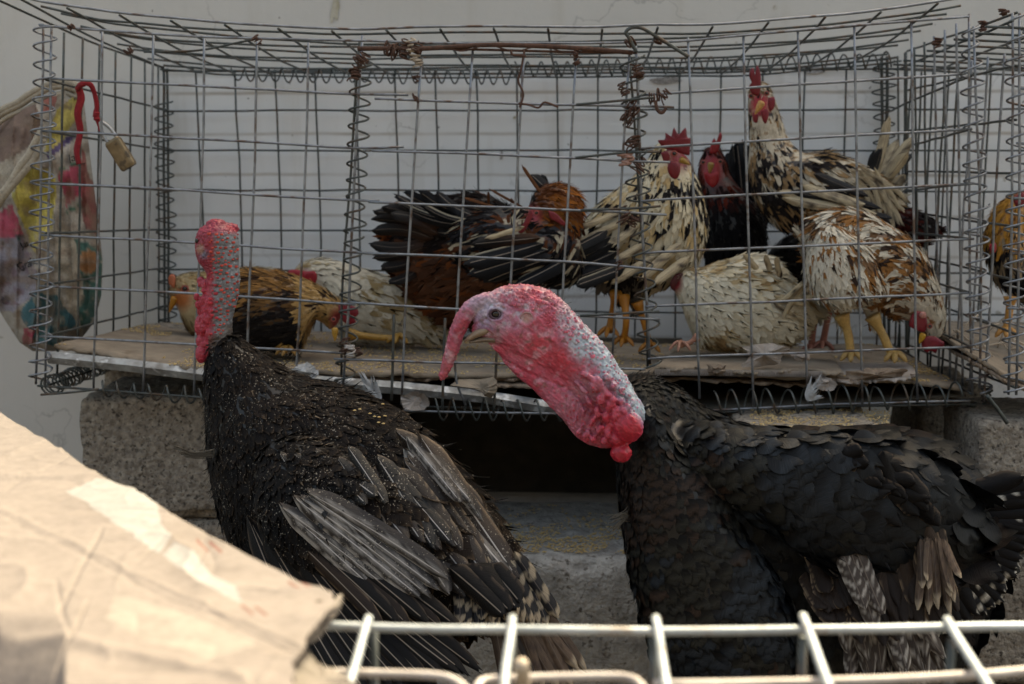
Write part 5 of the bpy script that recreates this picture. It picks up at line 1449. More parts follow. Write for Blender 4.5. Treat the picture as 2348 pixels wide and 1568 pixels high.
row(9, (760, 1080, 1.468), (900, 1060, 1.47), (880, 1260, 1.45), (1060, 1250, 1.455), 50, ('brown', 'dark'), M['quill_pale'], 'covert_feather', jit=14)
row(7, (640, 1060, 1.49), (800, 1050, 1.475), (740, 1190, 1.46), (880, 1150, 1.46), 40, 'dark', M['quill_pale'], 'covert_feather', jit=12)
row(16, (1050, 1310, 1.44), (1190, 1270, 1.45), (1060, 1440, 1.425), (1268, 1430, 1.45), 34, 'bw', M['quill_bar'], 'tail_covert', jit=10)
row(16, (1110, 1370, 1.43), (1200, 1340, 1.45), (1170, 1610, 1.43), (1345, 1560, 1.45), 32, ('buff', 'buff', 'brown'), M['quill_bar'], 'tail_feather', jit=12)
row(4, (1040, 1310, 1.42), (1120, 1290, 1.43), (1165, 1412, 1.415), (1195, 1385, 1.42), 60, 'dark', M['quill_dark'], 'covert_feather', jit=6)
# tuft on the breast pointing left
for i in range(22):
    a = lt.uniform(0, 1)
    wire([P(492, 1030 + a * 18, 1.60), P(450, 1038 + a * 14, 1.59), P(398 + 30 * a, 1022 + a * 26 + lt.normal(0, 4), 1.58)], 0.0005, M['dark'], TL, 'beard_hair', k=4, n=4)
eyl = P(452, 552, YL - 0.015)
painted('eye', ball(eyl, (px(5, YL), px(6, YL), px(6, YL))), (0.02, 0.01, 0.01), M['eye'], TL)
# yellow flecks of grain on the back
for i in range(9):
    u, v = lt.uniform(820, 890), lt.uniform(910, 970)
    q = surf(Vb, UV(Vb), u, v, 8) + np.array((0, -0.012, 0.004))
    mesh_obj('grain_fleck', *[(V, fixq(F)) for V, F in [ball(q, (0.0022, 0.0012, 0.0009))]][0], M['grain'], TL)
# ================================================================== CHICKENS IN THE CAGES
CREAM, WHITE_, BLACK, BROWN, RUST, DKRED, GOLD, TAN = lin(205, 184, 150), lin(222, 212, 196), lin(26, 25, 27), lin(84, 56, 38), lin(150, 88, 40), lin(70, 26, 18), lin(176, 112, 44), lin(168, 132, 92)
SKINRED, SKINPALE = lin(122, 22, 32), lin(186, 110, 90)

def chicken(label, ribs, Y, colfn, seed, fl=(20, 30), kind='fluff', head_col=SKINRED, head_at=None, head_r=20, n=40000, ribs2=(), ybot=None, voxel=0.0036, lift=0.035, wl=0.40, density=0.31, spread=0.16, bare=None, leg_col=lin(190, 138, 50), flow_bias=(0, 0, -0.25), group='chickens in the wire cages', name='chicken', flip=1, rest=None):
    r = np.random.default_rng(seed)
    ribs = [tuple(q) + ((Y,) if len(q) == 5 else ()) for q in ribs]
    V, F, sp = loft(ribs, Y)
    parts = [(V, F)]
    sps = [sp]
    for q2 in ribs2:
        v2, f2, s2 = loft([tuple(q) + ((Y,) if len(q) == 5 else ()) for q in q2], Y)
        parts.append((v2, f2)); sps.append(s2)
    Vb, Fb, Nb = remesh(parts, voxel, 3)
    ctr = Vb.mean(0)
    t = thing(name, label, 'chicken', (ctr[0], ctr[1], rest if rest is not None else Vb[:, 2].min()), group)
    uvb = UV(Vb)
    ub = np.tile(colfn(uvb[:1], Vb[:1], r)[0] * 0.5, (len(Vb), 1)); ub = colfn(uvb, Vb, r) * 0.92
    hm = np.zeros(len(Vb))
    for (hu, hv, ha, hb) in (head_at or []):
        d = np.hypot((uvb[:, 0] - hu) / ha, (uvb[:, 1] - hv) / hb)
        hm = np.maximum(hm, np.clip(1.6 - d * 1.2, 0, 1) * (Vb[:, 1] < ctr[1] + 0.2))
    ub = mix(ub, np.tile(head_col, (len(Vb), 1)) * (0.7 + 0.6 * fbm(Vb, 190, seed))[:, None], hm)
    mesh_obj('body', Vb, Fb, M['skin'], t, cols=ub)
    spall = np.vstack(sps); Tall = np.vstack([nrm(np.gradient(s_, axis=0)) for s_ in sps]); 
    def fl_(p):
        d = np.linalg.norm(p[:, None] - spall[None], axis=2) + 1e-4
        w = 1 / d ** 4; w /= w.sum(1, keepdims=True)
        par = (w * np.concatenate([np.linspace(0, 1, len(s_)) for s_ in sps])[None]).sum(1)
        return nrm(w @ Tall) , par
    _, par0 = fl_(Vb[:10])
    p, nn = sample(Vb, Fb, n, lambda q: (fl[0] + (fl[1] - fl[0]) * np.clip(fl_(q)[1] * 1.6, 0, 1)) * q[:, 1] / FPX * density, r)
    uvp = UV(p)
    keep = np.ones(len(p), bool)
    for (hu, hv, ha, hb) in (head_at or []):
        keep &= ~(np.hypot((uvp[:, 0] - hu) / ha, (uvp[:, 1] - hv) / hb) < 0.95)
    p, nn = p[keep], nn[keep]
    f, par = fl_(p)
    f = f + np.array(flow_bias) + 0.0 * nn
    L = 1.0 * (fl[0] + (fl[1] - fl[0]) * np.clip(par * 1.6, 0, 1)) * p[:, 1] / FPX * r.uniform(0.8, 1.2, len(p))
    W = L * wl * r.uniform(0.8, 1.2, len(p))
    V2, F2, S, I = place_feathers(p, nn, f, L, W, kind, r, lift=lift, camber=0.06, nx=3, ny=5, spread=spread, curl=0.01, sink=0.02, rollv=0.04)
    base = colfn(UV(p), p, r)
    c = 0.85 * base[I] * (0.97 + 0.06 * S[:, 1:2]) * (0.80 + 0.4 * fbm(V2 * AN, 260, seed, 2))[:, None]
    mesh_obj('plumage', V2, F2, M['plume'], t, cols=c, uvs=S, kind='stuff')
    # finer loose feathers
    k = r.random(len(p)) < 0.35
    V3, F3, S3, I3 = place_feathers(p[k], nn[k], f[k], L[k] * 1.1, L[k] * 0.13, 'hackle', r, lift=lift * 1.5, nx=3, ny=4, spread=0.3)
    mesh_obj('loose_barbs', V3, F3, M['plume'], t, cols=(base[k] * r.uniform(0.7, 1.25, (k.sum(), 1)))[I3], uvs=S3, kind='stuff')
    t['_V'] = 0; del t['_V']
    return t, r, (Vb, uvb)

AN = np.array((0.62, 0.8, 1.25))      # pigment streaks run along the body
def patchy(pal, sc=30, seed=1, jit=0.15):
    """pal: list of (threshold, colour) on noise"""
    def fn(uv, p, r):
        x = fbm(p, sc, seed, 2); x = (x - 0.5) * 1.8 + 0.5 + r.normal(0, jit, len(p))
        c = np.tile(pal[0][1], (len(p), 1)).astype(float)
        for th, col in pal[1:]:
            c[x > th] = col
        return c * r.uniform(0.93, 1.05, (len(p), 1))
    return fn

def legs(t, segs, Y, col, r_=7, toes=None):
    for pts in segs:
        k = [(u, v, Y + (dy[0] if dy else 0)) for (u, v, *dy) in pts]
        C = catmull([P(*q) for q in k], 5)
        rr = np.interp(np.linspace(0, 1, len(C)), [0, 0.25, 0.8, 1], [r_ * 1.9, r_ * 1.0, r_ * 0.95, r_ * 1.25]) * Y / FPX
        V, F = tube(C, rr, 9)
        V = V + (np.sin(V[:, 2:3] * 900) * 0.0003)
        cc = np.tile(col, (len(V), 1)) * (0.65 + 0.6 * fbm(V, 260, 3))[:, None]
        lg = mesh_obj('leg', V, fixq(F), M['skin'], t, cols=cc)
        e = C[-1]
        for a, L in (((-0.9, -0.45, -0.10), 30), ((-0.25, -1, -0.12), 30), ((0.75, -0.65, -0.10), 30), ((0.3, 0.9, -0.05), 16)):
            d = nrm(np.array(a)); L_ = px(L, Y)
            q = catmull([e + (0, 0, 0.004), e + d * L_ * 0.35 + (0, 0, 0.006), e + d * L_ * 0.75 + (0, 0, 0.001), e + d * L_ + (0, 0, -0.004)], 4)
            V, F = tube(q, np.interp(np.linspace(0, 1, len(q)), [0, 0.75, 1], [px(r_ * 0.8, Y), px(r_ * 0.62, Y), px(r_ * 0.2, Y)]), 7)
            mesh_obj('toe', V, fixq(F), M['skin'], lg, cols=np.tile(col * 0.9, (len(V), 1)) * (0.7 + 0.5 * fbm(V, 300, 5))[:, None])

def beak(t, base, tip, w, Y, col=lin(186, 140, 60)):
    b, e = np.array(base, float), np.array(tip, float)
    q = [(*(b + (e - b) * s_), w * h, w * h) for s_, h in ((0, 1), (0.4, 0.8), (0.75, 0.45), (1, 0.12))]
    painted('beak', loft(path_ribs(q, Y), Y, 12)[:2], col, M['skin'], t)

def eye(t, u, v, r_, Y):
    painted('eye', ball(P(u, v, Y), px(r_, Y)), (0.02, 0.01, 0.01), M['eye'], t)
    torus_lid(u, v, Y - 0.001, r_ * 1.25, r_ * 1.1, r_ * 0.35, lin(150, 70, 60), t)

def comb(t, poly, Y, thick=4, col=lin(112, 14, 28), name='comb', **kw):
    pad(name, poly, Y, thick, M['skin'], t, cols=col, bump_=0.002, seed=int(poly[0][0]), k=3, **kw)

_q = quill
def plumes(t, r, specs, Y, style, w=26, name='tail_feather', mat='quill_dark', **kw):
    for (a, b, c_, d) in specs:
        quill(name, (a, b, Y + r.normal(0, 0.01)), (c_, d, Y + r.normal(0, 0.015)), w * r.uniform(0.8, 1.15), style, M[mat], t, r, roll=r.normal(0, 0.3), nx=5, ny=14, bend=r.normal(0.03, 0.03), split=False, **kw)

# (a) pale buff hen, far left
t, r, _ = chicken('pale buff hen with orange bare face sitting at the far left of the cage', [(393, 652, 397, 690, 12), (404, 634, 414, 716, 26), (432, 624, 430, 752, 46), (475, 622, 462, 778, 58), (540, 614, 535, 792, 66), (600, 616, 610, 790, 56), (655, 655, 652, 760, 26)], 2.24,
    patchy([(0, lin(190, 168, 130)), (0.6, lin(168, 140, 98)), (0.75, lin(140, 108, 70))], 25, 2), 101, (14, 28), head_col=lin(176, 104, 58), head_at=[(416, 682, 26, 30)])
beak(t, (400, 684), (388, 716), 9, 2.22, lin(180, 120, 40)); eye(t, 424, 662, 6, 2.19); comb(t, [(388, 652), (386, 636), (394, 628), (402, 634), (400, 660)], 2.22, 4, lin(180, 100, 70))
# white back of another hen behind the turkey neck
t, r, _ = chicken('white hen by the wall, only its back showing above the black and brown hen', [(545, 640, 550, 690, 20), (590, 614, 595, 740, 40), (645, 622, 650, 760, 44), (690, 660, 690, 740, 20)], 2.36,
    patchy([(0, lin(205, 190, 165)), (0.7, lin(170, 150, 120))], 25, 3), 102, (16, 28), n=14000)
# (b) black and golden brown hen
def col_b(uv, p, r):
    g = np.clip((720 - uv[:, 1]) / 70 + r.normal(0, 0.35, len(p)), 0, 1)
    c = mix(np.tile(lin(30, 26, 25), (len(p), 1)), np.where((URN(p * AN, 51, 80, r, 0.5) < 0.55)[:, None], lin(140, 100, 58), lin(56, 36, 26)), g)
    c = np.where(((uv[:, 0] > 690) & (uv[:, 1] < 770) & (URN(p * AN, 51, 80, r, 0.5) < 0.75))[:, None], lin(170, 134, 86), c)
    return c * r.uniform(0.75, 1.2, (len(p), 1))
t, r, _ = chicken('black and golden brown hen crouching with head tucked down beside the left turkey neck', [(780, 728, 752, 752, 20), (786, 702, 742, 742, 32), (768, 680, 712, 730, 42), (742, 660, 690, 800, 58), (700, 640, 668, 806, 74), (650, 624, 640, 806, 84), (600, 618, 600, 804, 84), (562, 622, 558, 798, 64), (535, 680, 538, 750, 34)], 2.06,
    col_b, 103, (16, 34), head_at=[(772, 735, 17, 28)], wl=0.34, n=40000, lift=0.06)
comb(t, [(775, 700), (790, 694), (806, 700), (818, 706), (822, 720), (812, 730), (818, 742), (800, 744), (780, 730)], 2.02, 4); beak(t, (768, 755), (768, 782), 8, 2.02); eye(t, 765, 732, 4, 2.005)
legs(t, [[(640, 790), (648, 800), (660, 803)]], 2.02, lin(150, 110, 50), 7)
# (c) white hen
t, r, _ = chicken('white hen lying down with folded red comb, left of the doorway post', [(664, 632, 668, 648, 10), (688, 606, 684, 664, 24), (728, 592, 724, 704, 40), (790, 603, 784, 772, 58), (860, 624, 858, 786, 64), (928, 645, 930, 787, 58), (985, 695, 982, 786, 44), (1030, 745, 1024, 784, 20)], 2.26,
    patchy([(0, lin(212, 200, 178)), (0.62, lin(190, 170, 136)), (0.8, lin(160, 135, 96))], 22, 5), 104, (18, 38), head_col=lin(160, 40, 46), head_at=[(695, 640, 22, 24)], wl=0.5)
comb(t, [(658, 636), (662, 620), (680, 618), (700, 622), (722, 622), (727, 640), (716, 660), (700, 662), (684, 650)], 2.21, 4, lin(150, 24, 36)); beak(t, (672, 640), (655, 648), 6, 2.22)
legs(t, [[(800, 766), (860, 773), (915, 776)]], 2.17, lin(176, 132, 60), 8)
# (d) dark brown cock seen from behind
def col_d(uv, p, r):
    k = np.clip((uv[:, 1] - 560) / 60 + r.normal(0, 0.3, len(p)), 0, 1)
    c = mix(np.tile(lin(34, 26, 24), (len(p), 1)), np.tile(lin(92, 58, 40), (len(p), 1)), k)
    c = np.where((URN(p * AN, 51, 80, r, 0.5) < 0.12)[:, None], lin(120, 66, 34), c)
    return c * r.uniform(0.6, 1.25, (len(p), 1))
t, r, _ = chicken('dark brown cock with ragged black tail seen from behind, centre of the cage', [(1215, 520, 1200, 640, 40), (1165, 470, 1168, 710, 66), (1100, 442, 1100, 748, 84), (1040, 445, 1030, 746, 86), (980, 458, 962, 700, 76), (940, 480, 918, 640, 54), (912, 505, 905, 590, 26)], 2.22,
    col_d, 105, (26, 44), wl=0.42, n=34000, lift=0.06, spread=0.25, kind='fluff', flow_bias=(-0.2, 0, -0.5))
plumes(t, r, [(985, 520, 852, 478), (985, 525, 846, 500), (980, 530, 850, 528), (975, 540, 842, 560), (970, 550, 850, 585), (985, 515, 866, 470), (1000, 515, 880, 488), (970, 560, 875, 610), (965, 575, 885, 640)], 2.16, 'brownblack', 34, bend=0.06) if False else None
for (a, b, c_, d, w_) in ((1000, 535, 856, 484, 30), (995, 540, 850, 500, 30), (990, 546, 852, 528, 32), (985, 552, 846, 560, 32), (980, 560, 852, 590, 30), (1000, 528, 876, 474, 28), (985, 570, 872, 615, 28), (1005, 520, 895, 490, 30), (980, 590, 890, 650, 26)):
    quill('tail_feather', (a, b, 2.17 + r.normal(0, .02)), (c_, d, 2.12 + r.normal(0, .02)), w_, 'brownblack', M['quill_bar'], t, r, roll=r.normal(0, .4), bend=0.08 * (1 if d < 540 else -1) , nx=7, ny=16, split=True)
for (a, b, c_, d, w_, s_) in ((1075, 500, 902, 447, 24, 'black'), (1070, 505, 908, 462, 12, 'edge'), (1080, 498, 925, 438, 26, 'black'), (1075, 515, 930, 478, 22, 'black'), (1090, 500, 960, 436, 24, 'black'), (1095, 510, 965, 470, 18, 'edge'), (1085, 530, 950, 520, 24, 'black'), (1100, 500, 1000, 440, 26, 'black')):
    quill('sickle_feather', (a, b, 2.14), (c_, d, 2.12 + r.normal(0, .02)), w_, s_, M['quill_dark'], t, r, roll=r.normal(0, .4), bend=-0.07, nx=5, ny=16, split=False)
# (e) black cock with golden hackle
def col_e(uv, p, r):
    c = np.tile(lin(28, 26, 28), (len(p), 1)) * r.uniform(0.5, 1.5, (len(p), 1))
    k = URN(p * AN, 45, 100, r, 0.35)
    c = np.where((k < 0.16)[:, None], lin(170, 158, 136), c); c = np.where(((k > 0.16) & (k < 0.40))[:, None], lin(84, 48, 30), c)
    h = (uv[:, 0] > 1225) & (uv[:, 1] < 515 + r.normal(0, 8, len(p)))
    g = np.where((URN(p * AN, 51, 80, r, 0.5) < 0.4)[:, None], lin(140, 82, 36), lin(96, 52, 26)) * r.uniform(0.6, 1.2, (len(p), 1))
    return np.where(h[:, None], g, c)
t, r, _ = chicken('black cock with golden brown hackle and red face turned down to the left, centre', [(1210, 478, 1216, 516, 18), (1226, 440, 1240, 530, 40), (1262, 420, 1285, 540, 56), (1315, 430, 1320, 580, 64), (1335, 470, 1330, 640, 66), (1290, 500, 1270, 656, 72), (1200, 480, 1190, 652, 70), (1120, 480, 1110, 640, 56), (1062, 500, 1062, 610, 30)], 2.02,
    col_e, 106, (18, 34), head_at=[(1222, 496, 20, 26)], head_col=lin(150, 44, 52), wl=0.3, n=26000, lift=0.06, spread=0.22, kind='fluff', flow_bias=(-0.1, 0, -0.4))
comb(t, [(1216, 478), (1206, 500), (1194, 524), (1188, 532), (1197, 535), (1205, 526), (1213, 512), (1222, 494)], 1.975, 2, lin(120, 22, 34)); comb(t, [(1257, 482), (1274, 488), (1286, 500), (1297, 512), (1291, 517), (1276, 508), (1262, 500)], 1.96, 2, lin(120, 22, 34), 'wattle')
eye(t, 1230, 488, 4, 1.955)
quill('neck_feather', (1238, 440, 2.0), (1196, 378, 1.98), 8, 'orange', M['quill_bar'], t, r, nx=5, ny=12, split=False); quill('neck_feather', (1262, 440, 2.03), (1218, 400, 2.05), 26, 'black', M['quill_dark'], t, r, nx=5, ny=12, split=False)
quill('sickle_feather', (1290, 470, 2.1), (1240, 402, 2.08), 30, 'black', M['quill_dark'], t, r, nx=5, ny=12, split=False, bend=-0.15)
for (a, b, c_, d, w_, s_) in ((1240, 560, 1066, 606, 40, 'edge'), (1250, 575, 1075, 630, 40, 'edge'), (1235, 545, 1080, 560, 26, 'brownblack'), (1260, 590, 1110, 645, 40, 'black'), (1200, 520, 1110, 548, 12, 'cream'), (1290, 600, 1180, 655, 40, 'edge')):
    quill('wing_feather', (a, b, 1.965), (c_, d, 1.955 + r.normal(0, .006)), w_, s_, M['quill_dark'], t, r, roll=r.normal(0, .2), nx=7, ny=14, split=True)
for (a, b, c_, d) in ((1080, 446, 1120, 438), (1140, 440, 1170, 455), (1100, 450, 1060, 452), (1160, 450, 1120, 432)):
    quill('neck_feather', (a + 40, b + 26, 2.03), (c_, d, 2.0), 6, 'orange', M['quill_bar'], t, r, nx=3, ny=10, split=False)
# (f) cream cock with black flecks
def col_f(uv, p, r):
    top_ = np.clip(field(uv, [(1490, 350, .2), (1575, 420, .55), (1605, 460, .55), (1540, 410, .4), (1450, 430, .12), (1500, 470, .06), (1550, 500, .05), (1500, 540, .06), (1560, 580, .12), (1420, 480, .12), (1380, 540, .2), (1420, 640, .75), (1330, 600, .6), (1470, 330, .4)])[:, 0], 0, 1)
    k = (URN(p * AN, 47, 100, r, 0.3) < top_)
    c = np.where(k[:, None], lin(34, 30, 30), np.where((URN(p * AN, 51, 80, r, 0.5) < 0.30)[:, None], lin(196, 168, 124), lin(206, 192, 164)))
    th = (uv[:, 1] > 628) & (uv[:, 0] < 1480)
    c = np.where((th & (URN(p * AN, 51, 80, r, 0.5) < 0.7))[:, None], lin(96, 90, 84), c)
    return c * r.uniform(0.92, 1.06, (len(p), 1))
t, r, _ = chicken('cream cock with black flecked neck, red comb and orange legs, by the doorway post', [(1535, 318, 1562, 350, 16), (1508, 330, 1580, 365, 28), (1484, 366, 1594, 398, 46), (1458, 398, 1612, 448, 66), (1425, 425, 1622, 520, 84), (1385, 455, 1600, 600, 88), (1345, 500, 1530, 655, 74), (1315, 550, 1430, 676, 52), (1285, 590, 1340, 640, 26)], 2.12,
    col_f, 107, (16, 40), head_at=[(1556, 356, 30, 38)], wl=0.42, n=50000, ribs2=[[(1380, 600, 1440, 610, 32), (1386, 640, 1432, 650, 24), (1395, 675, 1428, 678, 13)], [(1420, 620, 1500, 620, 34), (1430, 660, 1480, 665, 24), (1444, 695, 1470, 696, 12)]])
comb(t, [(1522, 340), (1508, 322), (1524, 320), (1526, 304), (1538, 314), (1545, 292), (1556, 308), (1572, 292), (1576, 314), (1586, 318), (1582, 340), (1580, 356), (1556, 350)], 2.07, 5)
beak(t, (1562, 366), (1582, 377), 8, 2.07, lin(160, 120, 50)); eye(t, 1546, 352, 5, 2.055); comb(t, [(1535, 368), (1556, 372), (1560, 392), (1552, 410), (1538, 406), (1530, 386)], 2.06, 6, lin(112, 14, 26), 'wattle')
comb(t, [(1515, 350), (1530, 346), (1536, 362), (1524, 374)], 2.065, 4, lin(112, 16, 28), 'ear_lobe')
for (a, b, c_, d, w_) in ((1400, 560, 1205, 650, 44), (1410, 580, 1215, 660, 44), (1395, 545, 1240, 610, 40), (1420, 600, 1260, 660, 40), (1390, 530, 1290, 580, 36), (1430, 615, 1320, 655, 36)):
    quill('wing_feather', (a, b, 2.02), (c_, d, 1.99 + r.normal(0, .01)), w_ * 0.8, 'edge' if w_ != 40 else 'black', M['quill_dark'], t, r, roll=r.normal(0, .25), nx=7, ny=14)
for (a, b, c_, d, w_) in ((1450, 500, 1320, 560, 30), (1460, 520, 1345, 590, 30), (1480, 560, 1370, 625, 34), (1500, 590, 1400, 650, 36), (1440, 480, 1310, 530, 26), (1560, 560, 1470, 640, 40), (1580, 590, 1500, 650, 36)):
    quill('covert_feather', (a, b, 2.05), (c_, d, 2.02), w_ * 0.6, 'cream', M['quill_bar'], t, r, roll=r.normal(0, .25), nx=5, ny=12)
OR = lin(176, 112, 34)
legs(t, [[(1412, 672), (1404, 715, 0.02), (1396, 760)], [(1430, 680), (1436, 735, -.02), (1430, 782)], [(1460, 692), (1478, 745), (1490, 796)]], 2.08, OR, 8)
# (g) dark red hen and its black tail
def col_g(uv, p, r):
    k = np.clip((470 - uv[:, 1]) / 60 + r.normal(0, 0.3, len(p)), 0, 1)
    return mix(np.tile(lin(16, 14, 15), (len(p), 1)), np.where((URN(p * AN, 51, 80, r, 0.5) < 0.6)[:, None], lin(84, 30, 18), lin(40, 20, 18)), k) * r.uniform(0.6, 1.3, (len(p), 1))
t, r, _ = chicken('dark red and black hen facing the viewer between the two speckled cocks', [(1614, 346, 1654, 342, 18), (1604, 374, 1664, 368, 30), (1600, 408, 1676, 404, 40), (1602, 450, 1705, 440, 58), (1606, 500, 1748, 496, 78), (1610, 560, 1756, 560, 84), (1622, 615, 1730, 630, 60), (1640, 660, 1700, 665, 30)], 2.32,
    col_g, 108, (16, 34), head_at=[(1632, 384, 26, 38)], head_col=lin(140, 26, 30), wl=0.4)
comb(t, [(1626, 352), (1630, 330), (1638, 316), (1642, 326), (1650, 304), (1656, 310), (1652, 328), (1644, 350)], 2.26, 4, lin(140, 26, 36)); beak(t, (1630, 376), (1627, 398), 8, 2.25, lin(150, 116, 60)); comb(t, [(1612, 392), (1630, 398), (1646, 394), (1648, 416), (1634, 430), (1618, 416)], 2.25, 5, lin(150, 20, 30), 'wattle')
eye(t, 1612, 372, 4, 2.245); eye(t, 1652, 370, 4, 2.245)
plumes(t, r, [(1700, 480, 1676, 330), (1705, 480, 1690, 322), (1712, 480, 1704, 320), (1720, 480, 1716, 330), (1695, 480, 1668, 350), (1725, 490, 1728, 350), (1735, 540, 1760, 460), (1740, 560, 1750, 420)], 2.36, 'black', 30)
# black hen in the background
t, r, _ = chicken('black hen deep in shade behind the two speckled hens, only its side showing', [(1768, 572, 1772, 630, 20), (1800, 545, 1800, 655, 46), (1850, 535, 1850, 672, 56), (1900, 560, 1900, 660, 40), (1935, 600, 1935, 640, 16)], 2.37,
    lambda uv, p, r: np.tile(lin(24, 21, 20), (len(p), 1)) * r.uniform(0.5, 1.5, (len(p), 1)), 109, (20, 34), n=14000)
# (h) tall speckled cock
def col_h(uv, p, r):
    d = np.clip(field(uv, [(1745, 230, .0), (1745, 300, .04), (1775, 300, .05), (1740, 350, .25), (1745, 400, .7), (1760, 450, .75), (1790, 400, .35), (1800, 330, .3), (1830, 470, .6), (1870, 360, .3), (1900, 420, .2), (1920, 470, .35), (1960, 400, .3), (2010, 430, .15), (1850, 430, .08), (1900, 450, .12), (1800, 500, .8)])[:, 0], 0, 1)
    k = URN(p * AN, 45, 100, r, 0.35)
    c = np.where((k < d)[:, None], lin(38, 33, 32), np.where((k < d + 0.28)[:, None], lin(150, 120, 86), lin(196, 182, 160)))
    return c * r.uniform(0.92, 1.06, (len(p), 1))
t, r, _ = chicken('tallest cock, cream and black speckled, upright red comb, looking at the viewer', [(1718, 204, 1762, 194, 22), (1715, 236, 1776, 226, 28), (1717, 280, 1790, 268, 32), (1718, 330, 1808, 318, 42), (1717, 392, 1842, 348, 60), (1732, 462, 1892, 345, 76), (1790, 524, 1942, 362, 84), (1880, 520, 1988, 384, 80), (1958, 508, 2026, 408, 58), (2018, 488, 2052, 432, 30)], 2.22,
    col_h, 110, (14, 38), head_at=[(1742, 236, 26, 30)], head_col=lin(170, 40, 50), wl=0.4, n=50000)
comb(t, [(1722, 214), (1718, 196), (1724, 190), (1718, 176), (1720, 160), (1728, 156), (1731, 172), (1735, 150), (1742, 160), (1745, 180), (1744, 204), (1738, 220)], 2.14, 4)
beak(t, (1746, 236), (1731, 262), 9, 2.13, lin(190, 140, 80)); eye(t, 1722, 220, 4, 2.15); eye(t, 1758, 214, 4, 2.15)
comb(t, [(1726, 258), (1738, 262), (1738, 276), (1734, 282), (1726, 276)], 2.15, 5, lin(120, 14, 30), 'wattle'); comb(t, [(1744, 254), (1760, 250), (1762, 266), (1756, 284), (1748, 274)], 2.14, 5, lin(120, 14, 30), 'wattle'); comb(t, [(1762, 224), (1776, 222), (1776, 244), (1766, 256), (1760, 240)], 2.155, 5, lin(120, 14, 30), 'ear_lobe')
for (a, b, c_, d, w_, s_) in ((1990, 440, 2040, 266, 26, 'cream'), (2000, 445, 2094, 312, 26, 'cream'), (1995, 450, 2060, 320, 34, 'cream'), (1985, 450, 2020, 340, 30, 'black'), (1990, 455, 2084, 345, 30, 'cream'), (2000, 470, 2075, 400, 30, 'cream'), (2005, 470, 2082, 395, 16, 'black'), (1980, 450, 2004, 345, 20, 'black'), (2010, 420, 2094, 352, 22, 'black')):
    quill('tail_feather', (a, b, 2.24), (c_, d, 2.24 + r.normal(0, .02)), w_, s_, M['quill_bar'], t, r, roll=r.normal(0, .3), bend=r.normal(0.03, .04), nx=5, ny=14)
for i in range(16):
    quill('saddle_feather', (1975 + r.normal(0, 20), 400 + r.normal(0, 14), 2.15), (2040 + r.normal(0, 18), 500 + r.normal(0, 26), 2.15), 11, 'cream', M['quill_bar'], t, r, roll=r.normal(0, .3), bend=-0.1, nx=3, ny=10, split=False)
for (a, b, c_, d, w_, s_) in ((1800, 455, 2010, 492, 36, 'cream'), (1820, 440, 2020, 478, 34, 'black'), (1840, 425, 1985, 470, 34, 'cream'), (1900, 480, 2045, 500, 28, 'black'), (1790, 440, 1930, 478, 30, 'cream'), (1870, 400, 1990, 450, 30, 'black'), (1930, 470, 2040, 508, 26, 'edge')):
    quill('wing_feather', (a, b, 2.125), (c_, d, 2.12 + r.normal(0, .008)), w_ * 0.7, s_, M['quill_bar'], t, r, roll=r.normal(0, .2), nx=7, ny=14)
legs(t, [[(1905, 690), (1895, 745), (1886, 792)], [(1870, 690), (1866, 740), (1860, 800)]], 2.28, lin(140, 84, 66), 8)
# (i) white fluffy hen
t, r, _ = chicken('fluffy dirty white hen crouching on the cardboard, face turned to the left', [(1546, 650, 1560, 690, 24), (1570, 618, 1585, 760, 50), (1610, 612, 1605, 792, 68), (1655, 598, 1645, 804, 80), (1712, 584, 1710, 808, 86), (1765, 590, 1778, 802, 80), (1825, 646, 1832, 778, 56), (1872, 690, 1866, 735, 24)], 2.06,
    patchy([(0, lin(214, 204, 182)), (0.55, lin(206, 192, 164)), (0.78, lin(184, 160, 122)), (0.92, lin(150, 122, 86))], 26, 7), 111, (16, 34), kind='fluff', wl=0.5, n=50000, lift=0.06, spread=0.22, head_at=[(1548, 648, 18, 26)], flow_bias=(0, 0, -0.45))
comb(t, [(1536, 648), (1546, 632), (1560, 626), (1572, 634), (1572, 652), (1560, 664), (1548, 668), (1538, 660)], 2.05, 2, lin(80, 15, 22), 'wattle')
for i in range(8):
    quill('tail_feather', (1790 + r.normal(0, 16), 700 + r.normal(0, 20), 2.0), (1868 + r.normal(0, 12), 668 + r.normal(0, 34), 2.0 + r.normal(0, .02)), 16, 'cream', M['plume'], t, r, roll=r.normal(0, .5), nx=5, ny=10)
for (a, b, c_, d) in ((1790, 640, 1780, 588), (1770, 630, 1755, 584), (1740, 620, 1705, 582)):
    quill('loose_feather_tip', (a, b, 2.02), (c_, d, 2.0), 14, 'cream', M['plume'], t, r, nx=5, ny=10)
legs(t, [[(1600, 772), (1580, 786), (1560, 792)]], 2.0, lin(170, 120, 100), 6)
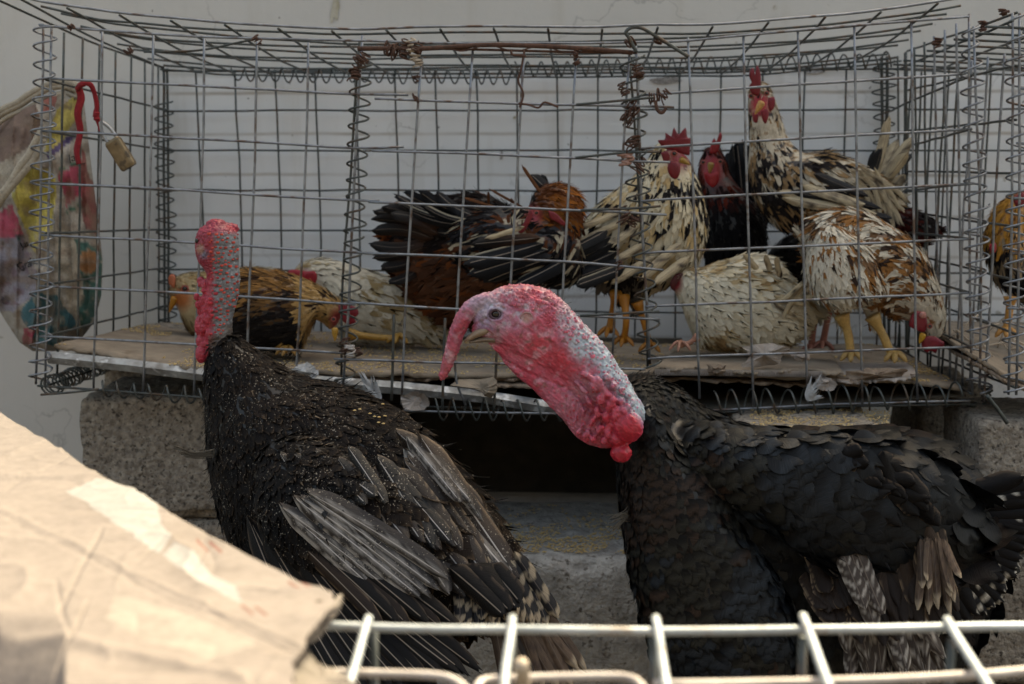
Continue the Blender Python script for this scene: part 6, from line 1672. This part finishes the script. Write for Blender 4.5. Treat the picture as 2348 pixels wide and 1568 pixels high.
# (j) white and rust flecked hen pecking down
def col_j(uv, p, r):
    d = np.clip(field(uv, [(1870, 500, .7), (1950, 480, .75), (2030, 510, .7), (1900, 560, .3), (1930, 640, .10), (1880, 640, .03), (1870, 600, .03), (1900, 670, .02), (1960, 640, .35), (1985, 600, .6), (2050, 600, .75), (2110, 620, .7), (2060, 700, .5), (2150, 720, .35), (1930, 680, .08), (1900, 600, .35)])[:, 0], 0, 1)
    k = URN(p * AN, 41, 110, r, 0.35); q = URN(p * AN, 43, 90, r, 0.3)
    brown_ = np.where((q < 0.55)[:, None], lin(150, 104, 62), np.where((q < 0.78)[:, None], lin(60, 46, 40), lin(120, 90, 66)))
    return np.where((k < d)[:, None], brown_, lin(214, 204, 186)) * r.uniform(0.92, 1.06, (len(p), 1))
t, r, _ = chicken('white hen flecked with rust brown, bending down to peck at the cardboard', [(2160, 768, 2122, 778, 15), (2168, 724, 2112, 748, 26), (2152, 650, 2092, 738, 44), (2112, 568, 2062, 732, 62), (2052, 522, 2028, 716, 76), (1990, 486, 1988, 700, 84), (1928, 476, 1912, 697, 88), (1872, 490, 1864, 645, 70), (1840, 522, 1846, 575, 30)], 2.02,
    col_j, 112, (16, 34), head_at=[(2108, 742, 22, 26)], head_col=lin(150, 30, 40), wl=0.38, n=50000,
    ribs2=[[(1880, 640, 1960, 640, 50), (1895, 690, 1950, 690, 34), (1915, 730, 1945, 728, 15)], [(1960, 640, 2040, 640, 40), (1975, 700, 2020, 690, 28), (1990, 735, 2015, 728, 14)], [(1850, 560, 1930, 520, 50, 1.97), (1848, 640, 1985, 560, 66, 1.96), (1885, 692, 2015, 620, 60, 1.96), (1950, 700, 2025, 650, 34, 1.97)]])
comb(t, [(2112, 776), (2126, 770), (2146, 772), (2158, 780), (2166, 786), (2160, 798), (2150, 800), (2146, 810), (2134, 804), (2124, 808), (2114, 796)], 1.985, 6, lin(120, 16, 34), rnd=True)
comb(t, [(2090, 722), (2104, 712), (2122, 722), (2126, 745), (2118, 762), (2100, 756), (2084, 746)], 1.97, 6, lin(120, 18, 32), 'wattle'); beak(t, (2116, 768), (2108, 788), 8, 1.98, lin(200, 150, 50))
painted('ear_lobe', ball(P(2116, 722, 1.965), (px(8, 2), 0.003, px(8, 2))), lin(180, 120, 110), M['skin'], t); eye(t, 2132, 748, 4, 1.965)
legs(t, [[(1930, 722), (1944, 762), (1950, 806), (1952, 816)], [(2000, 724), (2022, 764), (2042, 806), (2052, 818)]], 1.99, lin(186, 148, 88), 10)
# (k) dark red hen at the back right
t, r, _ = chicken('dark red brown hen lying at the back right corner against the cage side', [(2030, 480, 2032, 560, 26), (2078, 474, 2080, 570, 36), (2122, 490, 2122, 562, 28), (2152, 514, 2150, 536, 12)], 2.36,
    lambda uv, p, r: np.where((URN(p * AN, 51, 80, r, 0.5) < 0.5)[:, None], lin(66, 22, 16), lin(26, 18, 18)) * r.uniform(0.6, 1.3, (len(p), 1)), 113, (16, 26), n=14000, wl=0.3)
# (l) hen in the second cage
def col_l(uv, p, r):
    g = (uv[:, 1] < 560 + r.normal(0, 20, len(p)))
    c = np.where((URN(p * AN, 51, 80, r, 0.5) < 0.75)[:, None], lin(176, 124, 54), lin(120, 76, 36))
    d = np.where((URN(p * AN, 51, 80, r, 0.5) < 0.25)[:, None], lin(150, 130, 104), lin(28, 26, 28))
    return np.where(g[:, None], c, d) * r.uniform(0.75, 1.15, (len(p), 1))
t, r, _ = chicken('golden necked dark hen in the second cage, cut by the right edge', [(2330, 440, 2362, 462, 20), (2302, 458, 2350, 500, 34), (2275, 490, 2345, 550, 50), (2258, 560, 2370, 620, 66), (2280, 640, 2400, 660, 60), (2330, 690, 2410, 680, 30)], 2.14,
    col_l, 114, (16, 34), head_at=[(2346, 452, 18, 20)], wl=0.3, n=16000, kind='fluff')
comb(t, [(2322, 452), (2334, 446), (2346, 440), (2352, 470), (2336, 476), (2326, 468)], 2.08, 5); comb(t, [(2268, 560), (2282, 556), (2284, 576), (2272, 580)], 2.08, 4, lin(150, 24, 36), 'wattle')
legs(t, [[(2318, 680), (2314, 720), (2306, 762)]], 2.06, lin(190, 136, 70), 9)
# ================================================================== things round the cages
# hanging sack left of the cage
def sack():
    nu, nv = 90, 150
    uu, vv = np.meshgrid(np.linspace(0, 1, nu), np.linspace(0, 1, nv))
    Ls = [(190, 60), (200, 30), (260, -30), (350, -60), (480, -70), (600, -50), (680, -20), (740, 15), (785, 45), (805, 75)]
    Rs = [(190, 178), (200, 188), (260, 196), (350, 206), (480, 222), (600, 236), (680, 232), (740, 215), (785, 180), (808, 125)]
    v = np.interp(vv, np.linspace(0, 1, 10), [q[0] for q in Ls])
    l = np.interp(v, [q[0] for q in Ls], [q[1] for q in Ls]); r = np.interp(v, [q[0] for q in Rs], [q[1] for q in Rs])
    # the open mouth slopes down to the left
    v = v + np.clip(1 - uu * 1.15, 0, 1) * np.clip(1 - vv * 1.8, 0, 1) * 75
    u = l + (r - l) * uu
    q = np.stack([u, v, 0 * u], -1)
    fold = np.sin((u * 0.055 + v * 0.012 + 3 * vnoise(q, 0.009, 2))) * 0.5 + (fbm(q, 0.02, 8) - 0.5) * 1.6
    fold = fold + (1 - np.abs(fbm(q, 0.012, 31, 3) * 2 - 1)) * 0.9 + (1 - np.abs(np.sin(u * 0.09 + 4 * vnoise(q, 0.006, 12)))) ** 3 * 0.7
    belly = np.sin(np.pi * np.clip(uu, 0.0, 1)) ** 0.6 * (0.05 + 0.10 * np.sin(np.pi * vv) ** 0.8)
    Yc = 2.22
    Yf = Yc - belly - fold * 0.018
    pts = np.array([P(a, b, c_) for a, b, c_ in zip(u.ravel(), v.ravel(), Yf.ravel())])
    back = np.array([P(a, b, Yc + 0.02 + 0.3 * c_) for a, b, c_ in zip(u.ravel(), v.ravel(), belly.ravel())])
    # pigment: woven sack print
    U, W = u.ravel(), v.ravel(); q = q.reshape(-1, 3)
    dirt = fbm(q, 0.03, 3); c = np.tile(lin(168, 160, 150), (len(U), 1))
    wig = (vnoise(q, 0.02, 4) - 0.5) * 26
    yel = lin(196, 178, 70); pink = lin(186, 40, 84); teal = lin(20, 120, 138); grn = lin(20, 118, 92); white = lin(196, 192, 190); lilac = lin(150, 145, 160); red = lin(150, 60, 55)
    def m(mask, col, s=0.9):
        nonlocal c
        c = mix(c, np.tile(col, (len(c), 1)), np.clip(mask, 0, 1) * s)
    wx = U + (vnoise(q, 0.02, 4) - 0.5) * 14 + (vnoise(q, 0.08, 5) - 0.5) * 5; wy = W + (vnoise(q, 0.02, 6) - 0.5) * 14
    def poly(pts_, col, s=0.9):
        pp = [(a * 0.5264, 46 + b * 0.5264) for a, b in pts_]
        r_ = np.zeros(len(U), bool)
        for i_ in range(len(pp)):
            x1, y1 = pp[i_]; x2, y2 = pp[(i_ + 1) % len(pp)]
            cond = (y1 > wy) != (y2 > wy)
            r_ ^= cond & (wx < (x2 - x1) * (wy - y1) / ((y2 - y1) if y2 != y1 else 1e-9) + x1)
        m(r_ * 1.0, col, s)
    cream, tealD = lin(176, 164, 146), lin(16, 92, 84)
    poly([(-200, 560), (150, 330), (180, 480), (60, 620), (-200, 900)], lin(116, 88, 76))
    poly([(-200, 480), (160, 270), (340, 270), (340, 325), (160, 350), (-200, 560)], cream)
    poly([(-200, 760), (130, 540), (160, 580), (60, 690), (-200, 950)], cream)
    poly([(240, 380), (340, 320), (345, 420), (250, 560), (200, 560)], lin(182, 164, 70)); poly([(40, 760), (150, 620), (245, 690), (235, 910), (150, 1010), (60, 800)], yel)
    poly([(180, 330), (250, 330), (230, 380), (180, 400)], lin(150, 70, 60)); poly([(210, 570), (340, 470), (345, 500), (215, 600)], lin(70, 50, 110))
    poly([(255, 680), (360, 630), (375, 730), (280, 815)], pink); poly([(270, 655), (355, 615), (355, 626), (270, 668)], grn); poly([(285, 828), (350, 793), (350, 804), (288, 840)], grn)
    poly([(355, 540), (440, 800), (450, 960), (365, 900), (340, 800)], lin(140, 66, 62)); poly([(-60, 860), (50, 800), (95, 925), (-40, 990)], pink); poly([(-60, 985), (95, 922), (98, 936), (-60, 1002)], tealD)
    poly([(-200, 1010), (95, 940), (155, 1080), (155, 1190), (60, 1270), (-200, 1250)], lilac)
    poly([(85, 1280), (155, 1180), (245, 1190), (335, 1320), (240, 1420), (150, 1400)], lin(24, 112, 128)); poly([(275, 870), (330, 950), (370, 1200), (335, 1340), (290, 1200), (245, 1050)], cream)
    poly([(328, 950), (440, 990), (450, 1180), (375, 1380), (340, 1260), (372, 1190)], tealD); m(np.clip(24 - np.hypot(U - 203, (W - 600) * 0.85), 0, 1), lin(170, 110, 62))
    m(np.clip(11 - np.hypot(U - 13, W - 688), 0, 1), lin(60, 60, 84)); poly([(150, 1120), (215, 1120), (215, 1175), (150, 1185)], cream); poly([(-200, 1290), (80, 1390), (140, 1450), (60, 1440), (-200, 1400)], lin(128, 112, 92)); poly([(95, 1330), (150, 1330), (140, 1410), (90, 1400)], pink)
    m(np.clip((fbm(q, 0.06, 12) - 0.55) * 9, 0, 1) * (U < 84) * (W > 540) * (W < 700), lin(120, 70, 90), 0.5)
    m(np.clip((fbm(q, 0.07, 17) - 0.56) * 12, 0, 1) * (W > 520) * (U > 60), cream, 0.5)
    c = c * (0.55 + 0.6 * dirt)[:, None]; c = c * 0.85 + c.mean(1, keepdims=True) * lin(255, 235, 210) * 0.15
    c = mix(c, np.tile(lin(120, 100, 84), (len(c), 1)), np.clip((fbm(q, 0.05, 55) - 0.5) * 3, 0, 0.65))
    V = np.vstack([pts, back]); n0 = nu * nv
    F = []
    for j in range(nv - 1):
        for i in range(nu - 1):
            a = j * nu + i
            F.append((a, a + nu, a + nu + 1, a + 1)); F.append((n0 + a, n0 + a + 1, n0 + a + nu + 1, n0 + a + nu))
        for i in (0, nu - 1):
            a = j * nu + i
            F.append((a, n0 + a, n0 + a + nu, a + nu) if i == 0 else (a, a + nu, n0 + a + nu, n0 + a))
    for j in (nv - 1,):
        for i in range(nu - 1):
            a = j * nu + i
            F.append((a, n0 + a, n0 + a + 1, a + 1))
    t = thing('hanging_sack', 'crumpled printed grain sack hanging on the left side of the cage', 'sack', P(100, 500, 2.2))
    mesh_obj('cloth', V, np.array(F), M['sack'], t, cols=np.vstack([c, c * 0.8]))
    # rolled rim of the mouth, slanting
    for off, rr in ((0, 0.006), (0.012, 0.005), (0.03, 0.004)):
        C = catmull([P(a, b + off * 900, 2.14) for a, b in ((-60, 300), (0, 255), (60, 222), (110, 198), (150, 190), (180, 200))], 8)
        C = C + (np.stack([vnoise(C, 30, 5), vnoise(C, 30, 6), vnoise(C, 30, 7)], 1) - 0.5) * 0.008
        V2, F2 = tube(C, rr, 8)
        mesh_obj('rolled_rim', V2, fixq(F2), M['sack'], t, cols=np.tile(lin(160, 148, 130), (len(V2), 1)) * (0.7 + 0.5 * fbm(V2, 60, 3))[:, None])
    # torn flap folds at the left
    C = [(-20, 470), (20, 420), (60, 370), (90, 330), (108, 300)]
    for k_, w_ in ((0, 0.007), (1, 0.005), (2, 0.006)):
        cc = catmull([P(a - 10 * k_, b + 22 * k_, 2.04) for a, b in C], 8)
        V2, F2 = tube(cc + (np.stack([vnoise(cc, 25, 15 + k_), vnoise(cc, 25, 16), vnoise(cc, 25, 17)], 1) - 0.5) * 0.015, w_, 8)
        mesh_obj('fold', V2, fixq(F2), M['sack'], t, cols=np.tile(lin(172, 160, 142), (len(V2), 1)) * (0.6 + 0.6 * fbm(V2, 50, 9))[:, None])
    for txt, a, b, sz, rot, Y in (('Grain', 26, 628, 30, 22, 2.045), ('Jas', 143, 372, 26, 12, 2.06), ('Jas', 36, 572, 22, 18, 2.045)):
        cu = bpy.data.curves.new('t', 'FONT'); cu.body = txt; cu.size = px(sz, Y); cu.extrude = 0.0006
        to = bpy.data.objects.new('t', cu); COL.objects.link(to)
        me = bpy.data.meshes.new_from_object(to.evaluated_get(bpy.context.evaluated_depsgraph_get()))
        bpy.data.objects.remove(to)
        n_ = len(me.vertices); co = np.zeros(n_ * 3, np.float32); me.vertices.foreach_get('co', co); co = co.reshape(-1, 3)
        r_ = math.radians(rot)
        x = co[:, 0] * math.cos(r_) - co[:, 1] * math.sin(r_); z = co[:, 0] * math.sin(r_) + co[:, 1] * math.cos(r_)
        o_ = P(a, b, Y)
        W3 = np.stack([o_[0] + x, o_[1] + co[:, 2], o_[2] + z], 1)
        # lay the letters onto the cloth
        grid = pts
        for i in range(n_):
            d = (grid[:, 0] - W3[i, 0]) ** 2 + (grid[:, 2] - W3[i, 2]) ** 2
            W3[i, 1] = grid[d.argmin(), 1] - 0.0015
        me.vertices.foreach_set('co', (W3 - WLOC[t.name]).astype(np.float32).ravel()); me.update()
        me.materials.clear(); me.materials.append(M['ink'])
        o = bpy.data.objects.new('printed_word', me); COL.objects.link(o); o.parent = t
sack()

# padlock hanging on a red strip of cloth
pk = thing('padlock', 'old brass padlock hanging from a red cloth strip at the upper left', 'padlock', P(270, 350, 1.955))
c0, c1 = P(258, 322, 1.955), P(297, 384, 1.955)
ax = nrm(c1 - c0); sd_ = nrm(np.cross(ax, (0, 1, 0))); L_ = np.linalg.norm(c1 - c0)
def lockbox(scw, d, h0, h1):
    V = []
    for t_, s_ in ((h0, 0.88), (h0 + 0.08, 1.0), (h1 - 0.08, 1.0), (h1, 0.9)):
        for k_ in range(16):
            a = 2 * math.pi * k_ / 16
            cx = np.sign(math.cos(a)) * abs(math.cos(a)) ** 0.55; cy = np.sign(math.sin(a)) * abs(math.sin(a)) ** 0.55
            V.append(c0 + ax * L_ * t_ + sd_ * cx * scw * s_ + np.array((0, 1, 0)) * cy * d * s_)
    F = [(i * 16 + k_, i * 16 + (k_ + 1) % 16, (i + 1) * 16 + (k_ + 1) % 16, (i + 1) * 16 + k_) for i in range(3) for k_ in range(16)]
    F += [tuple(range(15, -1, -1)), tuple(range(48, 64))]
    return V, F
mesh_obj('lock_body', *lockbox(px(20, 1.955), px(12, 1.955), -0.02, 1.0), M['brass'], pk, smooth=False)
mesh_obj('keyhole', *[(V, fixq(F)) for V, F in [ball(c1 + ax * 0.0002, (0.0035, 0.0035, 0.001), ax=np.array([sd_, (0, 1, 0), ax]))]][0], M['ink'], pk)
s0, s1 = c0 + sd_ * px(12, 1.955), c0 - sd_ * px(12, 1.955)
V, F = tube(catmull([s0 + ax * 0.006, s0 - ax * 0.012, s0 - ax * 0.024 - sd_ * 0.003, (s0 + s1) / 2 - ax * 0.032, s1 - ax * 0.024 + sd_ * 0.003, s1 - ax * 0.012, s1 + ax * 0.006], 6), 0.0027, 8)
mesh_obj('shackle', V, fixq(F), M['steel'], pk)
def ribbon(pts, w_, Y, name, parent, mat):
    C = catmull([P(a, b, Y + dy) for a, b, dy in pts], 8)
    T = nrm(np.gradient(C, axis=0)); n_ = len(C)
    S = nrm(np.cross(T, (0, 1, 0))) ; tw = (vnoise(C, 30, 3) - 0.5)[:, None]
    S = nrm(S + np.array((0, 1, 0)) * tw * 1.6)
    ww = (w_ * (0.8 + 0.5 * vnoise(C, 60, 8)))[:, None]
    B = nrm(np.cross(T, S)) * 0.0012
    V = np.vstack([C - S * ww + B, C + B * 2.2, C + S * ww + B, C + S * ww - B, C - B * 0.2, C - S * ww - B])
    F = [(k_ * n_ + i, k_ * n_ + i + 1, ((k_ + 1) % 6) * n_ + i + 1, ((k_ + 1) % 6) * n_ + i) for i in range(n_ - 1) for k_ in range(6)]
    F += [tuple(k_ * n_ for k_ in range(6)), tuple(k_ * n_ + n_ - 1 for k_ in range(5, -1, -1))]
    return mesh_obj(name, V, F, mat, parent)
st = thing('red_cloth_strip', 'torn red cloth strip knotted round a cage wire above the padlock', 'cloth strip', P(185, 195, 1.95))
ribbon([(181, 376, 0), (176, 345, 0), (184, 300, 0.004), (178, 260, 0), (186, 225, 0.003), (181, 200, 0.0), (192, 191, -0.01)], px(7, 1.95), 1.962, 'hanging_end', st, M['red_cloth'])
ribbon([(176, 205, 0), (190, 192, -0.012), (207, 194, -0.01), (217, 215, -0.004), (222, 245, 0), (219, 262, 0), (228, 285, 0), (232, 300, 0)], px(5.5, 1.95), 1.958, 'looped_end', st, M['red_cloth'])
tangle(P(221, 266, 1.955), 0.005, 0.0022, M['red_cloth'], st, 4, 'knot')

# ================================================================== foreground: sunlit flattened carton on top of the near cage, and the near cage itself
ZT = 0.705
def near_card():
    zc = 0.728
    nu, nv = 330, 210
    topc = catmull([(-260, 790), (-120, 872), (0, 942), (60, 975), (150, 1036), (230, 1091), (310, 1132), (400, 1180), (480, 1222), (560, 1262), (640, 1298), (710, 1332), (762, 1358)], 10)
    s = np.linspace(0, 1, nu); cs = np.linspace(0, len(topc) - 1, nu); top = np.stack([np.interp(cs, np.arange(len(topc)), topc[:, i]) for i in (0, 1)], 1)
    rv = np.array([(0, 0), (10, 22), (-4, 40), (-28, 66), (-46, 82), (-55, 100), (-78, 140), (-92, 180), (-88, 230), (-120, 420), (-200, 700)], float)
    t = np.linspace(0, 1, nv)
    rt = np.linspace(0, 1, len(rv))
    R = np.stack([np.interp(t, rt, rv[:, 0]), np.interp(t, rt, rv[:, 1])], 1)
    Lf = np.stack([np.interp(t, [0, 1], [0, 0]), np.interp(t, [0, 1], [0, 1500])], 1)
    tp = t ** 1.3
    R = np.stack([np.interp(tp, rt, rv[:, 0]), np.interp(tp, rt, rv[:, 1])], 1); Lf = np.stack([0 * tp, 1500 * tp], 1)
    g_ = top[None] + R[:, None] * s[None, :, None] + Lf[:, None] * (1 - s)[None, :, None]
    u, v = g_[..., 0].ravel(), g_[..., 1].ravel()
    q2 = np.stack([u, v, 0 * u], 1)
    # jagged torn right edge
    S = np.tile(s, nv)
    u = u + np.where(S > 0.97, (S - 0.97) / 0.03 * (vnoise(q2, 0.09, 3) - 0.5) * 16, 0)
    base = np.array([G(a, min(b, 2350), zc) for a, b in zip(u, v)])
    TT = np.repeat(t, nu)
    # folds: creases of the carton, and the near left part curling downward
    z = (fbm(base, 7, 41, 2) - 0.5) * 0.006 + (fbm(base, 50, 42, 3) - 0.5) * 0.0012
    f_ = fbm(base, 16, 61, 2); z += (1 - np.abs(f_ * 2 - 1)) ** 8 * 0.0022
    def crease(a, b, w_, h, noise_s=0.0):
        a, b = np.array(a, float), np.array(b, float); d = b - a; L = np.hypot(*d); d /= L
        n_ = np.array((-d[1], d[0])); x = (u - a[0]) * n_[0] + (v - a[1]) * n_[1] + (vnoise(q2, 0.02, int(w_ * 7)) - 0.5) * 8
        y = (u - a[0]) * d[0] + (v - a[1]) * d[1]
        return np.exp(-(x / w_ / 0.4) ** 2) * h * 0.32 * np.clip(y / 20 + 1, 0, 1) * np.clip((L - y) / 20 + 1, 0, 1)
    z += (1 - np.abs(fbm(base, 26, 88, 2) * 2 - 1)) ** 10 * 0.0007 - (1 - np.abs(fbm(base, 11, 98, 2) * 2 - 1)) ** 14 * 0.0012
    z += crease((-40, 1150), (720, 1500), 9, 0.0035) + crease((-40, 1165), (720, 1520), 7, -0.003)
    z += crease((20, 1120), (190, 1030), 6, -0.003) + crease((230, 1225), (140, 1380), 12, -0.004) + crease((200, 1380), (100, 1568), 8, -0.004) + crease((320, 1280), (370, 1240), 6, -0.003)
    z += crease((440, 1300), (470, 1260), 6, -0.003) + crease((0, 1420), (560, 1560), 26, 0.006) + crease((130, 1340), (160, 1450), 14, -0.003)
    z -= sstep(0.0, 1.0, (v - 1330 - u * 0.55) / 260.0) * 0.0 + np.clip((v - 1400) / 300, 0, 1) * np.clip((150 - u) / 180, 0, 1) * 0.10
    z -= np.clip(1 - TT / 0.01, 0, 1) * 0.002
    base[:, 2] += z
    # pigment
    c = np.tile(lin(121, 112, 106), (len(u), 1))
    c = c * (0.93 + 0.14 * fbm(base, 20, 71))[:, None]
    grey = np.clip((fbm(base, 30, 72) - 0.52) * 4, 0, 1) * 0.35 * np.clip((u + v * 0.2 - 400) / 200, 0, 1)
    c = mix(c, np.tile(lin(100, 90, 82), (len(c), 1)), grey)
    def inpoly(poly):
        r = np.zeros(len(u), bool); n_ = len(poly)
        for i in range(n_):
            x1, y1 = poly[i]; x2, y2 = poly[(i + 1) % n_]
            cond = (y1 > v) != (y2 > v)
            r ^= cond & (u < (x2 - x1) * (v - y1) / ((y2 - y1) if y2 != y1 else 1e-9) + x1)
        return r
    cu_ = lambda x, y: (x * 0.3454, 1026.5 + y * 0.3454)
    for poly in ([cu_(440, 300), cu_(640, 215), (cu_(800, 235)), cu_(960, 320), cu_(1050, 400), cu_(1070, 510), cu_(1140, 590), cu_(1060, 695), cu_(980, 650), cu_(820, 540)],
                 [cu_(1080, 700), cu_(1160, 640), cu_(1290, 700), cu_(1400, 810), cu_(1560, 910), cu_(1610, 1010), cu_(1480, 960), cu_(1340, 890), cu_(1200, 800)],
                 [cu_(700, 1130), cu_(760, 960), cu_(1000, 1010), cu_(1400, 1170), cu_(1700, 1290), cu_(1680, 1330), cu_(1380, 1400), cu_(1000, 1270)]):
        k_ = inpoly(poly)
        c[k_] = c[k_] * 0.25 + (lin(141, 140, 138) if poly[0][1] < 1300 else lin(134, 127, 119)) * 0.75
    for (x, y) in ((1305, 600), (1390, 610), (1915, 850), (1985, 845), (1600, 1030), (1690, 1040)):
        a = np.array(cu_(x, y)); b = np.array(cu_(x + 80, y + 75)); d = (b - a); L = np.hypot(*d); d /= L
        al = (u - a[0]) * d[0] + (v - a[1]) * d[1]; di = np.abs(-(u - a[0]) * d[1] + (v - a[1]) * d[0])
        k_ = np.clip(1.4 - di / 3.0, 0, 1) * ((al > 0) & (al < L))
        c = mix(c, np.tile(lin(104, 50, 38), (len(c), 1)), k_ * 0.85)
    k_ = np.clip(1 - np.hypot((u - 732) / 12, (v - 1376) / 6), 0, 1) * 1.5
    c = mix(c, np.tile(lin(60, 48, 40), (len(c), 1)), k_)
    n0 = len(base)
    V = np.vstack([base, base - np.array((0, 0, 0.004))])
    F = []
    for j in range(nv - 1):
        for i in range(nu - 1):
            a = j * nu + i
            F.append((a, a + nu, a + nu + 1, a + 1)); F.append((n0 + a, n0 + a + 1, n0 + a + nu + 1, n0 + a + nu))
        a = j * nu; F.append((a, n0 + a, n0 + a + nu, a + nu)); a = j * nu + nu - 1; F.append((a, a + nu, n0 + a + nu, n0 + a))
    for i in range(nu - 1):
        F.append((i, i + 1, n0 + i + 1, n0 + i)); a = (nv - 1) * nu + i; F.append((a, n0 + a, n0 + a + 1, a + 1))
    t = thing('cardboard_carton', 'flattened sunlit brown cardboard carton with white tape patches in the lower left', 'cardboard', (float(base[:, 0].mean()), float(base[:, 1].mean()), zc))
    mesh_obj('panel', V, np.array(F)[:, ::-1], M['paint'], t, cols=np.vstack([c, c * 0.8]))
    # second, torn layer under the ragged right edge
    for sd2, (zz, pts_) in enumerate(((0.720, [(772, 1368), (782, 1362), (778, 1384), (762, 1402), (752, 1424), (736, 1442), (722, 1456), (700, 1462), (724, 1420), (748, 1392)]),
                                      (0.712, [(690, 1500), (704, 1490), (716, 1512), (740, 1524), (768, 1532), (798, 1552), (830, 1580), (860, 1640), (700, 1660), (660, 1600)]))):
        Q = catmull([G(a, b, zz) for a, b in pts_ + pts_[:1]], 6)[:-1]
        Q += np.random.default_rng(sd2).normal(0, 0.0006, Q.shape)
        n_ = len(Q); cc = Q.mean(0)
        V = np.vstack([Q, cc[None], Q - (0, 0, 0.0035), (cc - (0, 0, 0.0035))[None]])
        F = [(i, (i + 1) % n_, n_) for i in range(n_)] + [(n_ + 1 + (i + 1) % n_, n_ + 1 + i, 2 * n_ + 1) for i in range(n_)] + [(i, n_ + 1 + i, n_ + 1 + (i + 1) % n_, (i + 1) % n_) for i in range(n_)]
        mesh_obj('torn_layer', V, F, M['paint'], t, smooth=False, cols=np.tile(lin(120, 112, 104), (len(V), 1)))
near_card()

N_ = thing('wire_cage', 'sunlit white galvanised wire cage top along the bottom edge, closest to the viewer', 'cage', (0.1, 0.45, 0.1), 'wire poultry cages')
mw = M['wire_near']
YN = G(1500, 1441, ZT)[1]
def on_top(u, v, z=ZT): return G(u, v, z)
def near_wire(pts, r=0.0023, mat=mw): return wire(pts, r, mat, N_, k=4, wob=0.0007, n=10)
near_wire([G(u, v, ZT) for u, v in ((610, 1436), (740, 1438), (1100, 1440), (1500, 1447), (1900, 1444), (2348, 1441), (2500, 1440))])
for (a, b) in ((850, 800), (1172, 1163), (1500, 1530), (1840, 1900), (2175, 2262), (2500, 2620)):
    p0 = G(a, 1418, ZT + 0.005); p1 = G(b, 1568, ZT + 0.003); d = (p1 - p0) / np.linalg.norm(p1 - p0)
    near_wire([p0, p0 + d * 0.03, p1, p1 + d * 0.12, p1 + d * 0.25])
    x = p0[0]
    near_wire([(x, YN + 0.003, ZT - 0.004), (x, YN + 0.002, 0.4), (x, YN, 0.08)], 0.0023, M['wire_dull'])
for k_ in range(1, 8):
    z_ = ZT - 0.075 * k_
    near_wire([(-0.3, YN, z_), (0.4, YN, z_)], 0.0023, M['wire_dull'])
near_wire([G(u, v, ZT - 0.004) for u, v in ((700, 1543), (850, 1545), (980, 1548), (1040, 1560), (1075, 1590))], 0.0021, M['plastic'])
near_wire([G(u, v, ZT - 0.004) for u, v in ((1090, 1590), (1105, 1560), (1180, 1554), (1350, 1549), (1440, 1552), (1475, 1575), (1500, 1620))], 0.0021, M['plastic'])
near_wire([G(u, v, ZT - 0.004) for u, v in ((1500, 1572), (1800, 1565), (2060, 1558), (2250, 1545), (2348, 1535), (2500, 1525))], 0.0022, M['plastic'])
stick = thing('stick', 'pale wooden stick end poking up at the bottom edge beside a cage wire', 'stick', G(1200, 1560, 0.70))
V, F = tube(catmull([G(1196, 1522, 0.715), G(1197, 1530, 0.713), G(1205, 1600, 0.69), G(1215, 1700, 0.66)], 5), [0.0022] + [0.0032] * 15, 10)
mesh_obj('shaft', V, fixq(F), M['wood'], stick)

# loose things: down feathers
def loose_feather(label, a, b, Y, L, ang, mat='fluff_feather'):
    t = thing('loose_feather', label, 'feather', P(a, b, Y), 'loose feathers caught in the wires')
    p = np.array([P(a, b, Y)]); n = nrm(np.array([[0.1, -1, 0.2]])); f = np.array([[math.cos(ang), 0, math.sin(ang)]])
    for k_ in range(5):
        V, F, S, I = place_feathers(p + RNG.normal(0, 0.001, (1, 3)), n, f, np.array([L * (1 - 0.1 * k_)]), np.array([L * 0.28]), 'fluff', RNG, lift=0.1 * k_, nx=7, ny=8, spread=0.35)
        mesh_obj('vane', V, F, M[mat], t)
loose_feather('small upright grey feather sticking up behind the left turkey', 868, 925, 1.80, px(75, 1.8), 1.75)
loose_feather('pale down feather caught in the bottom spring behind the right turkey', 1850, 915, 1.88, px(50, 1.88), 1.0)
